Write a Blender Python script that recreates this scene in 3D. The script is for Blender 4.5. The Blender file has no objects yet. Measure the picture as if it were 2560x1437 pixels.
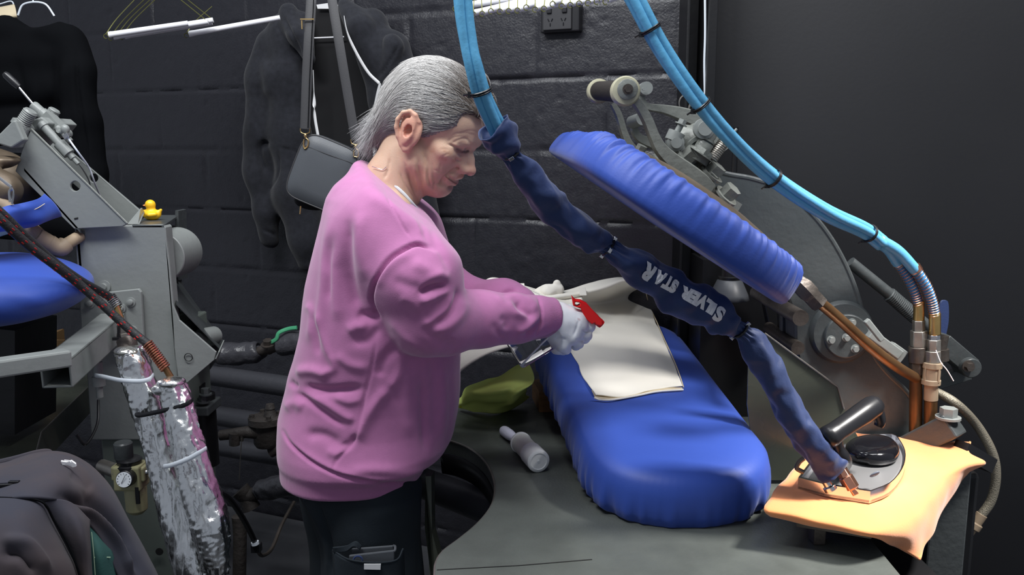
import bpy, math, random
import numpy as np
from mathutils import Vector, Matrix, noise
random.seed(7); rng = np.random.default_rng(7)
sc = bpy.context.scene; C = sc.collection
# ---------------------------------------------------------------- camera
F_PX = 2133.333; PITCH = math.radians(9.14); CAMZ = 1.5
cd = bpy.data.cameras.new('camera'); cd.sensor_width = 36; cd.lens = 30; cd.clip_start = 0.05
cam = bpy.data.objects.new('camera', cd); C.objects.link(cam)
cam.location = (0, 0, CAMZ); cam.rotation_euler = (math.pi/2 - PITCH, 0, 0)
sc.camera = cam
# ---------------------------------------------------------------- light
w = bpy.data.worlds.new('world'); sc.world = w; w.use_nodes = True
w.node_tree.nodes['Background'].inputs[0].default_value = (0.62, 0.68, 0.80, 1)
w.node_tree.nodes['Background'].inputs[1].default_value = 0.38
def area(name, loc, target, sx, sy, power, col=(1, 1, 1)):
    l = bpy.data.lights.new(name, 'AREA'); l.shape = 'RECTANGLE'; l.size = sx; l.size_y = sy; l.energy = power; l.color = col
    o = bpy.data.objects.new(name, l); C.objects.link(o); o.location = loc
    o.rotation_euler = (Vector(target) - Vector(loc)).to_track_quat('-Z', 'Y').to_euler(); return o
area('ceiling_tube_light_left', (-0.9, 0.9, 3.0), (-0.5, 1.9, 1.2), 1.3, 0.25, 42, (0.96, 0.98, 1.0))
area('ceiling_tube_light_back', (-0.2, 1.7, 3.1), (-0.2, 1.75, 0.8), 1.3, 0.2, 16, (0.96, 0.98, 1.0))
area('ceiling_tube_light_right', (0.55, 0.95, 3.0), (0.35, 1.6, 0.9), 1.3, 0.25, 22, (0.97, 0.98, 1.0))
area('added_cloth_light', (1.25, 1.25, 2.2), (0.66, 1.40, 0.9), 0.22, 0.22, 7, (1.0, 0.97, 0.93))  # added light that brightens the orange cloth, no real lamp hangs here
bpy.data.lights['added_cloth_light'].spread = math.radians(60)
sc.view_settings.view_transform = 'Standard'; sc.view_settings.look = 'None'
sc.view_settings.exposure = 0.0; sc.view_settings.gamma = 1.0; sc.view_settings.use_curve_mapping = False

# ---------------------------------------------------------------- pixel helpers
_cp, _sp = math.cos(PITCH), math.sin(PITCH)
def ray(px, py):
    dx = (px-1280)/F_PX; dy = (718.5-py)/F_PX
    return np.array([dx, _cp + dy*_sp, -_sp + dy*_cp])
def P(px, py, Y):
    d = ray(px, py); t = Y/d[1]; return np.array([d[0]*t, Y, CAMZ + d[2]*t])
def PZ(px, py, z):
    d = ray(px, py); t = (z-CAMZ)/d[2]; return np.array([d[0]*t, d[1]*t, z])
def V3(a): return np.array(a, float)
def unit(v): v = np.asarray(v, float); n = np.linalg.norm(v); return v/n if n > 1e-12 else v

# ---------------------------------------------------------------- materials
def mat(name, col, rough=0.5, metal=0.0, bump=0.0, bscale=60, var=0.0, vscale=8, coat=0.0, spec=0.5, attr=False, sheen=0.0,
        sss=0.0, trans=0.0, ior=1.45, stretch=None, alpha=1.0, detail=6, bdist=0.004, rvar=0.0, emit=None, col2=None, voro=False):
    m = bpy.data.materials.new(name); m.use_nodes = True; nt = m.node_tree; b = nt.nodes['Principled BSDF']
    b.inputs['Base Color'].default_value = (*col, 1); b.inputs['Roughness'].default_value = rough; b.inputs['Metallic'].default_value = metal
    b.inputs['Specular IOR Level'].default_value = spec; b.inputs['IOR'].default_value = ior
    if coat: b.inputs['Coat Weight'].default_value = coat; b.inputs['Coat Roughness'].default_value = 0.15
    if sheen: b.inputs['Sheen Weight'].default_value = sheen; b.inputs['Sheen Roughness'].default_value = 0.5
    if sss:
        b.inputs['Subsurface Weight'].default_value = sss; b.inputs['Subsurface Radius'].default_value = (1, .35, .2); b.inputs['Subsurface Scale'].default_value = 0.006
    if trans: b.inputs['Transmission Weight'].default_value = trans
    if alpha < 1: b.inputs['Alpha'].default_value = alpha
    if emit: b.inputs['Emission Color'].default_value = (*emit[0], 1); b.inputs['Emission Strength'].default_value = emit[1]
    tc = nt.nodes.new('ShaderNodeTexCoord'); mp = nt.nodes.new('ShaderNodeMapping'); nt.links.new(tc.outputs['Object'], mp.inputs[0])
    if stretch: mp.inputs['Scale'].default_value = stretch
    base = None
    if attr:
        a = nt.nodes.new('ShaderNodeAttribute'); a.attribute_name = 'Col'; base = a.outputs['Color']
    if var > 0:
        n = nt.nodes.new('ShaderNodeTexNoise'); n.inputs['Scale'].default_value = vscale; n.inputs['Detail'].default_value = detail
        nt.links.new(mp.outputs[0], n.inputs['Vector'])
        mr = nt.nodes.new('ShaderNodeMapRange'); mr.inputs[1].default_value = .3; mr.inputs[2].default_value = .7
        mr.inputs[3].default_value = 1-var; mr.inputs[4].default_value = 1+var; nt.links.new(n.outputs[0], mr.inputs[0])
        mx = nt.nodes.new('ShaderNodeMix'); mx.data_type = 'RGBA'; 
        if col2 is not None:
            mx.inputs[6].default_value = (*col, 1); mx.inputs[7].default_value = (*col2, 1)
            r2 = nt.nodes.new('ShaderNodeMapRange'); r2.inputs[1].default_value = .42; r2.inputs[2].default_value = .62; nt.links.new(n.outputs[0], r2.inputs[0])
            nt.links.new(r2.outputs[0], mx.inputs[0])
        else:
            mx.blend_type = 'MULTIPLY'; mx.inputs[0].default_value = 1
            if base is not None: nt.links.new(base, mx.inputs[6])
            else: mx.inputs[6].default_value = (*col, 1)
            nt.links.new(mr.outputs[0], mx.inputs[7])
        base = mx.outputs[2]
    if base is not None: nt.links.new(base, b.inputs['Base Color'])
    if rvar > 0:
        n = nt.nodes.new('ShaderNodeTexNoise'); n.inputs['Scale'].default_value = vscale*2.3; nt.links.new(mp.outputs[0], n.inputs['Vector'])
        mr = nt.nodes.new('ShaderNodeMapRange'); mr.inputs[1].default_value = .3; mr.inputs[2].default_value = .7
        mr.inputs[3].default_value = max(.03, rough-rvar); mr.inputs[4].default_value = min(1, rough+rvar); nt.links.new(n.outputs[0], mr.inputs[0]); nt.links.new(mr.outputs[0], b.inputs['Roughness'])
    if bump > 0:
        if voro:
            n = nt.nodes.new('ShaderNodeTexVoronoi'); n.feature = 'F1'
        else:
            n = nt.nodes.new('ShaderNodeTexNoise'); n.inputs['Detail'].default_value = 5
        n.inputs['Scale'].default_value = bscale
        nt.links.new(mp.outputs[0], n.inputs['Vector']); bp = nt.nodes.new('ShaderNodeBump')
        bp.inputs['Strength'].default_value = bump; bp.inputs['Distance'].default_value = bdist
        nt.links.new(n.outputs[0], bp.inputs['Height']); nt.links.new(bp.outputs[0], b.inputs['Normal'])
    return m
def S(r, g, b):  # sRGB 0-255 to linear
    f = lambda c: (c/255/12.92) if c/255 <= 0.04045 else ((c/255+0.055)/1.055)**2.4
    return (f(r), f(g), f(b))
M = {}
M['block'] = mat('black_painted_block', (.019, .019, .024), .38, bump=.5, bscale=170, rvar=.08, vscale=30, bdist=.0022, spec=.5)
M['smooth_wall'] = mat('dark_smooth_wall', (.018, .018, .020), .5, bump=.05, bscale=90, var=.08, vscale=3)
M['floor'] = mat('dark_concrete', (.05, .052, .058), .6, bump=.3, bscale=40, var=.25, vscale=5)
M['black'] = mat('black_paint', (.008, .008, .009), .4, bump=.1, bscale=60)
M['blackplastic'] = mat('black_plastic', (.012, .012, .014), .32)
M['grey'] = mat('grey_machine_paint', S(128, 132, 130), .38, bump=.12, bscale=70, var=.08, vscale=7, rvar=.08)
M['grey_cast'] = mat('grey_cast_paint', S(118, 121, 116), .36, bump=.5, bscale=85, var=.14, vscale=12, bdist=.003, rvar=.1)
M['grey_dark'] = mat('dark_grey_cast_paint', S(68, 72, 73), .38, bump=.35, bscale=70, var=.12, vscale=9, bdist=.003, rvar=.08)
M['olive'] = mat('olive_grey_sheet', S(78, 82, 72), .3, metal=.2, var=.18, vscale=5, rvar=.1)
M['table'] = mat('grey_worktop_vinyl', S(80, 84, 80), .42, bump=.35, bscale=210, var=.12, vscale=14, bdist=.0015, rvar=.06)
M['blue'] = mat('royal_blue_cover', (.022, .066, .36), .52, bump=.15, bscale=300, bdist=.001, sheen=.12, spec=.5)
M['navy'] = mat('navy_sleeve', (.010, .028, .108), .6, bump=.2, bscale=180, bdist=.002, sheen=.2)
M['hose'] = mat('sky_blue_hose', (.11, .38, .62), .42, bump=.3, bscale=60, stretch=(1, 1, 1))
M['hose_in'] = mat('blue_hose_dark', (.05, .20, .42), .45)
M['copper'] = mat('copper', (.80, .38, .25), .3, metal=1)
M['brass'] = mat('brass', (.62, .42, .16), .32, metal=1, var=.25, vscale=20)
M['bronze'] = mat('tarnished_brass', (.15, .08, .035), .42, metal=.75, var=.35, vscale=14)
M['steel'] = mat('bright_steel', (.62, .62, .63), .22, metal=1, var=.08, vscale=30)
M['dullsteel'] = mat('dull_steel', (.33, .31, .28), .4, metal=.85, var=.2, vscale=30, bump=.2, bscale=90)
M['darksteel'] = mat('dark_steel', (.10, .085, .075), .45, metal=.7, var=.25, vscale=20, bump=.3, bscale=80)
M['foil'] = mat('foil', (.80, .81, .80), .24, metal=1, bump=.8, bscale=30, bdist=.007, detail=8, rvar=.08, vscale=20, stretch=(1, 1, .35))
M['foil2'] = mat('foil_dull', (.62, .62, .57), .28, metal=.9, bump=.7, bscale=90, bdist=.005)
M['pants'] = mat('cream_canvas', S(226, 222, 212), .85, bump=.2, bscale=350, bdist=.001, var=.03, vscale=6)
M['hem_in'] = mat('cream_canvas_inside', S(205, 190, 160), .85)
M['orange'] = mat('orange_cloth', S(238, 150, 92), .9, bump=.3, bscale=300, bdist=.001, sheen=.3, var=.05, vscale=9)
M['hivis'] = mat('hivis_yellow', S(224, 240, 132), .85, bump=.1, bscale=120, spec=.2)
M['hivis2'] = mat('hivis_lemon', S(220, 222, 30), .75)
M['hivis3'] = mat('pale_green_cloth', S(190, 215, 180), .75)
M['white'] = mat('white_card_tube', S(232, 232, 236), .55)
M['whiteplastic'] = mat('white_plastic', S(225, 227, 226), .32, sss=.0)
M['rollerpaper'] = mat('roller_paper', S(216, 217, 208), .6, bump=.15, bscale=80)
M['tie'] = mat('clear_white_tie', S(215, 222, 230), .35)
M['wire'] = mat('olive_wire', (.16, .16, .05), .4, metal=.7)
M['brownwood'] = mat('brown_wood', S(128, 92, 58), .6, var=.2, vscale=10, stretch=(1, 1, 8))
M['card'] = mat('cardboard', S(140, 108, 70), .8, var=.06, vscale=10)
M['red'] = mat('red_plastic', (.74, .010, .010), .28)
M['yellow'] = mat('yellow_rubber', (.95, .55, .02), .35)
M['shirt'] = mat('black_shirt', (.0022, .0026, .0036), .9, bump=.2, bscale=200, bdist=.002, spec=.12)
M['hoodie'] = mat('charcoal_fleece', (.017, .018, .023), .92, bump=.3, bscale=240, bdist=.002, sheen=.12, spec=.2, var=.22, vscale=60, attr=False)
M['hoodie_in'] = mat('black_lining', (.006, .006, .007), .9)
M['bag'] = mat('grey_leatherette', (.075, .082, .092), .42, bump=.25, bscale=420, bdist=.0008)
M['strap'] = mat('dark_leather_strap', (.045, .045, .048), .5, bump=.2, bscale=260, bdist=.001)
M['gold'] = mat('gold_hardware', (.85, .58, .25), .25, metal=1)
M['zip'] = mat('white_zip', S(215, 215, 215), .55)
M['tan'] = mat('tan_pipe_lagging', S(150, 132, 110), .6, bump=.2, bscale=40, var=.12, vscale=10)
M['browncast'] = mat('brown_heat_stained_cast', S(92, 80, 66), .45, metal=.3, var=.4, vscale=9, bump=.3, bscale=30)
M['blackpipe'] = mat('black_wrapped_pipe', (.045, .045, .052), .3, bump=.7, bscale=35, bdist=.008)
M['pipe'] = mat('dark_painted_pipe', (.04, .041, .048), .42, bump=.35, bscale=60)
M['trap'] = mat('rusty_dark_casting', (.035, .03, .027), .6, bump=.5, bscale=90, var=.3, vscale=25)
M['jacket'] = mat('faded_brown_navy_cloth', (.036, .037, .050), .9, bump=.12, bscale=260, bdist=.001, sheen=.05, var=.5, vscale=4, col2=(.060, .046, .047), spec=.2)
M['green_shirt'] = mat('bottle_green_drill', (.025, .085, .075), .8, bump=.3, bscale=300, bdist=.001)
M['greenlever'] = mat('green_lever', (.06, .32, .16), .45)
M['cream'] = mat('cream_regulator', S(150, 147, 112), .5)
M['gaugeface'] = mat('gauge_face', S(225, 230, 235), .4)
M['skin'] = mat('skin', (.6, .4, .3), .48, attr=True, bump=.35, bscale=420, bdist=.0009, sss=.18, spec=.4)
M['hair'] = mat('hair', (.4, .38, .36), .42, attr=True, spec=.5)
M['pink'] = mat('pink_fleece', (.43, .135, .32), .85, attr=True, bump=.22, bscale=420, bdist=.001, sheen=.35, var=.035, vscale=60, spec=.25)
M['tee'] = mat('pale_grey_tee', S(205, 212, 215), .85)
M['trouser'] = mat('navy_work_trousers', (.010, .016, .022), .85, bump=.3, bscale=300, bdist=.001, var=.15, vscale=12)
M['glove'] = mat('white_cotton_glove', S(222, 224, 228), .85, attr=True, bump=.3, bscale=500, bdist=.0007, sheen=.2)
M['clear'] = mat('clear_plastic', (.98, .98, 1), .02, trans=1, ior=1.13, coat=.4)
M['liquid'] = mat('clear_liquid', (.94, .95, .99), .02, trans=1, ior=1.16)
M['shoe'] = mat('black_shoe', (.01, .01, .01), .5)
M['rope'] = mat('black_braided_hose', (.02, .021, .023), .6, bump=.6, bscale=300, bdist=.002)
M['redfleck'] = mat('red_fleck', (.5, .02, .02), .6)
M['lampshade'] = mat('grey_lamp_shade', (.07, .075, .085), .4)
M['blackglass'] = mat('glossy_black', (.006, .006, .008), .12)
M['braid'] = mat('steel_braid_hose', (.30, .27, .21), .42, metal=.5, bump=.8, bscale=420, bdist=.002)
M['logo'] = mat('white_print', S(225, 225, 228), .6)
M['darkline'] = mat('dark_line', (.01, .01, .01), .7)

# ---------------------------------------------------------------- object creation
def tag(o, label=None, cat=None, group=None, kind=None):
    if label: o['label'] = label
    if cat: o['category'] = cat
    if group: o['group'] = group
    if kind: o['kind'] = kind
    return o
def thing(name, label, cat, loc=(0, 0, 0), group=None):
    o = bpy.data.objects.new(name, None); C.objects.link(o); o.location = tuple(float(v) for v in loc); o.empty_display_size = .05
    return tag(o, label, cat, group)
def worldloc(o):
    v = np.zeros(3)
    while o is not None: v += np.array(o.location); o = o.parent
    return v
def mk(name, geo, m, parent=None, smooth=35, bevel=0, solid=0, sub=0, colors=None, label=None, origin=None, mats=None, fmat=None, soff=0):
    if isinstance(geo, MB): v, f = geo.v, geo.f
    else: v, f = geo
    v = np.asarray(v, float)
    if parent is not None: org = worldloc(parent); loc = (0, 0, 0)
    else:
        org = np.array([(v[:, 0].min()+v[:, 0].max())/2, (v[:, 1].min()+v[:, 1].max())/2, v[:, 2].min()]) if origin is None else np.array(origin, float)
        loc = tuple(float(a) for a in org)
    me = bpy.data.meshes.new(name)
    vv = v - org
    if isinstance(f, np.ndarray):
        k = f.shape[1]; me.vertices.add(len(vv)); me.vertices.foreach_set('co', vv.astype(np.float32).ravel())
        me.loops.add(f.size); me.loops.foreach_set('vertex_index', f.astype(np.int32).ravel())
        me.polygons.add(len(f)); me.polygons.foreach_set('loop_start', np.arange(0, f.size, k, dtype=np.int32))
        me.update(calc_edges=True)
    else:
        me.from_pydata([tuple(a) for a in vv], [], [tuple(a) for a in f]); me.update()
    me.validate()
    me.materials.append(m)
    for x in (mats or []): me.materials.append(x)
    if fmat is not None: me.polygons.foreach_set('material_index', np.asarray(fmat, dtype=np.int32))
    if smooth:
        me.polygons.foreach_set('use_smooth', np.ones(len(me.polygons), dtype=bool))
        if smooth < 180: me.set_sharp_from_angle(angle=math.radians(smooth))
    if colors is not None:
        ca = me.color_attributes.new('Col', 'FLOAT_COLOR', 'POINT')
        cc = np.ones((len(vv), 4), np.float32); cc[:, :3] = colors; ca.data.foreach_set('color', cc.ravel())
    o = bpy.data.objects.new(name, me); C.objects.link(o); o.location = loc
    if parent is not None: o.parent = parent
    if bevel:
        md = o.modifiers.new('bevel', 'BEVEL'); md.width = bevel; md.segments = 2; md.limit_method = 'ANGLE'; md.angle_limit = math.radians(40)
    if solid:
        md = o.modifiers.new('solid', 'SOLIDIFY'); md.thickness = solid; md.offset = soff
    if sub:
        md = o.modifiers.new('sub', 'SUBSURF'); md.levels = sub; md.render_levels = sub
    if label: o['label'] = label
    return o
def one(name, geo, m, label, cat, group=None, kind=None, **k):
    return tag(mk(name, geo, m, None, **k), label, cat, group, kind)

def catmull(pts, n):
    pts = np.asarray(pts, float); m = len(pts)
    if m == 2: return pts[0] + (pts[1]-pts[0])*np.linspace(0, 1, n)[:, None] if pts.ndim == 2 else np.stack([pts[0]+(pts[1]-pts[0])*t for t in np.linspace(0, 1, n)])
    ext = np.concatenate([[2*pts[0]-pts[1]], pts, [2*pts[-1]-pts[-2]]])
    out = []
    for t in np.linspace(0, m-1, n):
        i = min(int(t), m-2); u = t-i; a, b, c, d = ext[i], ext[i+1], ext[i+2], ext[i+3]
        out.append(.5*((2*b)+(-a+c)*u+(2*a-5*b+4*c-d)*u*u+(-a+3*b-3*c+d)*u**3))
    return np.array(out)
def frames(pts):
    pts = np.asarray(pts, float); T = np.gradient(pts, axis=0); T /= np.linalg.norm(T, axis=1)[:, None]+1e-12
    a = np.array([0, 0, 1.]) if abs(T[0][2]) < .8 else np.array([0, 1., 0])
    N = unit(a - T[0]*a.dot(T[0])); Ns = [N]
    for i in range(1, len(pts)):
        N = unit(Ns[-1]-T[i]*Ns[-1].dot(T[i])); Ns.append(N)
    Ns = np.array(Ns); return T, Ns, np.cross(T, Ns)
def axes_of(d, up=(0, 0, 1)):
    z = unit(d); a = np.array(up, float)
    if abs(z.dot(unit(a))) > .98: a = np.array([1., 0, 0])
    x = unit(np.cross(a, z)); y = np.cross(z, x); return np.array([x, y, z])

class MB:
    def __init__(s): s.v = []; s.f = []
    def add(s, v, f):
        o = len(s.v); s.v.extend([tuple(a) for a in v]); s.f.extend([tuple(int(i)+o for i in q) for q in f]); return s
    def tube(s, pts, r, n=12, cap=True, smooth=0, flat=1.0, up=None):
        pts = np.asarray(pts, float)
        r = np.asarray(r, float) if np.ndim(r) else np.full(len(pts), float(r))
        if smooth:
            r = np.interp(np.linspace(0, 1, smooth), np.linspace(0, 1, len(r)), r); pts = catmull(pts, smooth)
        T, N, B = frames(pts)
        if up is not None:
            u = np.array(up, float); N = np.array([unit(u - t*u.dot(t)) for t in T]); B = np.cross(T, N)
        a = np.linspace(0, 2*np.pi, n, endpoint=False); v = []; f = []
        for i in range(len(pts)):
            v += list(pts[i] + r[i]*(np.cos(a)[:, None]*N[i] + flat*np.sin(a)[:, None]*B[i]))
        for i in range(len(pts)-1):
            for j in range(n):
                k = (j+1) % n; f.append((i*n+j, i*n+k, (i+1)*n+k, (i+1)*n+j))
        if cap:
            f.append(tuple(range(n))[::-1]); f.append(tuple((len(pts)-1)*n+j for j in range(n)))
        return s.add(v, f)
    def cyl(s, a, b, r, n=20, r2=None): return s.tube([a, b], [r, r if r2 is None else r2], n)
    def lathe(s, p, axis, prof, n=28, cap=True):
        A = axes_of(axis); v = []; f = []; p = np.asarray(p, float)
        ang = np.linspace(0, 2*np.pi, n, endpoint=False)
        for t, r in prof: v += list(p + A[2]*t + r*(np.cos(ang)[:, None]*A[0]+np.sin(ang)[:, None]*A[1]))
        for i in range(len(prof)-1):
            for j in range(n):
                k = (j+1) % n; f.append((i*n+j, i*n+k, (i+1)*n+k, (i+1)*n+j))
        if cap: f.append(tuple(range(n))[::-1]); f.append(tuple((len(prof)-1)*n+j for j in range(n)))
        return s.add(v, f)
    def box(s, c, size, A=None):
        A = np.eye(3) if A is None else np.asarray(A); c = np.asarray(c, float); h = np.asarray(size, float)/2; v = []
        for x in (-1, 1):
            for y in (-1, 1):
                for z in (-1, 1): v.append(c + A[0]*x*h[0] + A[1]*y*h[1] + A[2]*z*h[2])
        return s.add(v, [(0, 1, 3, 2), (4, 6, 7, 5), (0, 4, 5, 1), (2, 3, 7, 6), (0, 2, 6, 4), (1, 5, 7, 3)])
    def bar(s, a, b, w, h, up=(0, 0, 1)):
        a = np.asarray(a, float); b = np.asarray(b, float); A = axes_of(b-a, up)
        return s.box((a+b)/2, (w, h, np.linalg.norm(b-a)), A)
    def prism(s, pts, vec):
        pts = np.asarray(pts, float); n = len(pts); vec = np.asarray(vec, float)
        return s.add(list(pts)+list(pts+vec), [tuple(range(n))[::-1], tuple(range(n, 2*n))]+[(i, (i+1) % n, n+(i+1) % n, n+i) for i in range(n)])
    def hexbolt(s, p, axis, r, h, washer=True):
        A = axes_of(axis); p = np.asarray(p, float)
        if washer: s.lathe(p, axis, [(0, r*1.45), (h*.2, r*1.45)], 20)
        ang = np.arange(6)*np.pi/3; s.prism([p+A[2]*h*.2 + r*(math.cos(t)*A[0]+math.sin(t)*A[1]) for t in ang], A[2]*h*.8)
        return s
    def ell(s, c, rad, A=None, nu=20, nv=12):
        A = np.eye(3) if A is None else np.asarray(A); c = np.asarray(c, float); v = [c + A[2]*rad[2]]; f = []
        for i in range(1, nv):
            th = np.pi*i/nv
            for j in range(nu):
                ph = 2*np.pi*j/nu; v.append(c + A[0]*rad[0]*math.sin(th)*math.cos(ph)+A[1]*rad[1]*math.sin(th)*math.sin(ph)+A[2]*rad[2]*math.cos(th))
        v.append(c - A[2]*rad[2]); L = len(v)-1
        for j in range(nu): f.append((0, 1+j, 1+(j+1) % nu)); f.append((L, 1+(nv-2)*nu+(j+1) % nu, 1+(nv-2)*nu+j))
        for i in range(nv-2):
            for j in range(nu): f.append((1+i*nu+j, 1+(i+1)*nu+j, 1+(i+1)*nu+(j+1) % nu, 1+i*nu+(j+1) % nu))
        return s.add(v, f)
    def coil(s, a, b, R, r, turns, n=6):
        a = np.asarray(a, float); b = np.asarray(b, float); A = axes_of(b-a); L = np.linalg.norm(b-a); k = int(turns*10)
        t = np.linspace(0, 1, k); pts = a + np.outer(t*L, A[2]) + R*(np.cos(t*turns*2*np.pi)[:, None]*A[0]+np.sin(t*turns*2*np.pi)[:, None]*A[1])
        return s.tube(pts, r, n)
def pp(lst, Y=None):
    out = []
    for q in lst: out.append(P(q[0], q[1], q[2] if len(q) > 2 else Y))
    return np.array(out)
def slab(lst, Y, th): return MB().prism(pp([(a, b) for a, b in lst], Y), (0, th, 0))
def strip(mb, path, Y, th):
    """flat casting bar: path of (px,py,width_px) at depth Y, th thick"""
    a = catmull(np.array(path, float), len(path)*5); c = a[:, :2]; T = np.gradient(c, axis=0); T /= np.linalg.norm(T, axis=1)[:, None]
    N = np.c_[-T[:, 1], T[:, 0]]; Lf = c + N*a[:, 2:3]/2; R = c - N*a[:, 2:3]/2
    n = len(c); v = []
    for yy, sh in ((Y, .82), (Y+th*.25, 1.), (Y+th*.75, 1.), (Y+th, .82)):
        for i in range(n):
            m_ = (Lf[i]+R[i])/2
            for q in (Lf[i], R[i]): p = P(*(m_+(q-m_)*sh), Y); v.append((p[0], yy, p[2]))
    f = []; k = 2*n
    for i in range(n-1):
        f.append((2*i, 2*i+1, 2*i+3, 2*i+2)); o = 3*k; f.append((o+2*i, o+2*i+2, o+2*i+3, o+2*i+1))
    for l in range(3):
        for i in range(n-1):
            o = l*k; f.append((o+2*i, o+2*i+2, o+k+2*i+2, o+k+2*i)); f.append((o+2*i+1, o+k+2*i+1, o+k+2*i+3, o+2*i+3))
        o = l*k; f.append((o, o+k, o+k+1, o+1)); e = 2*(n-1); f.append((o+e, o+e+1, o+k+e+1, o+k+e))
    return mb.add(v, f)
def grid_faces(nu, nv, wrap=False):
    f = []
    for i in range(nu-1):
        for j in range(nv if wrap else nv-1): f.append((i*nv+j, i*nv+(j+1) % nv, (i+1)*nv+(j+1) % nv, (i+1)*nv+j))
    return f
def nz(v, s, amp, seed=0):
    """smooth noise displacement vectors for array of points"""
    out = np.zeros((len(v), 3))
    for i, p in enumerate(v):
        q = noise.noise_vector(Vector((p[0]*s+seed, p[1]*s, p[2]*s))); out[i] = q
    return out*amp
def patch(ctrl, nu=30, nv=30, wr=0.0, ws=12, seed=0, zfun=None):
    """cloth from rows of control points; each (px,py,Y) or a 3-vector given as np.array"""
    g = np.array([[np.asarray(c) if isinstance(c, np.ndarray) else P(*c) for c in row] for row in ctrl])
    a = catmull(g, nu); b = np.array([catmull(a[i], nv) for i in range(nu)]); v = b.reshape(-1, 3)
    if wr: v = v + nz(v, ws, wr, seed)
    return v, grid_faces(nu, nv)
def join(*gs):
    mb = MB()
    for g in gs:
        if isinstance(g, MB): mb.add(g.v, g.f)
        else: mb.add(g[0], g[1])
    return mb

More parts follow.
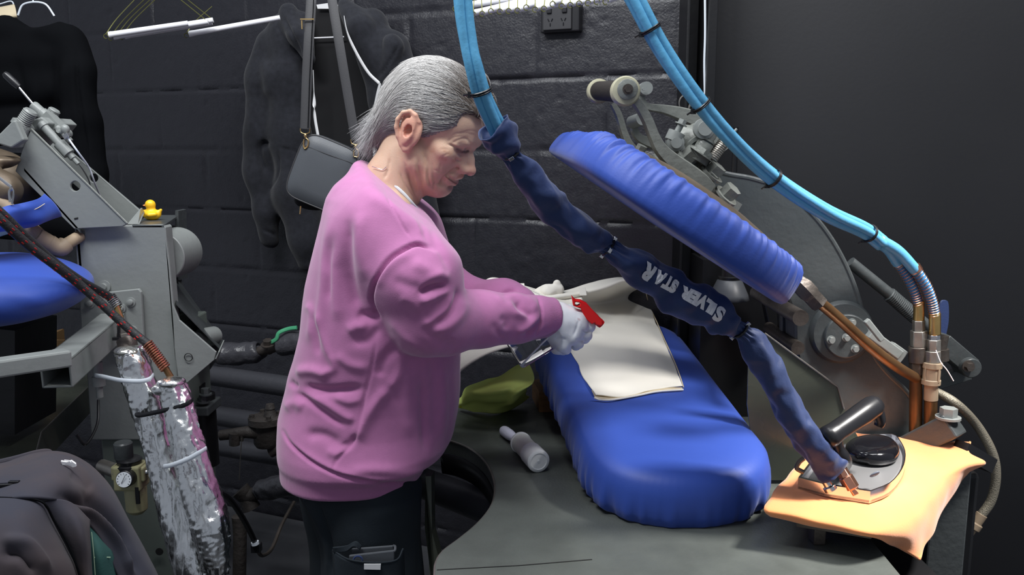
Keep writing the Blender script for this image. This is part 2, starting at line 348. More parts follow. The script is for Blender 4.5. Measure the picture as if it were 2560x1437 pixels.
# ---------------------------------------------------------------- implicit surfaces (organic shapes)
class Field:
    def __init__(s, xs, ys, zs):
        s.ax = [np.asarray(a, np.float32) for a in (xs, ys, zs)]; s.V = np.full([len(a) for a in s.ax], 1.0, np.float32)
        s.h = max(float(np.diff(a).min()) for a in s.ax)
    def sl(s, lo, hi):
        r = []
        for a, l, h in zip(s.ax, lo, hi):
            i0 = int(np.searchsorted(a, l)); i1 = int(np.searchsorted(a, h)); r.append(slice(max(0, i0-1), min(len(a), i1+1)))
        return tuple(r)
    def xyz(s, q):
        return s.ax[0][q[0]][:, None, None], s.ax[1][q[1]][None, :, None], s.ax[2][q[2]][None, None, :]
    def put(s, fn, lo, hi, k=.01, mode='u'):
        mg = k + 3*s.h + .004; q = s.sl(np.asarray(lo)-mg, np.asarray(hi)+mg)
        if any(a.stop-a.start < 2 for a in q): return s
        X, Y, Z = s.xyz(q); d = fn(X, Y, Z).astype(np.float32); v = s.V[q]
        if mode == 'u': h = np.maximum(k-np.abs(v-d), 0)/k; s.V[q] = np.minimum(v, d) - h*h*k/4
        elif mode == 's': d = -d; h = np.maximum(k-np.abs(v-d), 0)/k; s.V[q] = np.maximum(v, d) + h*h*k/4
        return s
    def cap(s, a, b, ra, rb=None, k=.01, mode='u'):
        a = np.asarray(a, float); b = np.asarray(b, float); rb = ra if rb is None else rb; ba = b-a; L2 = max(ba.dot(ba), 1e-12)
        def fn(X, Y, Z):
            t = np.clip(((X-a[0])*ba[0]+(Y-a[1])*ba[1]+(Z-a[2])*ba[2])/L2, 0, 1)
            return np.sqrt((X-a[0]-t*ba[0])**2+(Y-a[1]-t*ba[1])**2+(Z-a[2]-t*ba[2])**2) - (ra+(rb-ra)*t)
        R = max(ra, rb); return s.put(fn, np.minimum(a, b)-R, np.maximum(a, b)+R, k, mode)
    def chain(s, pts, rs, k=.01, mode='u'):
        rs = rs if np.ndim(rs) else [rs]*len(pts)
        for i in range(len(pts)-1): s.cap(pts[i], pts[i+1], rs[i], rs[i+1], k, mode)
        return s
    def ell(s, c, r, A=None, k=.01, mode='u'):
        c = np.asarray(c, float); A = np.eye(3) if A is None else np.asarray(A, float); r = np.asarray(r, float)
        def fn(X, Y, Z):
            x, y, z = X-c[0], Y-c[1], Z-c[2]
            u = [(x*A[i][0]+y*A[i][1]+z*A[i][2]) for i in range(3)]
            k0 = np.sqrt(sum((u[i]/r[i])**2 for i in range(3))); k1 = np.sqrt(sum((u[i]/r[i]**2)**2 for i in range(3)))+1e-9
            return k0*(k0-1)/k1
        R = r.max(); return s.put(fn, c-R, c+R, k, mode)
    def mesh(s, smooth=1):
        V = s.V; I = V < 0; n = V.shape
        c = np.zeros([m-1 for m in n], np.int8)
        for dx in (0, 1):
            for dy in (0, 1):
                for dz in (0, 1): c += I[dx:n[0]-1+dx, dy:n[1]-1+dy, dz:n[2]-1+dz]
        act = np.argwhere((c > 0) & (c < 8)); idx = np.full(c.shape, -1, np.int32); idx[act[:, 0], act[:, 1], act[:, 2]] = np.arange(len(act))
        pos = np.zeros((len(act), 3)); cnt = np.zeros(len(act))
        cor = [(a, b, d) for a in (0, 1) for b in (0, 1) for d in (0, 1)]
        vals = {q: V[act[:, 0]+q[0], act[:, 1]+q[1], act[:, 2]+q[2]] for q in cor}
        for q in cor:
            for ax in range(3):
                if q[ax] == 0:
                    r = list(q); r[ax] = 1; r = tuple(r); va, vb = vals[q], vals[r]; m = (va < 0) != (vb < 0)
                    t = np.where(m, va/np.where(m, va-vb, 1), 0)
                    p = np.zeros((len(act), 3)); p[:] = q; p[:, ax] += t; pos[m] += p[m]; cnt[m] += 1
        pos = pos/cnt[:, None] + act
        v = np.stack([np.interp(pos[:, i], np.arange(n[i]), s.ax[i]) for i in range(3)], 1)
        F = []
        for ax in range(3):
            a = [slice(1, -1)]*3; b = [slice(1, -1)]*3; a[ax] = slice(0, n[ax]-1); b[ax] = slice(1, n[ax])
            A_ = I[tuple(a)]; B_ = I[tuple(b)]; e = np.argwhere(A_ != B_); inside = A_[e[:, 0], e[:, 1], e[:, 2]]
            o = [1, 1, 1]; o[ax] = 0; e = e+np.array(o); u, w_ = [(1, 2), (2, 0), (0, 1)][ax]
            def cell(du, dw):
                q = e.copy(); q[:, u] -= du; q[:, w_] -= dw; return idx[q[:, 0], q[:, 1], q[:, 2]]
            q = np.stack([cell(0, 0), cell(1, 0), cell(1, 1), cell(0, 1)], 1); q[~inside] = q[~inside][:, ::-1]; F.append(q)
        F = np.concatenate(F); F = F[(F >= 0).all(1)]
        for _ in range(smooth): v = lap(v, F, .5)
        return v, F
def lap(v, F, a=.5):
    s = np.zeros_like(v); c = np.zeros(len(v))
    for i in range(4):
        x, y = F[:, i], F[:, (i+1) % 4]
        for d in range(3): s[:, d] += np.bincount(x, v[y, d], len(v)) + np.bincount(y, v[x, d], len(v))
        c += np.bincount(x, minlength=len(v)) + np.bincount(y, minlength=len(v))
    return v*(1-a) + a*s/np.maximum(c, 1)[:, None]
def vnormals(v, F):
    n = np.cross(v[F[:, 2]]-v[F[:, 0]], v[F[:, 3]]-v[F[:, 1]]); out = np.zeros_like(v)
    for i in range(4):
        for d in range(3): out[:, d] += np.bincount(F[:, i], n[:, d], len(v))
    return out/(np.linalg.norm(out, axis=1)[:, None]+1e-12)
def segd(v, a, b):
    a = np.asarray(a); b = np.asarray(b); ba = b-a; t = np.clip((v-a)@ba/ba.dot(ba), 0, 1); return np.linalg.norm(v-a-t[:, None]*ba, axis=1)
def to_px(v):
    w_ = v-np.array([0, 0, CAMZ]); f = w_[:, 1]*_cp - w_[:, 2]*_sp; u = w_[:, 1]*_sp + w_[:, 2]*_cp
    return np.c_[1280+F_PX*w_[:, 0]/f, 718.5-F_PX*u/f]
# ================================================================ ROOM
WD = np.array([.9207, -.3904, 0]); WP = np.array([-.035, 2.5, 0]); WN = np.array([-.3904, -.9207, 0])   # wall direction, point, normal into the room
def wallY(px, py):  # depth of back wall along a pixel ray
    d = ray(px, py); t = WP.dot(WN)/d.dot(WN); return d[1]*t
def PW(px, py, off=0.0):
    d = ray(px, py); t = (WP.dot(WN)+off)/d.dot(WN); return np.array([0, 0, CAMZ])+d*t
def build_wall():
    s0, s1 = -3.0, .60; h = .0085
    s = np.arange(s0, s1+1e-6, h); z = np.arange(0, 3.05, h); Sg, Z = np.meshgrid(s, z, indexing='ij')
    rowi = np.floor((Z+.1)/.2); row = (Z+.1)/.2 - rowi
    # joints wander a little
    jz = np.minimum(row, 1-row)*.2
    off = np.where(rowi % 2 == 0, 0, .2) + .010*np.sin(rowi*3.1)
    sref = float((PW(1340, 150)-WP).dot(WD))   # the upright joint seen above eye level, row z 1.7..1.9 (index 9)
    su = Sg - sref + off - .2
    bx = su/.4 - np.floor(su/.4); jx = np.minimum(bx, 1-bx)*.4
    def vn(a, b, sc, seed):
        r = np.random.default_rng(seed); n = 512; T_ = r.random((n, n)); x = a*sc; y = b*sc; xi = np.floor(x).astype(int); yi = np.floor(y).astype(int)
        fx = x-xi; fy = y-yi; fx = fx*fx*(3-2*fx); fy = fy*fy*(3-2*fy); g = lambda i, j: T_[i % n, j % n]
        return (g(xi, yi)*(1-fx)+g(xi+1, yi)*fx)*(1-fy)+(g(xi, yi+1)*(1-fx)+g(xi+1, yi+1)*fx)*fy
    n1 = vn(Sg, Z, 14, 1); n2 = vn(Sg, Z, 45, 2); n3 = vn(Sg, Z, 110, 3); big = vn(Sg, Z, 1.7, 4)
    wz = .0022 + .004*n1; wx = .0018 + .003*n1
    g = np.maximum(np.clip(1-jz/(wz+.004*n2), 0, 1), .75*np.clip(1-jx/(wx+.003*n2), 0, 1))
    d = -.009*np.sqrt(g)*(.25+.9*n1) + .0015*(n2-.5)*np.clip(big*1.6, .3, 1.2) + .0012*(n3-.5) + .0016*(n1-.5)
    pit = vn(Sg, Z, 70, 9); d -= .006*np.clip(pit-.9, 0, 1)*8*(n1 > .45)
    v = WP + Sg[..., None]*WD + np.array([0, 0, 1])*Z[..., None] + WN*d[..., None]
    nu, nv = Sg.shape; i = np.arange(nu-1)[:, None]; j = np.arange(nv-1)[None, :]; a = (i*nv+j)
    F_ = np.stack([a, a+nv, a+nv+1, a+1], -1).reshape(-1, 4)
    return v.reshape(-1, 3), F_
o = mk('wall_back', build_wall(), M['block'], smooth=60, origin=(0, 0, 0)); tag(o, kind='structure')
CR = WP+WD*.60; RD = unit([.97, -.24, 0]); RN = np.array([RD[1], -RD[0], 0])
o = mk('wall_right', MB().box(CR+RD*1.2+np.array([0, 0, 1.5])-RN*.03, (2.4, .06, 3.0), np.array([RD, RN, [0, 0, 1]])), M['smooth_wall'], smooth=0); tag(o, kind='structure')
o = mk('floor', MB().box((-.4, 1.5, -.03), (5.6, 5.2, .06)), M['floor'], smooth=0); tag(o, kind='structure')
# concrete plinth and steel post against the wall
o = mk('trim_1', MB().box(WP-WD*1.1+WN*.26+np.array([0, 0, .12]), (2.6, .5, .24), np.array([WD, WN, [0, 0, 1]])), M['floor'], smooth=0, bevel=.01); tag(o, kind='structure')
q0 = P(1697, 375, 2.20); q1 = P(1760, 375, 2.20)
post = MB(); post.box(((q0[0]+q1[0])/2-.012, 2.225, 1.5), (abs(q1[0]-q0[0])*.62, .05, 3.0)); post.box((q1[0]-.010, 2.17, 1.5), (.022, .13, 3.0)); post.box((q0[0]+.004, 2.19, 1.5), (.008, .09, 3.0))
one('steel_column', post, M['black'], 'black steel column standing where the block wall meets the smooth dark wall', 'column', smooth=0, bevel=.002)
cb = MB(); cb.tube(pp([(1762, -60, 2.12), (1763, 80, 2.12), (1761, 160, 2.12), (1763, 262, 2.12)]), .0028, 8, smooth=20); cb.tube(pp([(1763, 262, 2.12), (1790, 420, 2.10), (1800, 640, 2.08)]), .0028, 8, smooth=14)
one('cable', cb, M['tie'], 'thin white cable hanging down beside the black steel column', 'cable')
# power outlet
def outlet():
    c = PW(1404, 46, .012); A = np.array([WD, WN, [0, 0, 1]])
    t = thing('power_outlet', 'black double power outlet with two rocker switches on the block wall', 'power outlet', c)
    at = lambda x, z, y=0: c + WD*x + WN*y + np.array([0, 0, z])
    mk('back_box', MB().box(at(0, 0, 0), (.112, .03, .076), A), M['blackplastic'], t, smooth=0, bevel=.004)
    mk('faceplate', MB().box(at(-.006, 0, .018), (.082, .006, .064), A), mat('outlet_face', (.035, .035, .038), .35), t, smooth=0, bevel=.002)
    for sx in (-1, 1):
        mk('rocker_switch', join(MB().box(at(-.006+sx*.022, .018, .023), (.014, .006, .014), A)), M['blackplastic'], t, smooth=0, bevel=.002)
        mb = MB()
        for dx, rot, dz in ((-.005, .5, -.006), (.005, -.5, -.006), (0, 0, -.018)):
            R = np.array([WD*math.cos(rot)+np.array([0, 0, 1])*math.sin(rot), WN, -WD*math.sin(rot)+np.array([0, 0, 1])*math.cos(rot)])
            mb.box(at(-.006+sx*.019+dx, dz, .0215), (.0022, .002, .008), R)
        mk('socket_slot', mb, M['blackglass'], t, smooth=0)
outlet()

# ================================================================ PRESS TABLE
TZ = .85
tp = [(1100, 1094), (1140, 1102), (1180, 1120), (1212, 1148), (1232, 1185), (1238, 1222), (1228, 1262), (1196, 1303), (1150, 1342), (1110, 1372), (1091, 1400), (1087, 1437), (1086, 1560)]
tp = catmull(np.array(tp, float), 60)
outl = [PZ(a, b, TZ) for a, b in tp] + [PZ(1120, 1640, TZ), PZ(2420, 1640, TZ), PZ(2170, 1338, TZ), PZ(2060, 1160, TZ), PZ(1935, 1035, TZ), PZ(1600, 1008, TZ), PZ(1120, 1008, TZ), PZ(860, 1012, TZ), PZ(850, 1100, TZ), PZ(1000, 1092, TZ)]
outl = np.array(outl)
table = press = thing('garment_press', 'large grey garment press with a raised blue covered head, curved cast arm and grey worktop', 'garment press', (.75, 1.7, 0))
mk('worktop', MB().prism(outl, (0, 0, -.035)), M['table'], table, smooth=0, bevel=.002)
rim = MB().tube(outl[:62]+np.array([0, 0, -.004]), .0028, 8); mk('edge_strip', rim, M['dullsteel'], table)
sk = MB(); ed = outl[:60]; n = len(ed); sk.add(list(ed+[0, 0, -.036])+list(ed+[.004, 0, -.085]), [(i, i+1, n+i+1, n+i) for i in range(n-1)]); mk('skirt', sk, M['black'], table, solid=.003)
tl = MB()
for x, y in ((.0, 1.95), (.72, 1.95), (.12, 1.1), (.75, 1.15)): mk('table_leg', MB().box((x, y, .405), (.05, .05, .81)), M['black'], table, smooth=0)
mk('seam_line', MB().tube(np.array([PZ(1092, 1424, TZ+.0006), PZ(1300, 1413, TZ+.0006), PZ(1480, 1398, TZ+.0006)]), .0009, 6), M['darkline'], table)
mk('base_cabinet', MB().box((.5, 1.62, .38), (.5, .5, .76)), M['black'], table, smooth=0)
# pipes seen through the cut-out
pb = MB(); a, b = P(1040, 1200, 1.9), P(1235, 1275, 1.75); pb.tube([a+(a-b)*.4, a, b, b+(b-a)*.3], .035, 20)
one('floor_pipe', pb, M['pipe'], 'dark pipe under the worktop, seen through its curved cut-out', 'pipe')
lb = MB(); lb.add([PZ(1062, 1200, .80), PZ(1082, 1198, .80), PZ(1100, 1460, .62), PZ(1070, 1460, .62)], [(0, 1, 2, 3)])
pe = pp([(1063, 1190, 1.62), (1078, 1190, 1.62), (1080, 1330, 1.60), (1098, 1400, 1.58), (1100, 1640, 1.50), (1078, 1640, 1.50), (1072, 1400, 1.58), (1062, 1320, 1.60)])
one('side_panel_sheet', MB().prism(pe, (.004, .03, 0)), M['olive'], 'narrow olive metal sheet standing between the dark trousers and the cut-out', 'metal sheet', smooth=0)

# ================================================================ PADS
def pad(T, R, L, w1, w2, prof, N=300, e1=1.0, e2=1.0, amp=1.0, fr=(88, 131, 203)):
    pts = []; pw = lambda a, e: math.copysign(abs(a)**e, a)
    for k in np.linspace(-np.pi/2, np.pi/2, 40): pts.append((pw(math.sin(k), e1)*w1/2, -L/2+w1/2-pw(math.cos(k), e1)*w1/2))
    for k in np.linspace(-np.pi/2, np.pi/2, 40): pts.append((-pw(math.sin(k), e2)*w2/2, L/2-w2/2+pw(math.cos(k), e2)*w2/2))
    pts = np.array(pts+[pts[0]]); s = np.r_[0, np.cumsum(np.linalg.norm(np.diff(pts, axis=0), axis=1))]
    q = np.linspace(0, s[-1], N, endpoint=False); ox = np.interp(q, s, pts[:, 0]); oy = np.interp(q, s, pts[:, 1])
    my = np.clip(oy, -L/2+w1/2, L/2-w2/2); v = []
    r = np.random.default_rng(5); ph = np.cumsum(r.uniform(.5, 1.5, N)); ph = ph/ph[-1]*2*np.pi
    wv = (.55*np.sin(fr[0]*ph)+.45*np.sin(fr[1]*ph+1)+.35*np.sin(fr[2]*ph+2)); wv = amp*(np.abs(wv)**.8*np.sign(wv))*(.65+.35*np.sin(5*ph+1))
    for k_, (sc_, z, wr) in enumerate(prof):
        x = ox*sc_*(1); y = my + (oy-my)*sc_; nx = ox; ny = oy-my; nn = np.hypot(nx, ny)+1e-9
        lim = 1 if sc_ > .1 else sc_*10
        x = x + nx/nn*wv*wr*lim; y = y + ny/nn*wv*wr*lim; zz = z + wv*wr*.5*lim
        v += list(np.c_[x, y, np.broadcast_to(zz, x.shape)]@R.T + T)
    f = grid_faces(len(prof), N, wrap=True)
    return np.array(v), f
def rot(th, yaw, pit):
    c, s = math.cos(th), math.sin(th); Ry = np.array([[c, 0, s], [0, 1, 0], [-s, 0, c]])
    c, s = math.cos(yaw), math.sin(yaw); Rz = np.array([[c, -s, 0], [s, c, 0], [0, 0, 1]])
    c, s = math.cos(pit), math.sin(pit); Rx = np.array([[1, 0, 0], [0, c, -s], [0, s, c]]); return Rz@Ry@Rx
BR = rot(-.005, .091, .12); BT = np.array([.281, 1.862, .916])
bprof = [(0, .088, 0), (.3, .088, 0), (.6, .087, 0), (.82, .083, 0), (.91, .076, 0), (.97, .064, 0), (1.0, .046, .0004), (1.012, .028, .0015), (1.012, .010, .0045), (.99, -.008, .0085), (.93, -.018, .008), (.84, -.016, .004), (.5, -.012, 0), (0, -.012, 0)]
bv, bf = pad(BT, BR, .94, .355, .385, bprof, 900, e1=.9, fr=(31, 47, 83))
mk('buck_pad', (bv, bf), M['blue'], press, smooth=180, label='blue covered lower pressing pad')
# the buck stands on a pedestal
mk('buck_pedestal', MB().box(BT+[.0, .1, -.035], (.14, .30, .06)), M['grey'], press, smooth=0, bevel=.004)
HR = rot(.592, .065, .05); HT = np.array([.245, 1.701, 1.384])
hprof = [(0, 0, 0), (.5, 0, 0), (.93, .0, 0), (.975, .0025, 0), (.995, .008, 0), (1.0, .016, 0), (.997, .028, .0003), (.988, .040, .0010), (.975, .049, .0022), (.95, .058, .0034), (.91, .065, .0042), (.87, .067, .0048), (.82, .064, .004), (.78, .054, .001), (.0, .050, 0)]
HL = lambda x, y, z: HT + HR@np.array([x, y, z])
mk('head_cover', pad(HT, HR, 1.08, .405, .345, hprof, 1100, e1=.9, e2=.45), M['blue'], press, smooth=180, label='royal blue gathered cover of the raised head')
cprof = [(0, .048, 0), (.76, .050, 0), (.76, .068, 0), (.70, .072, 0), (.45, .080, 0), (0, .082, 0)]
mk('head_casting', pad(HT, HR, 1.08, .405, .345, cprof, 120, e2=.45), M['browncast'], press, smooth=40, label='tan stained head casting above the cover')
mk('drawstring', MB().tube([HL(-.13, .46, .07), HL(-.10, .46, .082), HL(-.02, .42, .078)], .0016, 6, smooth=10), M['hem_in'], press)
# ---- arm casting
armpx = [(1700, 412), (1760, 420), (1820, 436), (1880, 447), (1940, 468), (2000, 508), (2055, 566), (2100, 636), (2135, 715), (2160, 800), (2180, 880), (2215, 930), (2270, 985), (2305, 1050), (2310, 1240), (2120, 1260), (2080, 1080), (2030, 990), (2004, 930), (1990, 860), (1985, 790), (1950, 700), (1890, 620), (1820, 560), (1760, 500), (1715, 450)]
ac = catmull(np.array(armpx+[armpx[0]], float), 110)[:-1]
mk('arm', slab(ac, 1.72, .07), M['grey_dark'], press, smooth=30, bevel=.006)
rimp = catmull(np.array(armpx[1:14], float), 60); mk('arm_rim', MB().tube(pp(rimp, 1.724), .006, 10), M['grey_dark'], press)
hb = MB(); hc = P(2112, 838, 1.715)
hb.lathe(hc+[-.006, .02, .006], (0, -1, 0), [(0, .068), (.018, .066), (.026, .060), (.027, .052)], 40); mk('hub_ring', hb, M['grey_dark'], press)
hd = MB().lathe(hc, (0, -1, 0), [(0, .046), (.010, .046), (.013, .044)], 40)
hbp = mk('hub_cover', hd, M['grey_dark'], press, bevel=.001)
for a, b in ((2129, 806), (2077, 849), (2137, 871), (2115, 843)): mk('bolt', MB().hexbolt(P(a, b, 1.703), (0, -1, 0), .0062, .009), M['grey'], hbp, smooth=30)
# second side plate and linkage behind, left of the hub
mk('link_plate', slab([(1955, 765), (1982, 762), (1984, 880), (1968, 890), (1955, 850)], 1.80, .02), M['grey_dark'], press, smooth=0, bevel=.002)
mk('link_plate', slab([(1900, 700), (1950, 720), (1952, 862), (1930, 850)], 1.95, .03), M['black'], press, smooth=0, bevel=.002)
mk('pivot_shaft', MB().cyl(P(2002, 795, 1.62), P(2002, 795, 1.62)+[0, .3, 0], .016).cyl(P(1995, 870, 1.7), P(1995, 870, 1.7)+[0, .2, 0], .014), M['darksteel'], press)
mk('painted_shade_slab', slab([(1948, 770), (2010, 770), (2020, 905), (1990, 880), (1952, 850)], 1.84, .02), M['black'], press, smooth=0)  # black slab put in as the shade behind the arm, not a machine part
# operator bow handle
def hub(px, py, Y, r):
    c = P(px, py, Y); mb = MB().lathe(c, (0, -1, 0), [(-.012, r*.8), (-.008, r), (.006, r), (.012, r*.9), (.013, r*.72)], 32)
    return mb, c
y1, y2 = 1.50, 1.84
hm, c1 = hub(1563, 228, y1, .0255); hm2, c2 = hub(1497, 228, y2, .0255)
hr = mk('handle_grip', MB().tube([c1+[0, .012, 0], c2-[0, .012, 0]], .0195, 28), mat('black_rubber_grip', (.02, .016, .014), .7, bump=.3, bscale=120), press)
cream = mat('aged_cream_plastic', S(178, 175, 150), .4, var=.12, vscale=30)
mk('grip_flange', hm, cream, press); mk('grip_flange', hm2, cream, press)
cap_ = mk('grip_end_cap', MB().lathe(c1+[.002, -.012, .002], (0, -1, 0), [(0, .0175), (.005, .0175), (.006, .016)], 28), M['grey_cast'], press); mk('bolt', MB().hexbolt(c1+[.002, -.018, .002], (0, -1, 0), .0062, .009), M['darksteel'], cap_)
mb = MB(); strip(mb, [(1578, 240, 20), (1600, 262, 24), (1622, 300, 26), (1638, 340, 27), (1655, 372, 32), (1685, 402, 40), (1722, 430, 46), (1755, 455, 46), (1782, 474, 30)], 1.50, .035)
mk('handle_arm', mb, M['grey_cast'], press, smooth=60)
mb = MB(); strip(mb, [(1533, 258, 14), (1548, 285, 17), (1562, 330, 18), (1578, 365, 22), (1606, 392, 30), (1650, 418, 32), (1700, 452, 20)], 1.80, .035)
mk('handle_arm', mb, M['grey_cast'], press, smooth=60)
mb = MB(); strip(mb, [(1606, 228, 16), (1608, 252, 16), (1622, 266, 18), (1660, 272, 22), (1705, 284, 34), (1745, 300, 40), (1780, 330, 40), (1815, 375, 22)], 1.70, .03)
lv = mk('release_lever', mb, M['grey_cast'], press, smooth=60)
mk('lever_roller', MB().lathe(P(1612, 222, 1.685), (0, -1, 0), [(-.02, .0125), (.02, .0125)], 24).hexbolt(P(1609, 222, 1.66), (0, -1, 0), .004, .006, False), M['grey'], lv)
mb = MB(); strip(mb, [(1588, 310, 16), (1590, 330, 18), (1605, 347, 22), (1640, 362, 28), (1680, 392, 30)], 1.72, .03)
lv2 = mk('release_lever', mb, M['grey_cast'], press, smooth=60)
mk('lever_roller', MB().lathe(P(1592, 301, 1.705), unit([.5, -1, .2]), [(-.018, .0125), (.016, .0125)], 24), M['grey'], lv2)
# latch mechanism
k = MB(); strip(k, [(1700, 372, 20), (1712, 345, 20), (1735, 322, 22), (1760, 318, 26), (1790, 335, 20)], 1.64, .03); strip(k, [(1716, 380, 10), (1726, 358, 11), (1745, 345, 12), (1770, 338, 10)], 1.60, .015)
mk('latch_yoke', k, M['grey_cast'], press, smooth=60)
k = MB().lathe(P(1738, 372, 1.64), unit([.62, -.1, -.75]), [(-.05, .012), (-.03, .03), (-.012, .034), (0, .036), (.004, .038), (.012, .038), (.016, .028), (.03, .03), (.034, .022)], 28)
k.tube([P(1712, 405, 1.64), P(1738, 430, 1.64), P(1770, 455, 1.64)], [.028, .034, .03], 18, smooth=10)
mk('latch_body', k, M['grey_cast'], press, smooth=40)
k = MB(); k.lathe(P(1752, 378, 1.60), unit([.5, 0, .87]), [(-.02, .024), (0, .024), (.002, .016), (.018, .016), (.019, .012), (.045, .011)], 20)
k.hexbolt(P(1765, 352, 1.60), unit([.5, 0, .87]), .012, .014); k.hexbolt(P(1755, 388, 1.58), unit([.55, -.1, .8]), .018, .012)
mk('adjusting_nut', k, M['grey_cast'], press, smooth=30)
k = MB(); k.lathe(P(1757, 322, 1.60), (0, -1, 0), [(0, .019), (.014, .019), (.015, .013), (.022, .013)], 24); k.lathe(P(1687, 357, 1.60), (0, -1, 0), [(-.01, .016), (.01, .016), (.012, .010), (.018, .010)], 24)
k.tube([P(1687, 357, 1.61), P(1700, 380, 1.61), P(1712, 400, 1.61)], .013, 12)
mk('pivot_pin', k, M['grey'], press, smooth=30)
for a, b, r, ax in ((1716, 398, .017, (.6, -.5, .62)), (1776, 438, .017, (.6, -.3, .74)), (1812, 492, .017, (.6, -.4, .7)), (1648, 402, .011, (.5, -.3, .8)), (1762, 452, .014, (.6, -.4, .6)), (1592, 393, .010, (.4, -.2, .9))):
    mk('bolt', MB().hexbolt(P(a, b, 1.60), unit(ax), r, .024), M['grey_cast'], press, smooth=25)
k = MB().coil(P(1778, 398, 1.60), P(1812, 352, 1.60), .0095, .0022, 11); k.tube([P(1812, 352, 1.6), P(1822, 338, 1.6), P(1834, 331, 1.6)], .002, 6); k.tube([P(1778, 398, 1.6), P(1768, 412, 1.6), P(1772, 425, 1.6)], .002, 6)
mk('return_spring', k, M['dullsteel'], press)
mk('stud', MB().cyl(P(1826, 340, 1.62), P(1842, 322, 1.62), .0025).cyl(P(1830, 336, 1.62), P(1836, 329, 1.62), .007), M['grey'], press)
mk('lock_screw', MB().cyl(P(1690, 335, 1.6), P(1706, 305, 1.6), .006).hexbolt(P(1702, 312, 1.6), unit([.4, 0, .9]), .008, .010).lathe(P(1688, 340, 1.6), unit([.4, 0, .9]), [(-.01, .016), (.008, .016)]), M['grey'], press, smooth=30)
k = MB(); strip(k, [(1560, 372, 10), (1620, 395, 16), (1690, 430, 22), (1770, 470, 30), (1850, 520, 26)], 1.62, .10); mk('mounting_rib', k, M['grey_cast'], press, smooth=60)
# counter spring rod on the right
k = MB().tube(pp([(2125, 655, 1.81), (2230, 740, 1.81), (2425, 905, 1.81)]), .0125, 16); mk('counter_rod', k, M['grey_dark'], press)
mk('counter_spring', MB().coil(P(2222, 735, 1.81), P(2292, 795, 1.81), .0135, .0028, 18), M['grey_dark'], press)
k = MB().lathe(P(2418, 915, 1.77), (0, -1, 0), [(-.03, .021), (.02, .021)], 24); k.bar(P(2345, 850, 1.79), P(2418, 912, 1.79), .05, .04)
kk = mk('rod_end', k, M['grey_dark'], press, smooth=40, bevel=.002); mk('bolt', MB().hexbolt(P(2420, 915, 1.745), (0, -1, 0), .009, .012), M['darksteel'], kk)
k = MB().bar(P(2340, 955, 1.81), P(2420, 930, 1.81), .022, .03); mk('stay_bar', k, M['grey_dark'], press, smooth=0, bevel=.002)
k = MB(); k.bar(P(2170, 830, 1.70), P(2245, 885, 1.70), .03, .02); k.bar(P(2222, 868, 1.70), P(2256, 892, 1.70), .02, .028); k.bar(P(2165, 800, 1.66), P(2205, 850, 1.66), .012, .012)
mk('limit_catch', k, M['grey'], press, smooth=0, bevel=.002)
# guard sheet
gp = [(1874, 830), (1912, 833), (2095, 967), (2114, 1032), (2200, 1200), (1890, 1200), (1868, 1010)]
mk('guard_sheet', slab(gp, 1.60, .004), M['olive'], press, smooth=0)
mk('guard_edge', MB().tube(pp([(1912, 833), (2095, 967), (2110, 1022)], 1.598), .0018, 6), M['dullsteel'], press)
# frame at the right: bar, bolt and upright
k = MB(); a, b = P(2262, 1122, 1.70), P(2388, 1058, 1.63); k.bar(a, b, .05, .05); fr = mk('frame_bar', k, M['grey_dark'], press, smooth=0, bevel=.004)
mk('bolt', MB().hexbolt(P(2370, 1046, 1.635), (0, 0, 1), .0165, .022), M['grey'], fr, smooth=25)
mk('frame_upright', MB().bar([P(2366, 1150, 1.60)[0], 1.60, .895], [P(2366, 1150, 1.60)[0], 1.60, .02], .075, .055, up=(0, 1, 0)), M['grey_dark'], press, smooth=0, bevel=.004)
k = MB().bar(P(2400, 1120, 1.62), P(2470, 1160, 1.66), .03, .03); mk('frame_stub', k, M['black'], press, smooth=0)
# press body below
mk('press_base', MB().box((.80, 1.80, .42), (.34, .24, .84)), M['black'], press, smooth=0, bevel=.01)
mk('foot', MB().box((.82, 1.66, .03), (.36, .5, .06)), M['black'], press, smooth=0)
# steam line from the head down to the pipes
k = MB().tube(pp([(2002, 712, 1.50), (2030, 740, 1.50), (2090, 790, 1.53), (2170, 862, 1.57), (2240, 915, 1.62), (2290, 945, 1.685)]), .0105, 16, smooth=40)
st = thing('steam_pipe', 'brown steam pipe sloping from the blue head down to the brass uprights', 'pipe', P(2290, 945, 1.685))
mk('pipe', k, M['bronze'], st)
k = MB().lathe(P(2012, 722, 1.50), unit(P(2030, 740, 1.5)-P(2000, 708, 1.5)), [(-.03, .011), (-.006, .0185), (.012, .0185), (.016, .0165), (.04, .0165)], 6); mk('union_nut', k, M['darksteel'], st)
# black cabinet behind and hanging lamp
one('back_cabinet', MB().box((P(1812, 900, 2.12)[0], 2.10, .62), (.17, .14, 1.24)), M['black'], 'black upright box between the block wall and the press arm', 'cabinet', smooth=0)
lc = P(1822, 748, 1.98); lp = thing('lamp', 'grey cone lamp shade hanging under the raised blue head', 'lamp', lc)
mk('lamp_shade', MB().lathe(lc, (0, 0, 1), [(0, .046), (.012, .043), (.045, .028), (.05, .02)], 32, cap=False), M['lampshade'], lp, solid=.002)
mk('lamp_neck', MB().lathe(lc+[0, 0, .048], (0, 0, 1), [(0, .026), (.006, .027), (.008, .022), (.04, .02), (.05, .008), (.35, .006)], 24), M['black'], lp)
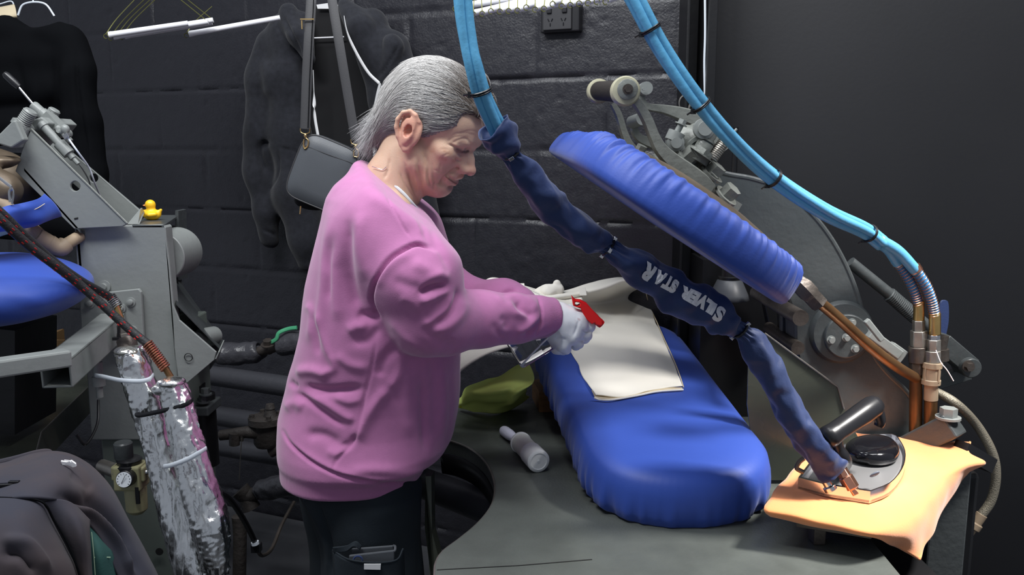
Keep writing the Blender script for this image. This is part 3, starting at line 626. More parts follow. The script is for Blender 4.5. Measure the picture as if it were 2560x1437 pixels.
# ================================================================ HOSES
def bundle(name, path, n, rb, rt, label, ties, m, spread=None, smooth=60):
    pts = catmull(pp(path), smooth); T, N, B = frames(pts); t = thing(name, label, 'hose bundle', pts[-1])
    for k_ in range(n):
        a = 2*math.pi*k_/n + .3; tw = np.linspace(0, 1.2, smooth)
        off = rb*(np.cos(a+tw)[:, None]*N+np.sin(a+tw)[:, None]*B) if n > 1 else 0
        rr = rt*(1+.05*math.sin(k_)); mk('hose', MB().tube(pts+off, rr, 16), m, t, smooth=180)
    for u in ties:
        i = int(u*(smooth-1)); c = pts[i]; mb = MB(); R_ = rb+rt+.0012
        ring = [c+R_*(math.cos(q)*N[i]+math.sin(q)*B[i]) for q in np.linspace(0, 2*math.pi, 21)]
        mb.tube(ring, .0016, 6, cap=False); mb.tube([p_+T[i]*.003 for p_ in ring], .0016, 6, cap=False); mb.box(c+R_*B[i]*-1+T[i]*.0015, (.008, .006, .008))
        mb.tube([c-B[i]*R_, c-B[i]*(R_+.010)+N[i]*.006], .0015, 6)
        mk('cable_tie', mb, M['blackplastic'], t)
    return t
bundle('hose_bundle', [(1152, -160, 1.22), (1157, 0, 1.22), (1170, 100, 1.22), (1186, 170, 1.22), (1208, 245, 1.23), (1246, 325, 1.25), (1275, 375, 1.27)], 4, .0075, .0065,
       'light blue hose bundle hanging in front of the grey hair into the navy sleeve', [.63], M['hose'])
bundle('hose_bundle', [(1540, -80, 1.42), (1588, 0, 1.42), (1650, 115, 1.43), (1730, 232, 1.44), (1820, 340, 1.46), (1930, 442, 1.50), (2060, 528, 1.54), (2160, 575, 1.63), (2205, 608, 1.652)], 4, .0085, .0072,
       'light blue hose bundle curving over the grey press arm to the coiled couplings', [.22, .42, .64, .90], M['hose'])
# two couplings and the brass uprights
def riser(path, coil_n, xr, yb, yt, Y, label, m, wide):
    pts = catmull(pp(path), 40); t = thing('pipe_riser', label, 'pipe', P(xr, yb, Y))
    mk('hose', MB().tube(pts, .0095, 14), M['hose_in'], t)
    c = MB(); T, N, B = frames(pts); m_ = coil_n*12; u = np.linspace(0, len(pts)-1, m_); i0 = np.minimum(u.astype(int), len(pts)-2); fr = (u-i0)[:, None]
    ctr = pts[i0]*(1-fr)+pts[i0+1]*fr; NN = N[i0]; BB = B[i0]; a = np.linspace(0, coil_n*2*np.pi, m_)
    c.tube(ctr+.0108*(np.cos(a)[:, None]*NN+np.sin(a)[:, None]*BB), .0009, 5)
    mk('copper_coil', c, M['copper'], t); mk('collar', MB().lathe(pts[0], pts[1]-pts[0], [(-.006, .0125), (.006, .0125)], 20), M['copper'], t)
    return t, pts
t1, a1 = riser([(2245, 655, 1.69), (2268, 690, 1.69), (2287, 730, 1.69), (2297, 762, 1.69)], 17, 2300, 1090, 760, 1.69, 'left tarnished brass pipe rising to a copper coiled blue hose', M['bronze'], 1)
t2, a2 = riser([(2288, 672, 1.675), (2315, 715, 1.675), (2330, 755, 1.675), (2337, 790, 1.675)], 18, 2335, 1090, 790, 1.675, 'right brass pipe with a large ribbed coupling beside the blue valve lever', M['bronze'], 1)
mk('hose', MB().tube(pp([(2196, 606, 1.652), (2222, 624, 1.67), (2247, 660, 1.69)]), .0112, 16, smooth=16), M['hose'], t1, smooth=180); mk('hose', MB().tube(pp([(2196, 598, 1.645), (2245, 628, 1.66), (2291, 678, 1.675)]), .0112, 16, smooth=16), M['hose'], t2, smooth=180)
def up(t, name, x0, y0, x1, y1, Y, r, m, n=24, flat=False):
    a, b = P(x0, y0, Y), P(x1, y1, Y); b[1] = a[1]; return mk(name, MB().cyl(a, b, r, n), m, t, smooth=40 if n > 8 else 20, bevel=.0012)
up(t1, 'braided_sleeve', 2298, 752, 2297, 800, 1.69, .0108, M['brass']); up(t1, 'hex_nut', 2297, 800, 2297, 826, 1.69, .0125, M['dullsteel'], 6)
up(t1, 'coupling', 2297, 826, 2297, 866, 1.69, .0165, M['dullsteel'], 6); up(t1, 'union', 2294, 866, 2294, 905, 1.69, .0175, M['darksteel'], 20); up(t1, 'union', 2292, 905, 2292, 935, 1.69, .0150, M['darksteel'], 6)
up(t1, 'pipe', 2290, 930, 2288, 1160, 1.69, .0125, M['bronze'])
up(t2, 'braided_sleeve', 2337, 782, 2337, 836, 1.675, .0112, M['brass']); up(t2, 'hex_nut', 2336, 836, 2336, 850, 1.675, .0115, M['steel'], 6)
up(t2, 'coupling', 2334, 848, 2334, 878, 1.675, .0135, M['dullsteel'], 6); up(t2, 'union', 2332, 876, 2332, 905, 1.675, .0155, M['dullsteel'], 8)
cp_ = MB(); a_ = P(2331, 905, 1.675); hgt = a_[2]-P(2331, 960, 1.675)[2]
cp_.lathe(a_-np.array([0, 0, hgt]), (0, 0, 1), [(0, .0185), (.010, .0185), (.0105, .0168), (hgt-.012, .0168), (hgt-.0115, .0190), (hgt, .0190)], 28)
for q in range(4): cp_.box(a_+[.0172*math.cos(q*math.pi/2+.4), .0172*math.sin(q*math.pi/2+.4), -hgt/2], (.004, .004, hgt*.7))
mk('ribbed_coupling', cp_, M['tan'], t2, bevel=.0008)
up(t2, 'nipple', 2328, 958, 2327, 1000, 1.675, .0135, M['tan']); up(t2, 'pipe', 2327, 1000, 2324, 1160, 1.675, .0125, M['bronze'])
mk('string', MB().tube(pp([(2340, 875, 1.655), (2352, 905, 1.65), (2368, 925, 1.645), (2384, 952, 1.645)]), .0011, 5, smooth=14), M['white'], t2)
vl = MB(); vp = np.array([(2352, 830), (2349, 775), (2354, 755), (2362, 751), (2371, 757), (2372, 800), (2366, 835)], float); vl.prism(pp(catmull(vp, 26), 1.74), (0, .006, 0))
vt = thing('valve_lever', 'dark blue valve lever standing behind the right brass pipe', 'valve', P(2358, 900, 1.74)); mk('lever', vl, M['navy'], vt, smooth=30); mk('valve_stem', MB().cyl(P(2360, 838, 1.745), P(2352, 880, 1.745), .010).cyl(P(2352, 872, 1.745), P(2352, 900, 1.745), .016), M['darksteel'], vt)
# braided hose looping at far right
bh = thing('braided_hose', 'steel braided hose looping down behind the orange cloth at the right edge', 'hose', P(2425, 1330, 1.7))
mk('hose', MB().tube(pp([(2320, 970, 1.72), (2385, 1005, 1.68), (2440, 1060, 1.70), (2480, 1130, 1.70), (2490, 1190, 1.70), (2478, 1250, 1.70), (2450, 1292, 1.70)]), .0095, 16, smooth=60), M['braid'], bh)
mk('end_fitting', MB().lathe(P(2455, 1285, 1.70), P(2432, 1318, 1.70)-P(2455, 1285, 1.70), [(0, .0115), (.022, .0115), (.023, .015), (.036, .015), (.037, .010), (.07, .009)], 12), M['tan'], bh, bevel=.001)

# ================================================================ NAVY HOSE SLEEVE
spts = [(1232, 316, 1.25), (1262, 356, 1.26), (1280, 384, 1.27), (1300, 415, 1.28), (1345, 472, 1.30), (1400, 535, 1.32), (1455, 580, 1.33), (1500, 605, 1.34), (1522, 618, 1.345), (1570, 652, 1.35), (1640, 700, 1.36), (1720, 745, 1.36), (1790, 785, 1.36), (1835, 815, 1.36), (1850, 826, 1.36), (1890, 870, 1.37), (1930, 940, 1.38), (1965, 1010, 1.38), (2010, 1080, 1.38), (2060, 1150, 1.38), (2085, 1182, 1.38)]
srad = [42, 34, 17, 27, 39, 40, 37, 29, 20, 37, 46, 50, 46, 30, 19, 38, 40, 42, 44, 40, 42]
SN = 240; sc_ = catmull(pp(spts), SN); sr = np.interp(np.linspace(0, 1, SN), np.linspace(0, 1, len(srad)), srad)
sr = np.convolve(np.pad(sr, 3, 'edge'), np.ones(7)/7, 'valid')/F_PX*1.36
T_, N_, B_ = frames(sc_)
vup = np.array([0, -1., 0]); N_ = np.array([unit(vup-t*vup.dot(t)) for t in T_]); B_ = np.cross(T_, N_)   # N points to the room, B across
na = 48; ang = np.linspace(0, 2*np.pi, na, endpoint=False); vv = []
srnd = np.random.default_rng(3)
for i in range(SN):
    u = i/(SN-1); near = min(abs(u-q) for q in (.10, .40, .70)); g = math.exp(-(near/.022)**2)
    w1 = 1 + .16*g*np.sin(ang*11+u*40) + .045*np.sin(ang*3+u*30)*(1-g) + (.07+.08*(u > .7))*(1-g)*np.sin(ang*2+7*math.sin(u*11)+u*75) + .035*np.sin(ang*5-u*70)
    vv += list(sc_[i] + (sr[i]*w1*np.cos(ang))[:, None]*N_[i] + (sr[i]*w1*np.sin(ang))[:, None]*B_[i])
vv = np.array(vv); vv = vv + nz(vv, 24, .0065, 3) + nz(vv, 55, .0030, 9)
sl = thing('hose_sleeve', 'navy fabric sleeve with white lettering sagging from the hoses down to the iron', 'hose sleeve', sc_[-1])
mk('fabric_tube', (vv, grid_faces(SN, na, True)), M['navy'], sl, smooth=180, solid=.0012)
for u, beads in ((.10, 1), (.40, 3), (.70, 2)):
    i = int(u*(SN-1)); c = sc_[i]; R_ = sr[i]+.001; mb = MB()
    mb.tube([c+R_*(math.cos(q)*N_[i]+math.sin(q)*B_[i]) for q in np.linspace(0, 2*math.pi, 25)], .0026, 6, cap=False)
    tt = mk('cable_tie', mb, M['blackplastic'], sl)
    for j in range(beads):
        q = math.pi*(.5-.9*j/max(1, beads-1)) if beads > 1 else .3; mk('metal_clip', MB().box(c+(R_+.002)*(math.cos(q)*N_[i]+math.sin(q)*B_[i]), (.005, .006, .008), np.array([N_[i], T_[i], B_[i]])), M['steel'], tt, bevel=.0008)
def text_mesh(body, size, offset=.0, res=4):
    cu = bpy.data.curves.new('lettering_curve', 'FONT'); cu.body = body; cu.size = size; cu.offset = offset; cu.resolution_u = res; cu.fill_mode = 'FRONT'
    ob = bpy.data.objects.new('lettering_tmp', cu); C.objects.link(ob); dg = bpy.context.evaluated_depsgraph_get(); dg.update()
    me = bpy.data.meshes.new_from_object(ob.evaluated_get(dg)); v = np.array([x.co[:] for x in me.vertices]); f = [tuple(p.vertices) for p in me.polygons]
    bpy.data.objects.remove(ob); bpy.data.meshes.remove(me); return v, f
import bmesh
def subdiv_geo(v, f, mx):
    bm = bmesh.new(); bv = [bm.verts.new(a) for a in v]
    for q in f:
        try: bm.faces.new([bv[i] for i in q])
        except ValueError: pass
    bmesh.ops.triangulate(bm, faces=bm.faces)
    for _ in range(4):
        e = [x for x in bm.edges if x.calc_length() > mx]
        if not e: break
        bmesh.ops.subdivide_edges(bm, edges=e, cuts=1); bmesh.ops.triangulate(bm, faces=[x for x in bm.faces if len(x.verts) > 3])
    bm.verts.index_update(); v = np.array([x.co[:] for x in bm.verts]); f = [tuple(a.index for a in x.verts) for x in bm.faces]; bm.free(); return v, f
def sleeve_text(groups):
    cum = np.r_[0, np.cumsum(np.linalg.norm(np.diff(sc_, axis=0), axis=1))]
    iA = int(np.argmin(np.abs(to_px(sc_)[:, 0]-1792)))
    pos = cum[iA]; mb = MB()
    for body, size in groups:
        v, f = text_mesh(body, size, .0019); wdt = v[:, 0].max()
        v, f = subdiv_geo(v, f, .006); out = []
        for x, y, _ in v:
            s_ = pos - x; i = int(np.clip(np.searchsorted(cum, s_), 1, SN-2)); r_ = sr[i]*1.02
            th = (y - .010)/r_*1.0 + SLTH
            # radius of the actual fabric there
            kf = (th % (2*np.pi))/(2*np.pi)*na; k0 = int(kf) % na; k1 = (k0+1) % na; kf -= int(kf)
            rr_ = max(max(np.linalg.norm(vv[ii*na+k0]-sc_[ii]), np.linalg.norm(vv[ii*na+k1]-sc_[ii])) for ii in (i-1, i)) + .0018
            fr = (s_-cum[i-1])/(cum[i]-cum[i-1]); c = sc_[i-1]*(1-fr)+sc_[i]*fr
            out.append(c + rr_*(math.cos(th)*N_[i]+math.sin(th)*B_[i]))
        mb.add(out, f); pos -= wdt+.0015
    return mb
SLTH = -.15
mk('lettering', sleeve_text([('S', .031), ('ILVER', .024), (' ST', .024), ('A', .024), ('R', .031)]), M['logo'], sl, smooth=0, label='white lettering on the sleeve')

# ================================================================ IRON, CLOTH, REST
IZ = .915
mk('iron_rest', MB().prism([PZ(1990, 1300, IZ-.012), PZ(2180, 1330, IZ-.012), PZ(2330, 1160, IZ-.012), PZ(2140, 1090, IZ-.012)], (0, 0, -.012)), M['darksteel'], press, smooth=0, bevel=.002)
rs = MB(); rs.bar(PZ(2045, 1290, IZ-.02), PZ(2045, 1290, IZ-.02)-[0, 0, .045], .03, .02, up=(1, 0, 0)); mk('rest_bracket', rs, M['darksteel'], press, smooth=0, bevel=.002); mk('rest_bracket', MB().bar(PZ(2250, 1180, IZ-.02), PZ(2370, 1190, IZ-.02), .03, .022), M['darksteel'], press, smooth=0, bevel=.002)
Zc = lambda a, b, z=IZ: PZ(a, b, z)
rows = [[Zc(2105, 1035, IZ+.012), Zc(2130, 1078), Zc(2230, 1092), Zc(2330, 1103), Zc(2415, 1106, IZ+.004), Zc(2425, 1102, IZ+.012)],
        [Zc(2060, 1105), Zc(2130, 1120), Zc(2230, 1130), Zc(2330, 1135), Zc(2410, 1130), Zc(2424, 1132, IZ-.002)],
        [Zc(2010, 1150), Zc(2110, 1165), Zc(2220, 1172), Zc(2330, 1165), Zc(2420, 1155), Zc(2462, 1156, IZ-.008)],
        [Zc(1960, 1200), Zc(2080, 1220), Zc(2200, 1228), Zc(2310, 1210, IZ-.002), Zc(2385, 1190, IZ-.014), Zc(2425, 1178, IZ-.03)],
        [Zc(1920, 1250, IZ+.008), Zc(2050, 1268), Zc(2180, 1282, IZ-.001), Zc(2290, 1265, IZ-.012), Zc(2350, 1250, IZ-.035), Zc(2382, 1232, IZ-.055)],
        [Zc(1910, 1272, IZ+.005), Zc(2040, 1300, IZ-.002), Zc(2170, 1322, IZ-.006), Zc(2262, 1330, IZ-.03), Zc(2305, 1335, IZ-.06), Zc(2330, 1330, IZ-.08)],
        [Zc(1925, 1290, IZ-.010), Zc(2050, 1318, IZ-.018), Zc(2175, 1340, IZ-.018), Zc(2235, 1365, IZ-.06), Zc(2285, 1392, IZ-.09), Zc(2300, 1398, IZ-.095)]]
cl = patch(rows, 60, 60, .003, 20, 2)
one('cloth', cl, M['orange'], 'bright orange cloth under the steam iron, one corner hanging down', 'cloth', smooth=180, solid=.003)
fold = patch([[Zc(1915, 1262, IZ+.006), Zc(1990, 1285, IZ+.001), Zc(2070, 1300, IZ-.003)], [Zc(1908, 1272, IZ-.002), Zc(1975, 1296, IZ-.012), Zc(2060, 1312, IZ-.012)], [Zc(1925, 1286, IZ-.012), Zc(1985, 1300, IZ-.018), Zc(2070, 1316, IZ-.016)], [Zc(1960, 1284, IZ-.012), Zc(2010, 1296, IZ-.018), Zc(2075, 1312, IZ-.016)]], 16, 20)
iron = thing('steam_iron', 'black handled steam iron with a bright metal soleplate resting on the orange cloth', 'iron', PZ(2130, 1195, IZ))
SOL = np.array([(1994, 1222), (2060, 1240), (2174, 1258), (2224, 1236), (2255, 1197), (2262, 1158), (2250, 1128), (2231, 1109), (2180, 1110), (2100, 1138), (2030, 1172)], float)
sp = np.array([PZ(a, b, IZ+.004) for a, b in SOL]); sp = np.r_[sp[:3], catmull(sp[2:9], 20)[1:], sp[9:]]
M['satin'] = mat('satin_iron_metal', (.62, .62, .63), .38, metal=.85)
mk('soleplate', MB().prism(sp, (0, 0, .006)), M['satin'], iron, smooth=20, bevel=.001)
ring = MB(); cen = sp.mean(0); inn = cen+(sp-cen)*.965; n = len(sp); h_ = np.array([0, 0, .021])
ring.add(list(sp)+list(sp+h_)+list(inn+h_)+list(inn), [q for i in range(n) for q in ((i, (i+1) % n, n+(i+1) % n, n+i), (n+i, n+(i+1) % n, 2*n+(i+1) % n, 2*n+i), (2*n+i, 2*n+(i+1) % n, 3*n+(i+1) % n, 3*n+i))])
mk('skirt', ring, mat('polished_skirt', (.75, .76, .8), .18, metal=1), iron, smooth=25)
inn2 = cen+(sp-cen)*.9; mk('steam_chest', MB().prism(inn2+[0, 0, .004], (0, 0, .010)), M['satin'], iron, smooth=30, bevel=.003)
d0 = unit(PZ(2231, 1109, IZ)-PZ(2085, 1240, IZ)); dl = np.cross([0, 0, 1], d0)
bc = PZ(2172, 1172, IZ)+np.array([0, 0, .019])
mb = MB(); prof = [(.0, .5), (.004, .95), (.012, 1.0), (.020, .97), (.026, .85), (.029, .5), (.030, .02)]
v = []; N_e = 48
for z_, s_ in prof:
    for q in np.linspace(0, 2*np.pi, N_e, endpoint=False): v.append(bc+d0*(math.cos(q)*.066*s_+.022)+dl*math.sin(q)*.045*s_*(1-.18*math.cos(q))+np.array([0, 0, z_]))
mb.add(v, grid_faces(len(prof), N_e, True)+[tuple(range(N_e))[::-1], tuple(range((len(prof)-1)*N_e, len(prof)*N_e))])
mk('body_cover', mb, M['blackglass'], iron, smooth=60)
mk('badge', MB().ell(P(2184, 1186, 1.375)+[0, -.004, .002], (.009, .004, .004), np.array([unit([1, 0, .45]), unit([-.2, -.8, .6]), [0, 0, 1]])), mat('grey_badge', (.14, .16, .2), .35), iron)
g1, g2 = P(2072, 1092, 1.37), P(2188, 1012, 1.44)
hm_ = MB(); gd = unit(g2-g1); L_ = np.linalg.norm(g2-g1)
hm_.lathe(g1-gd*.012, gd, [(0, .010), (.004, .0165), (.012, .0195), (.03, .0180), (.06, .0180), (L_*.8, .0195), (L_+.004, .0195), (L_+.014, .017), (L_+.020, .010), (L_+.0205, .001)], 28)
hg = mk('handle', hm_, M['blackplastic'], iron, smooth=60)
pb_ = MB(); b1 = PZ(2100, 1160, IZ+.02); pb_.tube([g1+gd*.012, P(2092, 1120, 1.38), P(2110, 1150, 1.39), b1], [.014, .012, .013, .018], 16, smooth=14)
pb_.tube([g2, P(2200, 1050, 1.44), P(2196, 1065, 1.44)], [.012, .010, .008], 14, smooth=8)
mk('handle_post', pb_, M['blackplastic'], iron, smooth=60)
mk('trigger_bracket', MB().tube(pp([(2010, 1145, 1.36), (1998, 1155, 1.36), (1992, 1170, 1.36), (2008, 1180, 1.36)]), .004, 8, smooth=14), M['darksteel'], iron)
f_ = MB(); f_.lathe(P(2072, 1215, 1.375), unit(P(2052, 1180, 1.38)-P(2072, 1215, 1.375)), [(-.008, .011), (0, .011), (.001, .0075), (.03, .0075), (.031, .0095), (.05, .0095)], 16)
mk('hose_fitting', f_, M['steel'], iron, bevel=.0008)
f_ = MB(); f_.lathe(P(2132, 1222, 1.365), unit(P(2100, 1170, 1.38)-P(2132, 1222, 1.365)), [(-.01, .0085), (0, .0095), (.001, .0125), (.022, .0125), (.023, .0105), (.05, .0105)], 6)
mk('hose_fitting', f_, M['copper'], iron, bevel=.0008)

# ================================================================ TROUSERS ON THE BUCK
def BZ(px, py, h=.0):  # point on the top plane of the buck
    n = BR@np.array([0, 0, 1.]); p0 = BT + n*(.089+h); d = ray(px, py); o_ = np.array([0, 0, CAMZ]); t = (p0-o_).dot(n)/d.dot(n); return o_+d*t
rows = [[BZ(1488, 990), BZ(1540, 994), BZ(1590, 985), BZ(1650, 972), BZ(1706, 966)],
        [BZ(1462, 950), BZ(1510, 958, .004), BZ(1580, 950, .005), BZ(1650, 930, .005), BZ(1688, 912, .001)],
        [BZ(1440, 900), BZ(1490, 905, .006), BZ(1560, 890, .010), BZ(1630, 870, .008), BZ(1660, 850, .001)],
        [BZ(1418, 866), BZ(1480, 850, .014), BZ(1545, 835, .012), BZ(1605, 820, .010), BZ(1638, 800, .001)],
        [BZ(1400, 835, .01), BZ(1460, 815, .02), BZ(1530, 795, .015), BZ(1590, 780, .012), BZ(1620, 760, .005)],
        [BZ(1370, 790, .03), BZ(1440, 770, .04), BZ(1510, 755, .035), BZ(1575, 740, .03), BZ(1610, 725, .02)],
        [P(1340, 745, 2.14), P(1410, 742, 2.16), P(1490, 728, 2.18), P(1560, 705, 2.18), P(1612, 712, 2.16)],
        [P(1330, 735, 2.19), P(1400, 728, 2.21), P(1480, 708, 2.23), P(1545, 692, 2.23), P(1590, 706, 2.21)]]
tr = thing('trousers', 'cream canvas trousers spread over the lower blue pad with one leg towards the camera', 'trousers', BT)
mk('leg_panel', patch(rows, 80, 60, .004, 16, 4), M['pants'], tr, smooth=180, solid=.002)
hemr = [[BZ(1488, 990, .002), BZ(1540, 994, .004), BZ(1590, 986, .004), BZ(1650, 973, .004), BZ(1706, 968, .002)], [BZ(1480, 996, .001), BZ(1530, 1002, .0), BZ(1590, 990, .0), BZ(1650, 981, .0), BZ(1709, 976, 0)], [BZ(1478, 975, 0), BZ(1530, 982, 0), BZ(1590, 972, 0), BZ(1650, 960, 0), BZ(1700, 958, 0)]]
mk('hem_lining', patch(hemr[:1]+[[p_+np.array([0, 0, -.004]) for p_ in hemr[0]]]+[hemr[2]], 10, 40, .001, 30, 1), M['hem_in'], tr, smooth=180)
mk('hem', MB().tube(catmull(np.array([BZ(1486, 994, .004), BZ(1500, 999, .002), BZ(1530, 999, .004), BZ(1590, 989, .003), BZ(1640, 979, .003), BZ(1690, 975, .003), BZ(1708, 974, .002)]), 40), .0022, 8), M['pants'], tr)
mk('side_seam', MB().tube(np.array([BZ(1709, 968, .002), BZ(1690, 912, .004), BZ(1662, 850, .004), BZ(1640, 800, .005), BZ(1622, 760, .008), P(1612, 715, 2.15)]), .0012, 6, smooth=30), M['hem_in'], tr)
# second leg falling to the left behind the woman, and the rolled waist
rows = [[P(1345, 735, 2.10), P(1360, 790, 1.95), P(1345, 850, 1.86)], [P(1300, 712, 2.14), P(1290, 790, 1.98), P(1290, 860, 1.88)], [P(1240, 702, 2.16), P(1225, 790, 2.0), P(1230, 880, 1.90)], [P(1195, 715, 2.16), P(1170, 810, 2.02), P(1170, 915, 1.92)], [P(1150, 780, 2.14), P(1120, 860, 2.02), P(1130, 955, 1.94)]]
mk('leg_panel', patch(rows, 50, 40, .010, 9, 8), M['pants'], tr, smooth=180, solid=.003)
rows = [[P(1190, 722, 2.18), P(1190, 745, 2.12), P(1195, 780, 2.05)], [P(1225, 697, 2.20), P(1230, 725, 2.12), P(1235, 775, 2.05)], [P(1290, 708, 2.22), P(1290, 728, 2.14), P(1300, 770, 2.05)], [P(1335, 722, 2.24), P(1345, 738, 2.16), P(1350, 770, 2.05)], [P(1400, 738, 2.24), P(1405, 750, 2.16), P(1410, 780, 2.05)], [P(1450, 735, 2.24), P(1455, 750, 2.16), P(1460, 790, 2.05)]]
mk('waist_panel', patch(rows, 60, 30, .005, 16, 8), M['pants'], tr, smooth=180, solid=.003)
kn = Field(np.arange(.0, .25, .0025), np.arange(2.08, 2.3, .0025), np.arange(1.12, 1.26, .0025))
kn.chain([P(1345, 735, 2.2), P(1370, 728, 2.18), P(1396, 722, 2.18)], [.016, .018, .015], .01); kn.chain([P(1396, 728, 2.18), P(1394, 708, 2.18)], [.010, .007], .004); kn.ell(P(1392, 706, 2.18), (.010, .008, .006), k=.004)
v_, F_ = kn.mesh(2); v_ += nz(v_, 60, .0025, 4)
mk('rolled_waistband', (v_, F_), M['pants'], tr, smooth=180)
for a, b in ((1302, 718), (1455, 728)): mk('belt_loop', MB().bar(P(a, b-9, 2.17), P(a+3, b+10, 2.12), .018, .003), M['pants'], tr, smooth=0, bevel=.001)

# ================================================================ ITEMS ON THE TABLE
# lint roller
lr = thing('lint_roller', 'white lint roller with a grey-white handle lying on the grey worktop', 'lint roller', PZ(1325, 1170, TZ))
rr_ = .0215; ra_ = PZ(1300, 1128, TZ+rr_); rb_ = PZ(1342, 1152, TZ+rr_); rd = unit(rb_-ra_); Lr = .105; rb_ = ra_+rd*Lr
ra_ = PZ(1302, 1106, TZ+rr_*1.12); rb_ = PZ(1344, 1150, TZ+rr_*1.12); rd = unit(rb_-ra_); Lr = np.linalg.norm(rb_-ra_)
mk('paper_roll', MB().lathe(ra_, rd, [(0, rr_*.9), (.0015, rr_), (Lr*.52, rr_), (Lr*.53, rr_*1.02), (Lr-.002, rr_*1.02), (Lr, rr_*.9)], 36), M['rollerpaper'], lr, smooth=50)
mk('end_cap', MB().lathe(ra_, rd, [(Lr*.62, rr_*1.10), (Lr, rr_*1.12), (Lr+.006, rr_*1.10), (Lr+.008, rr_*.98), (Lr+.0085, rr_*.8), (Lr+.007, rr_*.76), (Lr+.007, .003), (Lr+.008, .0025)], 36), M['whiteplastic'], lr, smooth=40)
mk('end_cap', MB().lathe(ra_, rd, [(-.005, rr_*.7), (-.003, rr_*1.08), (.002, rr_*1.1), (.003, rr_)], 36), M['whiteplastic'], lr, smooth=40)
he = PZ(1262, 1078, TZ+.013); mk('handle', MB().tube([ra_-rd*.002, ra_+(he-ra_)*.3, ra_+(he-ra_)*.7, he+(he-ra_)*.0, he+(he-ra_)*.12, he+(he-ra_)*.2], [.008, .0085, .0125, .0125, .009, .002], 20, smooth=24), mat('pale_lilac_plastic', S(205, 206, 222), .35), lr, smooth=180)
# wooden block
bx = MB(); c0, c1_, c2_ = PZ(1330, 995, TZ), PZ(1347, 1031, TZ), PZ(1440, 1029, TZ)
bx.prism([c0, c1_, c2_, c2_+(c0-c1_)], (0, 0, .052)); one('wooden_box', bx, M['brownwood'], 'small brown wooden block on the worktop tucked beside the blue pad', 'wooden block', smooth=0, bevel=.0015)
# hi-vis garment
rows = [[PZ(1145, 1000, TZ+.03), P(1168, 968, 2.0), P(1215, 940, 2.02), P(1270, 925, 2.0), P(1325, 905, 1.98)],
        [PZ(1150, 1010, TZ+.025), P(1180, 985, 1.95), P(1225, 960, 1.95), P(1280, 945, 1.95), P(1338, 925, 1.95)],
        [PZ(1158, 1015, TZ+.012), PZ(1200, 1002, TZ+.05), P(1240, 978, 1.92), P(1290, 965, 1.92), P(1338, 945, 1.93)],
        [PZ(1180, 1024, TZ+.008), PZ(1215, 1020, TZ+.02), PZ(1255, 1005, TZ+.04), P(1290, 990, 1.92), P(1322, 965, 1.93)],
        [PZ(1195, 1031, TZ+.003), PZ(1222, 1032, TZ+.003), PZ(1250, 1030, TZ+.003), PZ(1280, 1012, TZ+.01), PZ(1310, 990, TZ+.02)]]
hv = thing('hi_vis_garment', 'yellow-green high visibility garment crumpled on the worktop between the woman and the pad', 'garment', PZ(1240, 1020, TZ))
mk('body_panel', patch(rows, 50, 50, .016, 13, 6), M['hivis'], hv, smooth=180, solid=.003)
rows = [[PZ(1148, 1004, TZ+.035), PZ(1180, 998, TZ+.03), PZ(1210, 992, TZ+.03)], [PZ(1150, 1018, TZ+.012), PZ(1180, 1018, TZ+.012), PZ(1212, 1015, TZ+.012)]]
mk('lemon_panel', patch(rows, 16, 24, .003, 20, 3), M['hivis2'], hv, smooth=180, solid=.002)
rows = [[PZ(1768, 905, TZ+.02), PZ(1788, 925, TZ+.04), PZ(1812, 950, TZ+.04)], [PZ(1790, 930, TZ+.01), PZ(1815, 965, TZ+.02), PZ(1838, 990, TZ+.015)], [PZ(1780, 960, TZ+.003), PZ(1805, 990, TZ+.003), PZ(1835, 1005, TZ+.003)]]
hv2 = thing('hi_vis_garment', 'yellow-green reflective garment scrap showing at the right edge of the pad', 'garment', PZ(1810, 985, TZ))
mk('body_panel', patch(rows, 20, 20, .006, 16, 6), M['hivis'], hv2, smooth=180, solid=.002)
# ================================================================ WOMAN
PY = 1.65
def W(px, py, c=0.0): return P(px, py, PY+c)
hb_, hp_ = math.radians(28.5), math.radians(18)
hF = np.array([math.cos(hb_)*math.cos(hp_), -math.cos(hb_)*math.sin(hp_), -math.sin(hb_)])
hU = np.array([math.sin(hb_)*math.cos(hp_), -math.sin(hb_)*math.sin(hp_), math.cos(hb_)])
hS = np.array([-math.sin(hp_), -math.cos(hp_), 0.])
hO = P(1186, 431, 1.62) - .112*hF + .038*hU
hA = np.array([hF, hS, hU])
def h(f, s, u): return hO + .001*(f*hF+s*hS+u*hU)
person = thing('person', 'grey-haired woman in a mauve sweatshirt and white gloves leaning over the pad with a bottle', 'person', (W(930, 1300)[0], PY, 0))
def seg(a, b, n): return list(np.linspace(a, b, n, endpoint=False))
xs = seg(-.46, -.28, 14)+seg(-.28, -.02, 140)+seg(-.02, .20, 18)
ys = seg(1.36, 1.52, 12)+seg(1.52, 1.76, 130)+seg(1.76, 1.96, 14)
zs = seg(.0, 1.30, 75)+seg(1.30, 1.68, 205)
B = Field(xs, ys, zs)
E = lambda c, r, k=.01, m='u', A=hA: B.ell(h(*c), np.array(r)*.001, A, k, m)
K = lambda pts, rs, k=.006, m='u': B.chain([h(*q) for q in pts], [r*.001 for r in rs], k, m)
B.h = .0019
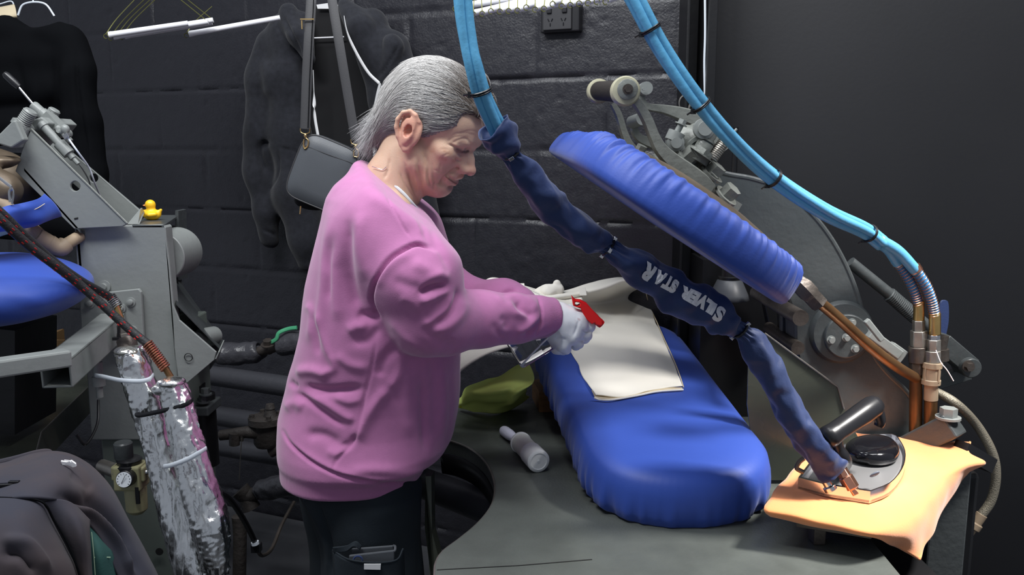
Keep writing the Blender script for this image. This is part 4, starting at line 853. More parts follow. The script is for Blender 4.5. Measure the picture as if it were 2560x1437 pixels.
# trunk, arms and legs inside the clothes
B.chain([W(985, 460), W(960, 520), W(930, 640), W(900, 850), W(890, 1100)], [.048, .050, .09, .10, .10], .03)
for c in (-.13, .13):
    B.chain([W(965, 560, c*.5), W(985, 590, c*1.1)], [.06, .05], .03)
B.chain([W(985, 590, -.15), W(1045, 705, -.185), W(1085, 800, -.165), W(1200, 797, -.10), W(1385, 795, -.02)], [.048, .045, .036, .034, .024], .02)
B.chain([W(1020, 600, .14), W(1080, 740, .19), W(1180, 755, .14), W(1300, 765, .07)], [.048, .045, .036, .026], .02)
kx, fx = W(935, 1437, -.09), W(880, 1437, .10)
B.chain([W(915, 1230, -.05), kx, [kx[0]+.01, kx[1], .42], [kx[0]-.01, kx[1], .07], [kx[0]+.12, kx[1], .04]], [.075, .06, .05, .038, .03], .02)
B.chain([W(900, 1230, .07), fx, [fx[0]+.01, fx[1], .42], [fx[0]-.01, fx[1], .07], [fx[0]+.12, fx[1], .04]], [.075, .06, .05, .038, .03], .02)
# neck
B.chain([h(-38, 0, -30), W(1010, 415), W(985, 455), W(962, 520)], [.050, .0505, .052, .050], .02)
# cranium and face
E((-10, 0, 34), (95, 74, 80), .02)
E((42, 0, 26), (49, 60, 52), .02)
E((38, 0, -22), (46, 54, 58), .02)
E((57, 0, -52), (31, 32, 34), .02)
for s in (-1, 1):
    E((57, s*44, -24), (22, 19, 17), .016)
    E((44, s*38, -58), (27, 19, 26), .016)
    K([(2, s*52, -48), (14, s*50, -66), (44, s*32, -86), (62, s*16, -95)], [19, 17, 15, 14], .018)
    E((40, s*34, -86), (22, 13, 13), .012)       # jowl
E((66, 0, -91), (17, 21, 16), .014)
K([(52, 0, -96), (20, 0, -88), (-5, 0, -78)], [18, 24, 34], .03)    # under the chin
K([(81, 0, 12), (78, 22, 11), (67, 42, 7)], [10, 9.5, 8], .012); K([(81, 0, 12), (78, -22, 11), (67, -42, 7)], [10, 9.5, 8], .012)
# eye sockets, eyes, lids
for s in (-1, 1):
    E((88, s*31, -9), (14, 15, 10), .014, 's')
    E((66.5, s*31, -10), (13.5, 14.5, 12.5), .006); E((78, s*16.5, -10), (5, 6, 5), .006)
    K([(78.5, s*20, -8), (80.2, s*30, -6.5), (75, s*42, -9)], [3.0, 3.4, 2.6], .003)        # upper lid
    K([(77, s*20, -15), (78.2, s*30, -17), (73, s*41, -15)], [2.2, 2.6, 2.2], .003)          # lower lid
    K([(72, s*42, -19), (76.5, s*31, -24), (77, s*20, -21)], [3.0, 3.8, 3], .006)        # bag
    K([(83, s*17, 5), (80, s*32, 6), (71, s*44, 0)], [4, 5, 4], .008)                     # heavy brow skin
# nose
K([(83, 0, -10), (92, 0, -22), (101, 0, -37)], [7, 8, 10.5], .010)
E((103, 0, -39), (10.5, 10, 9), .006)
for s in (-1, 1):
    E((92.5, s*12.5, -42), (12, 6.5, 8.5), .006); K([(82, s*14, -20), (84, s*16, -36)], [8, 8], .012)
for s in (-1, 1): E((97, s*7.5, -51), (6, 3.6, 4.5), .003, 's')
# mouth
K([(86, 0, -57), (84, 12, -60), (77, 24, -65)], [5.5, 5.2, 4], .010); K([(86, 0, -57), (84, -12, -60), (77, -24, -65)], [5.5, 5.2, 4], .010)
K([(83.5, 0, -76), (81, 12, -75), (76, 22, -71)], [5.2, 4.8, 3.5], .008); K([(83.5, 0, -76), (81, -12, -75), (76, -22, -71)], [5.2, 4.8, 3.5], .008)
E((84, 0, -84), (4, 13, 3.5), .006, 's')
for s in (-1, 1):
    K([(92, 0, -68), (89, s*12, -68.5), (82, s*23, -66), (77, s*29, -62)], [1.7, 1.7, 1.7, 1.4], .003, 's')
    K([(86, s*19, -40), (82, s*26, -52), (77, s*31, -62)], [2, 2.2, 1.6], .006, 's')
# ears
for s in (-1, 1):
    ec = h(-3, s*73, -17); a_ = math.radians(7); e0 = math.cos(a_)*hF+math.sin(a_)*hU; e2 = -math.sin(a_)*hF+math.cos(a_)*hU
    out = unit(s*hS*.90 - hF*.42); eA = np.array([unit(np.cross(out, e2)), out, e2])
    ep = lambda x, y, z: ec + .001*(x*e0*(1) + y*out + z*e2)
    B.ell(ep(-7, 8, 4), (.0195, .0070, .033), eA, .004)
    B.ell(ep(6, 3, 0), (.016, .0075, .026), eA, .006); B.ell(ep(-9, 9, 16), (.0145, .0055, .0175), eA, .005)
    B.ell(ep(2, 4, -26), (.0095, .0058, .013), eA, .005)
    rim = [ep(13, 5, 10), ep(12, 9, 22), ep(4, 12, 31), ep(-8, 13, 34), ep(-19, 14, 27), ep(-25, 14, 12), ep(-24, 13, -2), ep(-17, 11, -16), ep(-8, 8, -28), ep(0, 6, -34)]
    B.ell(ep(1, 13, 1), (.0085, .0060, .013), eA, .004, 's'); B.chain([ep(-16, 13, 14), ep(-10, 13, 24), ep(0, 11, 25)], [.0024]*3, .003, 's')
    B.chain(rim, [.0035, .0035, .004, .0042, .0042, .0042, .0042, .0042, .0045, .006], .0025)
    B.chain([ep(-11, 10, 18), ep(-13, 10, 4), ep(-10, 9, -10), ep(-2, 8, -16)], [.0028, .003, .003, .003], .003)
    B.ell(ep(11, 7, -3), (.0045, .005, .007), eA, .005)
bv_, bF = B.mesh(1)
# fine creases, placed on the side towards the room
def crease(v, F, lines, ymax=None, facing=True):
    n = vnormals(v, F); q = to_px(v); dv = np.zeros(len(v)); vd = unit(np.array([-.15, -1, .2]))
    face = np.clip(n@vd*2.2, 0, 1) if facing else 1
    for pl, w_, amp in lines:
        pl = np.array(pl, float); pc = catmull(pl, max(8, len(pl)*5)) if len(pl) > 2 else pl
        lo, hi = pc.min(0)-3*w_, pc.max(0)+3*w_; idx = np.where((q[:, 0] > lo[0]) & (q[:, 0] < hi[0]) & (q[:, 1] > lo[1]) & (q[:, 1] < hi[1]))[0]
        if len(idx) == 0: continue
        p_ = q[idx]; best = np.full(len(idx), 1e9); tt = np.zeros(len(idx))
        for i in range(len(pc)-1):
            a, b = pc[i], pc[i+1]; ba = b-a; t = np.clip((p_-a)@ba/(ba@ba+1e-9), 0, 1); d = np.linalg.norm(p_-a-t[:, None]*ba, axis=1)
            m = d < best; best[m] = d[m]; tt[m] = (i+t[m])/(len(pc)-1)
        tap = np.clip(np.minimum(tt, 1-tt)*5+.15, 0, 1)
        dv[idx] += amp*np.exp(-(best/w_)**2)*tap
    return v + n*(dv*face)[:, None]
CR1 = lambda L, w, a: ([(900+x/3.505, 150+y/3.505) for x, y in L], w, a)
PXL = lambda L, w, a: (L, w, a)
face_lines = [PXL([(1117, 360), (1134, 365), (1149, 372), (1164, 377), (1172, 375)], 3, -.0026), PXL([(1132, 392), (1141, 400), (1152, 401)], 2.6, -.0018), PXL([(1138, 384), (1146, 393), (1154, 395)], 3, .0012), PXL([(1117, 446), (1107, 454), (1100, 468)], 4, -.0022), PXL([(1126, 358), (1145, 366), (1165, 371)], 4, .0014), PXL([(1122, 375), (1110, 372), (1098, 374)], 2.4, -.0007), PXL([(1124, 384), (1112, 388), (1104, 395)], 2.4, -.0007), PXL([(1008, 402), (1022, 440), (1040, 485)], 4, -.0022), PXL([(1044, 392), (1052, 430), (1060, 470)], 4.5, -.0022), PXL([(1078, 400), (1084, 440), (1090, 470)], 5, -.0014), CR1([(560, 800), (590, 900), (600, 1050), (640, 1120)], 4, -.0022), CR1([(500, 900), (530, 1050), (545, 1180)], 3.5, -.0024), CR1([(420, 960), (450, 1080), (510, 1230)], 3.5, -.0024),
    CR1([(350, 980), (400, 1090), (480, 1220)], 3, -.0016), CR1([(260, 860), (245, 960), (215, 1040)], 4, -.0022), CR1([(470, 930), (495, 1060), (520, 1180)], 4, .0016), CR1([(585, 900), (575, 1040), (600, 1130)], 4, .0014),
    CR1([(745, 1020), (700, 1080), (660, 1090), (645, 1140)], 4, -.0022), CR1([(880, 920), (820, 960), (760, 1000), (735, 1040)], 4, -.0020), CR1([(640, 960), (720, 980), (780, 960)], 3, -.0008),
    CR1([(800, 740), (860, 700), (930, 690), (980, 760)], 3, -.0010), CR1([(760, 720), (820, 680), (900, 665)], 2.5, -.0008), CR1([(700, 860), (780, 880), (840, 900)], 2.5, -.0008), CR1([(830, 830), (850, 880), (890, 890)], 2.5, -.0012),
    CR1([(720, 900), (700, 950), (690, 1000)], 3, -.0007), CR1([(900, 630), (980, 620), (1040, 640)], 3, -.0006), CR1([(560, 1150), (620, 1170), (680, 1180)], 5, -.0014), CR1([(700, 1110), (750, 1090), (790, 1110)], 3, -.0010),
    CR1([(780, 690), (840, 650), (930, 640), (1010, 660)], 3, -.0006), CR1([(850, 980), (830, 1030), (800, 1045)], 3, -.0008)]
bv_ = crease(bv_, bF, face_lines)
hd_ = (bv_-hO)@hA.T*1000   # head coordinates in mm
f_, s_, u_ = hd_[:, 0], hd_[:, 1], hd_[:, 2]
col = np.tile(np.array([.58, .395, .285]), (len(bv_), 1))
def blend(mask, c, a=1.0):
    global col
    m = (np.clip(mask, 0, 1)*a)[:, None]; col = col*(1-m)+np.array(c)*m
gs = lambda c, r: np.exp(-(((f_-c[0])/r[0])**2+((np.abs(s_)-c[1])/r[1])**2+((u_-c[2])/r[2])**2))
blend(gs((104, 0, -40), (14, 16, 14)), (.62, .30, .24), .75); blend(gs((50, 52, -34), (24, 20, 20)), (.60, .34, .25), .55)
blend(gs((-8, 82, -12), (26, 16, 40)), (.62, .27, .20), .85); blend(gs((-2, 80, -40), (14, 12, 14)), (.66, .33, .27), .6)
blend(gs((94, 0, -58), (8, 20, 4)), (.52, .26, .22), .5); blend(gs((92, 0, -75), (8, 20, 4)), (.52, .26, .22), .55)
nzv = np.array([noise.noise(Vector(p_)*90) for p_ in bv_[:, :]]) if len(bv_) < 400000 else 0
blend((gs((60, 46, -28), (18, 16, 10)))*np.clip(nzv*2.2+.25, 0, 1), (.40, .17, .09), .75)
blend(gs((72, 31, -17), (10, 14, 6)), (.48, .26, .21), .45)
wn = np.abs(nzv); blend((bv_[:, 2] < 1.50)*np.clip(nzv*1.6, 0, 1), (.56, .33, .22), .4)
# brow hair and dark lash line between the lids
dl_ = np.minimum(segd(bv_, h(80.5, 20, -12), h(82, 30, -12.5)), segd(bv_, h(82, 30, -12.5), h(76, 42, -12.5)))
blend(np.clip(1.5-dl_/.0016, 0, 1)*(s_ > 0), (.10, .055, .045), .9)
blend(np.clip(1.3-np.minimum(segd(bv_, h(89, 14, 13), h(84, 30, 17)), segd(bv_, h(84, 30, 17), h(74, 46, 12)))/.0035, 0, 1), (.42, .30, .24), .45)
dm = np.minimum(segd(bv_, h(97, 0, -67.5), h(92, 12, -68.5)), segd(bv_, h(92, 12, -68.5), h(81, 28, -64.5)))
blend(np.clip(1.4-dm/.002, 0, 1), (.24, .09, .07), .8)
pq = to_px(bv_); nearside = (bv_[:, 1] < hO[1]+.02)
def pxd(L):
    d = np.full(len(bv_), 1e9)
    for a, b in zip(L[:-1], L[1:]):
        a = np.array(a, float); b = np.array(b, float); t = np.clip((pq-a)@(b-a)/((b-a)@(b-a)), 0, 1); d = np.minimum(d, np.linalg.norm(pq-a-t[:, None]*(b-a), axis=1))
    return np.where(nearside, d, 1e9)
blend(np.clip(1.5-pxd([(1143, 374), (1152, 379), (1163, 381), (1170, 378)])/3.2, 0, 1), (.085, .045, .042), .9)
blend(np.clip(1.5-pxd([(1140, 376), (1152, 386), (1165, 387)])/6, 0, 1), (.40, .22, .18), .5)
blend(np.clip(1.4-pxd([(1115, 442), (1125, 450), (1134, 456), (1143, 460)])/1.7, 0, 1), (.22, .09, .07), .85)
sp_ = np.exp(-((pq[:, 0]-1108)/14)**2-((pq[:, 1]-382)/9)**2)*nearside; blend(sp_*np.clip(nzv*1.6+.65, 0, 1), (.36, .15, .075), .8)
sp_ = np.exp(-((pq[:, 0]-1082)/14)**2-((pq[:, 1]-384)/9)**2)*nearside; blend(sp_*np.clip(nzv*1.6+.4, 0, 1), (.40, .20, .12), .45)
blend(np.exp(-((pq[:, 0]-1052)/34)**2-((pq[:, 1]-455)/40)**2)*nearside, (.56, .32, .205), .6)
blend(np.exp(-((pq[:, 0]-1168)/3.5)**2-((pq[:, 1]-436)/2.5)**2)*nearside, (.16, .06, .05), .8)
# arms inside the sleeves keep the same surface
mk('body', (bv_, bF), M['skin'], person, smooth=180, colors=col)

# ---------------------------------------------------------------- hair
Hc = Field(seg(-.32, 0.01, 150), seg(1.50, 1.79, 130), seg(1.42, 1.70, 130))
he_ = lambda c, r, k=.01, m='u': Hc.ell(h(*c), np.array(r)*.001, hA, k, m)
he_((-14, 0, 36), (99, 80, 85), .02); he_((38, 0, 36), (55, 62, 51), .02); he_((-66, 0, -8), (46, 62, 58), .03); he_((-84, 0, -42), (30, 50, 30), .02); he_((-86, 0, -66), (20, 42, 22), .02)
he_((66, 0, 62), (24, 40, 22), .02)
nrm = unit(.77*hF-.64*hU); pc0 = hO + .001*30*nrm
def cutf(X, Y, Z):
    n2 = .006*np.sin(60*Y+30*Z) ; return -((X-pc0[0])*nrm[0]+(Y-pc0[1])*nrm[1]+(Z-pc0[2])*nrm[2]) + n2*.4
Hc.put(cutf, (-.4, 1.4, 1.3), (.2, 1.9, 1.8), .010, 's')
for s in (-1, 1): Hc.ell(h(2, s*88, -20), (.029, .024, .036), hA, .010, 's')
Hc.ell(h(34, 0, -66), (.072, .2, .044), hA, .015, 's'); Hc.ell(W(1170, 304, -.055), (.020, .028, .018), hA, .012, 's')
Hc.chain([W(1192, 212, -.012), W(1209, 255, -.010), W(1221, 298, -.004)], [.024, .020, .010], .012)
hv_, hF_ = Hc.mesh(2)
hh = (hv_-hO)@hA.T*1000
hn = vnormals(hv_, hF_)
gro = np.sin(hh[:, 2]*.9 + hh[:, 0]*.3 + 3*np.sin(hh[:, 1]*.06)) * .0005 + np.array([noise.noise(Vector((p_[0]*.03, p_[1]*.12, p_[2]*.12))) for p_ in hh])*.0008
hv2_ = hv_ + hn*gro[:, None]
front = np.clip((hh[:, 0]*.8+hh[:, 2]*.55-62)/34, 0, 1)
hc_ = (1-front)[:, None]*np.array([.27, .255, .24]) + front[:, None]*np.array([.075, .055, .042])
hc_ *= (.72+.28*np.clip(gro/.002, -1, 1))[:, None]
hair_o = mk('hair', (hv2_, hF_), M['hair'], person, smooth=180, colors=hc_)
from mathutils.kdtree import KDTree
kd = KDTree(len(hv_)); [kd.insert(Vector(p_), i) for i, p_ in enumerate(hv_)]; kd.balance()
r2 = np.random.default_rng(11); sv, sf, scol = [], [], []
def strand(root, dirf, L, steps, lift, rad, colr):
    p_ = np.array(root); pts = [p_]
    for k_ in range(steps):
        co, i, d = kd.find(Vector(p_)); n = hn[i]; q = (p_-hO)@hA.T*1000
        t = dirf(q); t = unit(t - n*t.dot(n)*.95); p_ = p_ + t*L/steps; co, i, d = kd.find(Vector(p_)); n = hn[i]
        off = (p_-hv_[i]).dot(n); want = lift*(.3+.7*(k_+1)/steps) ; p_ = p_ + n*(want-off) if k_ < steps-1 or True else p_
        pts.append(p_)
    pts = np.array(pts); T, N, Bn = frames(pts); o = len(sv); m_ = len(pts)
    for i in range(m_):
        rr = rad*(1-.85*(i/(m_-1))**2)
        for a in (0, 2.094, 4.189): sv.append(pts[i]+rr*(math.cos(a)*N[i]+math.sin(a)*Bn[i])); scol.append(colr)
    for i in range(m_-1):
        for j in range(3): sf.append((o+i*3+j, o+i*3+(j+1) % 3, o+(i+1)*3+(j+1) % 3, o+(i+1)*3+j))
hpx = to_px(hv_); cand = np.where((hn@np.array([0, -1., .35]) > -.5) & (((hh@np.array([.77, 0, -.64])) < 29) | (hpx[:, 0] > 1190)))[0]
pick = r2.choice(cand, 11000)
for i in pick:
    q = hh[i]; fr_ = float(np.clip((q[0]*.8+q[2]*.45-50)/36, 0, 1)); back = float(np.clip((-q[0]-30)/60, 0, 1)); j = r2.normal(size=3)*.16
    def dirf(qq, j=j): 
        b_ = np.clip((-qq[0]-35)/55, 0, 1); dn = .12+1.7*b_ + .25*np.clip((abs(qq[1])-45)/30, 0, 1); return -hF*(1-.75*b_)+(-hU)*dn + j
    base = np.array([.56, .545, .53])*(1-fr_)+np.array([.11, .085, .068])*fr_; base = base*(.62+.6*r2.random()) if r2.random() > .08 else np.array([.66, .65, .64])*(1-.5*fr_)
    if hpx[i, 0] > 1192 and hpx[i, 1] > 228: dirf = lambda qq, j=j: np.array([.25, 0, -1.])+j*2
    L = (.038+.03*r2.random())*(1-.25*back)*(.5 if hpx[i, 0] > 1192 and hpx[i, 1] > 228 else 1)
    strand(hv_[i]-hn[i]*.001, dirf, L, 6, .0008+.003*r2.random()**2 + (.006*back*r2.random()**3), .00024+.00022*r2.random(), tuple(base))
# nape wisps
for _ in range(800):
    ro = h(-78-r2.random()*22, (r2.random()*1.3-.2)*46, -20-r2.random()*62); co, i, d = kd.find(Vector(ro)); pts_ = [hv_[i]]; dd = unit(-hU*.95-hF*.30+r2.normal(size=3)*.2)
    L = .022+.025*r2.random()
    for k_ in range(4): pts_.append(pts_[-1]+dd*L/4+np.array([0, 0, -.0010*k_]))
    T, N, Bn = frames(np.array(pts_)); o = len(sv); cc = tuple(np.array([.55, .54, .54])*(.5+.8*r2.random()))
    for k_ in range(5):
        for a in (0, 2.094, 4.189): sv.append(pts_[k_]+.00038*(1-.2*k_)*(math.cos(a)*N[k_]+math.sin(a)*Bn[k_])); scol.append(cc)
    for k_ in range(4):
        for j_ in range(3): sf.append((o+k_*3+j_, o+k_*3+(j_+1) % 3, o+(k_+1)*3+(j_+1) % 3, o+(k_+1)*3+j_))
# forelock wisps in front of the forehead and over the ear
for _ in range(260):
    if _ < 130: ro = h(84+r2.random()*8, (r2.random()*2-1)*38, 48+r2.random()*20); dd = unit(hF*.75-hU*.2+hS*.1+r2.normal(size=3)*.25); cc = np.array([.16, .12, .10]); L = .018+.022*r2.random()
    else: ro = h(34-r2.random()*24, 71, 8-r2.random()*14); dd = unit(-hF*.9-hU*.35+hS*.05+r2.normal(size=3)*.12); cc = np.array([.5, .48, .47]); L = .03+.02*r2.random()
    co, i, d = kd.find(Vector(ro)); pts_ = [hv_[i]+hn[i]*.001]
    for k_ in range(5): pts_.append(pts_[-1]+dd*L/5+np.array([0, 0, -.0007*k_])+hS*.001*(k_ < 3)*(_ >= 130))
    T, N, Bn = frames(np.array(pts_)); o = len(sv); cc = tuple(cc*(.6+.8*r2.random()))
    for k_ in range(6):
        for a in (0, 2.094, 4.189): sv.append(pts_[k_]+.00030*(1-.17*k_)*(math.cos(a)*N[k_]+math.sin(a)*Bn[k_])); scol.append(cc)
    for k_ in range(5):
        for j_ in range(3): sf.append((o+k_*3+j_, o+k_*3+(j_+1) % 3, o+(k_+1)*3+(j_+1) % 3, o+(k_+1)*3+j_))
ho2 = mk('hair_strands', (np.array(sv), np.array(sf)), M['hair'], hair_o, smooth=180, colors=np.array(scol)); ho2['kind'] = 'stuff'

# ---------------------------------------------------------------- sweatshirt
rows = [(425, 915, 975, .05), (440, 885, 1005, .09), (460, 858, 1026, .125), (490, 836, 1048, .16), (520, 825, 1064, .18), (560, 812, 1078, .19), (600, 802, 1088, .195), (650, 790, 1108, .20), (700, 779, 1128, .20), (760, 770, 1143, .20), (820, 762, 1150, .20),
        (880, 746, 1151, .195), (930, 731, 1150, .19), (950, 727, 1150, .19), (975, 720, 1149, .19), (1030, 706, 1144, .195), (1085, 705, 1134, .205), (1112, 706, 1118, .205), (1128, 711, 1084, .196), (1145, 712, 1070, .192), (1175, 713, 1062, .190), (1215, 714, 1058, .190)]
tz, tl_, tr_, tb = [], [], [], []
for py, l, r, b in rows:
    a, c = P(l, py, 1.66), P(r, py, 1.66); tz.append(a[2]); tl_.append(a[0]); tr_.append(c[0]); tb.append(b)
o_ = np.argsort(tz); tz, tl_, tr_, tb = [np.array(q)[o_] for q in (tz, tl_, tr_, tb)]
Sw = Field(np.arange(-.50, .18, .0027), np.arange(1.34, 1.96, .0036), np.arange(.845, 1.50, .0027))
def torso(X, Y, Z):
    z = Z.ravel(); l = np.interp(z, tz, tl_)[None, None]; r = np.interp(z, tz, tr_)[None, None]; b = np.interp(z, tz, tb)[None, None]
    cx, a = (l+r)/2, (r-l)/2; ex = 2.3
    q = (np.abs((X-cx)/a)**ex+np.abs((Y-1.66)/b)**ex)**(1/ex); d = (q-1)*np.minimum(a, b)
    return np.maximum(d, Z-tz[-1])
Sw.put(torso, (-.49, 1.42, .8), (0, 1.90, 1.49), .01)
Sw.chain([W(935, 520, -.07), W(965, 570, -.12)], [.075, .085], .04); Sw.chain([W(945, 510, .08), W(985, 570, .13)], [.07, .08], .04)
Sw.chain([W(975, 580, -.135), W(1040, 692, -.175)], [.086, .080], .035)
Sw.chain([W(1040, 692, -.180), W(1072, 790, -.172), W(1110, 800, -.150)], [.079, .070, .064], .016)
Sw.chain([W(1110, 800, -.145), W(1200, 797, -.10), W(1290, 796, -.055), W(1340, 793, -.035)], [.062, .053, .047, .043], .012)
Sw.chain([W(1340, 793, -.035), W(1388, 791, -.018)], [.0385, .0375], .008)
Sw.chain([W(1010, 590, .13), W(1090, 730, .18), W(1150, 760, .17), W(1260, 758, .10), W(1300, 762, .075)], [.08, .07, .058, .045, .036], .03)
Sw.chain([W(925, 445, -.02), W(972, 482, -.055), W(1020, 530, -.07)], [.040, .046, .05], .03); Sw.chain([W(930, 445, .03), W(985, 482, .055), W(1030, 530, .06)], [.040, .046, .05], .03)
# cuff and hem cuts, neck opening
ce = W(1389, 790, -.018); cdv = unit(W(1389, 790, -.018)-W(1340, 793, -.035))
Sw.put(lambda X, Y, Z: -((X-ce[0])*cdv[0]+(Y-ce[1])*cdv[1]+(Z-ce[2])*cdv[2]), ce-[.0, .05, .06], ce+[.07, .06, .06], .004, 's')
Sw.put(lambda X, Y, Z: Z-.866+0*X+0*Y, (-.5, 1.3, .8), (0, 1.95, .88), .006, 's')
n0, n1_ = W(898, 397), W(1090, 546); nd = n1_-n0; nn_ = unit(np.array([-nd[2], 0, nd[0]]))
Sw.put(lambda X, Y, Z: -((X-n0[0])*nn_[0]+(Z-n0[2])*nn_[2])+0*Y, (-.5, 1.3, 1.25), (0, 1.95, 1.6), .012, 's')
wv_, wF = Sw.mesh(2)
C6 = lambda L, w, a: ([(680+x/2.994, 420+y/2.994) for x, y in L], w, a)
C7 = lambda L, w, a: ([(680+x/3.266, 850+y/3.266) for x, y in L], w, a)
folds = [C6([(800, 1120), (745, 1010), (750, 900), (800, 780), (900, 660), (1060, 572), (1150, 580), (1220, 615)], 4.5, -.0125), C6([(780, 900), (830, 790), (930, 690), (1060, 620)], 12, .006),
    C6([(825, 70), (870, 230), (940, 360), (990, 450), (1040, 520)], 2.6, -.0030), C6([(700, 200), (900, 300), (1040, 480)], 16, .004),
    C6([(555, 380), (565, 650), (600, 900), (650, 1090)], 15, -.013), C6([(430, 330), (400, 700), (370, 1000), (345, 1220)], 13, .008), C6([(480, 600), (480, 900), (500, 1150)], 13, .007), C6([(440, 500), (430, 800), (420, 1000)], 8, -.006),
    C6([(650, 330), (660, 600), (720, 850)], 16, .007), C6([(640, 1085), (700, 1110), (800, 1110)], 12, -.012), C6([(570, 1230), (640, 1180), (700, 1200)], 13, .010), C6([(600, 1300), (720, 1280), (800, 1180)], 10, -.006), C6([(260, 1020), (300, 1100), (280, 1300)], 9, .006), C6([(350, 1080), (380, 1250), (430, 1430)], 8, .006), C6([(310, 1060), (330, 1250), (340, 1400)], 8, -.006),
    C6([(1105, 945), (1160, 905), (1240, 880), (1320, 885)], 7.5, -.020), C6([(1110, 1000), (1200, 975), (1330, 900)], 9, .009), C6([(900, 830), (1020, 880), (1120, 900)], 14, -.005), C6([(1050, 700), (1180, 760), (1290, 800)], 16, .006), C6([(1150, 840), (1260, 800), (1330, 830)], 10, .007),
    C6([(1395, 905), (1385, 990), (1320, 1100), (1190, 1190)], 6.5, -.010), C6([(1350, 930), (1310, 1050), (1190, 1150), (1120, 1180)], 9, .006), C6([(1440, 960), (1430, 1080), (1330, 1180), (1180, 1240)], 12, .007), C6([(950, 960), (1040, 1000), (1110, 1080)], 14, .005),
    C6([(1130, 1190), (1250, 1300), (1400, 1350)], 12, -.005), C6([(860, 1130), (1000, 1280), (1150, 1370)], 10, .004),
    C6([(1120, 380), (1150, 420), (1195, 430)], 3, -.003), C6([(1100, 300), (1110, 380), (1160, 520), (1250, 620)], 8, -.007), C6([(980, 260), (1080, 400), (1140, 500)], 9, .004),
    C6([(1190, 430), (1210, 520), (1260, 620), (1330, 760)], 7, -.006),
    C7([(850, 0), (820, 200), (760, 450), (700, 720), (640, 860), (530, 980), (488, 1080)], 4.5, -.0034), C7([(250, 385), (450, 415), (740, 395)], 10, -.014), C7([(190, 270), (330, 250), (470, 290)], 13, .011), C7([(420, 250), (500, 230), (480, 100)], 9, .006),
    C7([(190, 440), (300, 500), (430, 590), (590, 700)], 5.5, -.012), C7([(280, 430), (450, 520), (600, 620), (680, 650)], 9, .008), C7([(100, 560), (180, 520), (260, 560)], 13, .008), C7([(280, 770), (430, 780), (560, 860)], 13, -.009), C7([(560, 880), (640, 840), (680, 780)], 8, -.007), C7([(450, 900), (520, 930), (610, 880)], 9, .005),
    C7([(500, 450), (620, 500), (740, 480)], 9, .006), C7([(520, 110), (640, 200), (790, 230)], 12, .006),
    C7([(960, 380), (860, 500), (750, 680), (680, 830)], 14, .011), C7([(870, 300), (900, 180), (1000, 40)], 12, -.009), C7([(1060, 60), (1040, 250), (960, 400)], 14, .008), C7([(1225, 330), (1245, 560), (1250, 900)], 11, -.011), C7([(1130, 200), (1100, 500), (1130, 800)], 18, .006), C7([(1400, 200), (1400, 500), (1410, 800)], 12, .007), C7([(1310, 150), (1330, 500), (1330, 800)], 11, -.006),
    C7([(1480, 400), (1460, 650), (1430, 850)], 8, -.005), C7([(600, 1090), (800, 1060), (1100, 1090), (1260, 1060)], 14, .006), C7([(150, 330), (170, 370), (210, 380)], 6, -.008),
    C7([(90, 740), (150, 850), (300, 980), (480, 1080), (640, 1130), (850, 1170), (1080, 1170), (1250, 1140), (1350, 1100), (1400, 1040)], 4.5, -.010), C7([(100, 800), (300, 950), (500, 1060), (800, 1140), (1100, 1140), (1330, 1070)], 9, .004)]
C5 = lambda L, w, a: ([(1230+x/5.527, 680+y/5.527) for x, y in L], w, a)
folds += [C5([(620, 330), (672, 450), (690, 600), (650, 780), (600, 900)], 3.2, -.0055), C5([(330, 420), (420, 520), (560, 640)], 8, -.010), C5([(200, 380), (330, 560), (520, 620)], 7, .007), C5([(150, 330), (350, 330), (560, 430), (610, 560)], 10, .007), C5([(450, 880), (560, 800), (690, 690)], 6, -.011), C5([(330, 830), (500, 760), (640, 620)], 9, .007),
    C5([(100, 640), (200, 680), (180, 800)], 10, -.006), C5([(20, 300), (150, 420), (260, 560), (420, 620)], 8, .004), C5([(0, 700), (80, 850), (170, 950)], 8, -.004), C5([(140, 310), (220, 270), (320, 250)], 5, -.009)]
folds = [(a, b, c*(.72 if b > 5 else .8)) for a, b, c in folds]
wv_ = crease(wv_, wF, [q for q in folds if q[1] >= 5])
for _ in range(5): wv_ = lap(wv_, wF, .5)
wv_ = wv_ + nz(wv_, 11, .003, 5)*np.array([1, 1, .6])
wv_ = crease(wv_, wF, [q for q in folds if q[1] < 5])
wq = to_px(wv_); fc = wv_[wF].mean(1); fq = to_px(fc)
ribm = (fc[:, 2] < np.interp(fc[:, 1], [1.47, 1.85], [.918, .925])) & (fc[:, 0] < .0)
cuffm = ((fc-W(1346, 793, -.03))@cdv > 0) & (fq[:, 0] > 1300) & (fc[:, 1] < 1.70)
pinkc = np.array([.455, .168, .35]); wc = np.tile(pinkc, (len(wv_), 1))
M['rib_hem'] = mat('pink_rib_hem', (.5, .165, .385), .85, attr=True, bump=.6, bscale=1, stretch=(620, 620, 6), bdist=.0012, sheen=.3, spec=.25)
M['rib_cuff'] = mat('pink_rib_cuff', (.5, .165, .385), .85, attr=True, bump=.7, bscale=1, stretch=(6, 620, 620), bdist=.0012, sheen=.3, spec=.25)
fm = np.zeros(len(wF), int); fm[ribm] = 1; fm[cuffm] = 2
mk('sweatshirt', (wv_, wF), M['pink'], person, smooth=180, colors=wc, mats=[M['rib_hem'], M['rib_cuff']], fmat=fm)
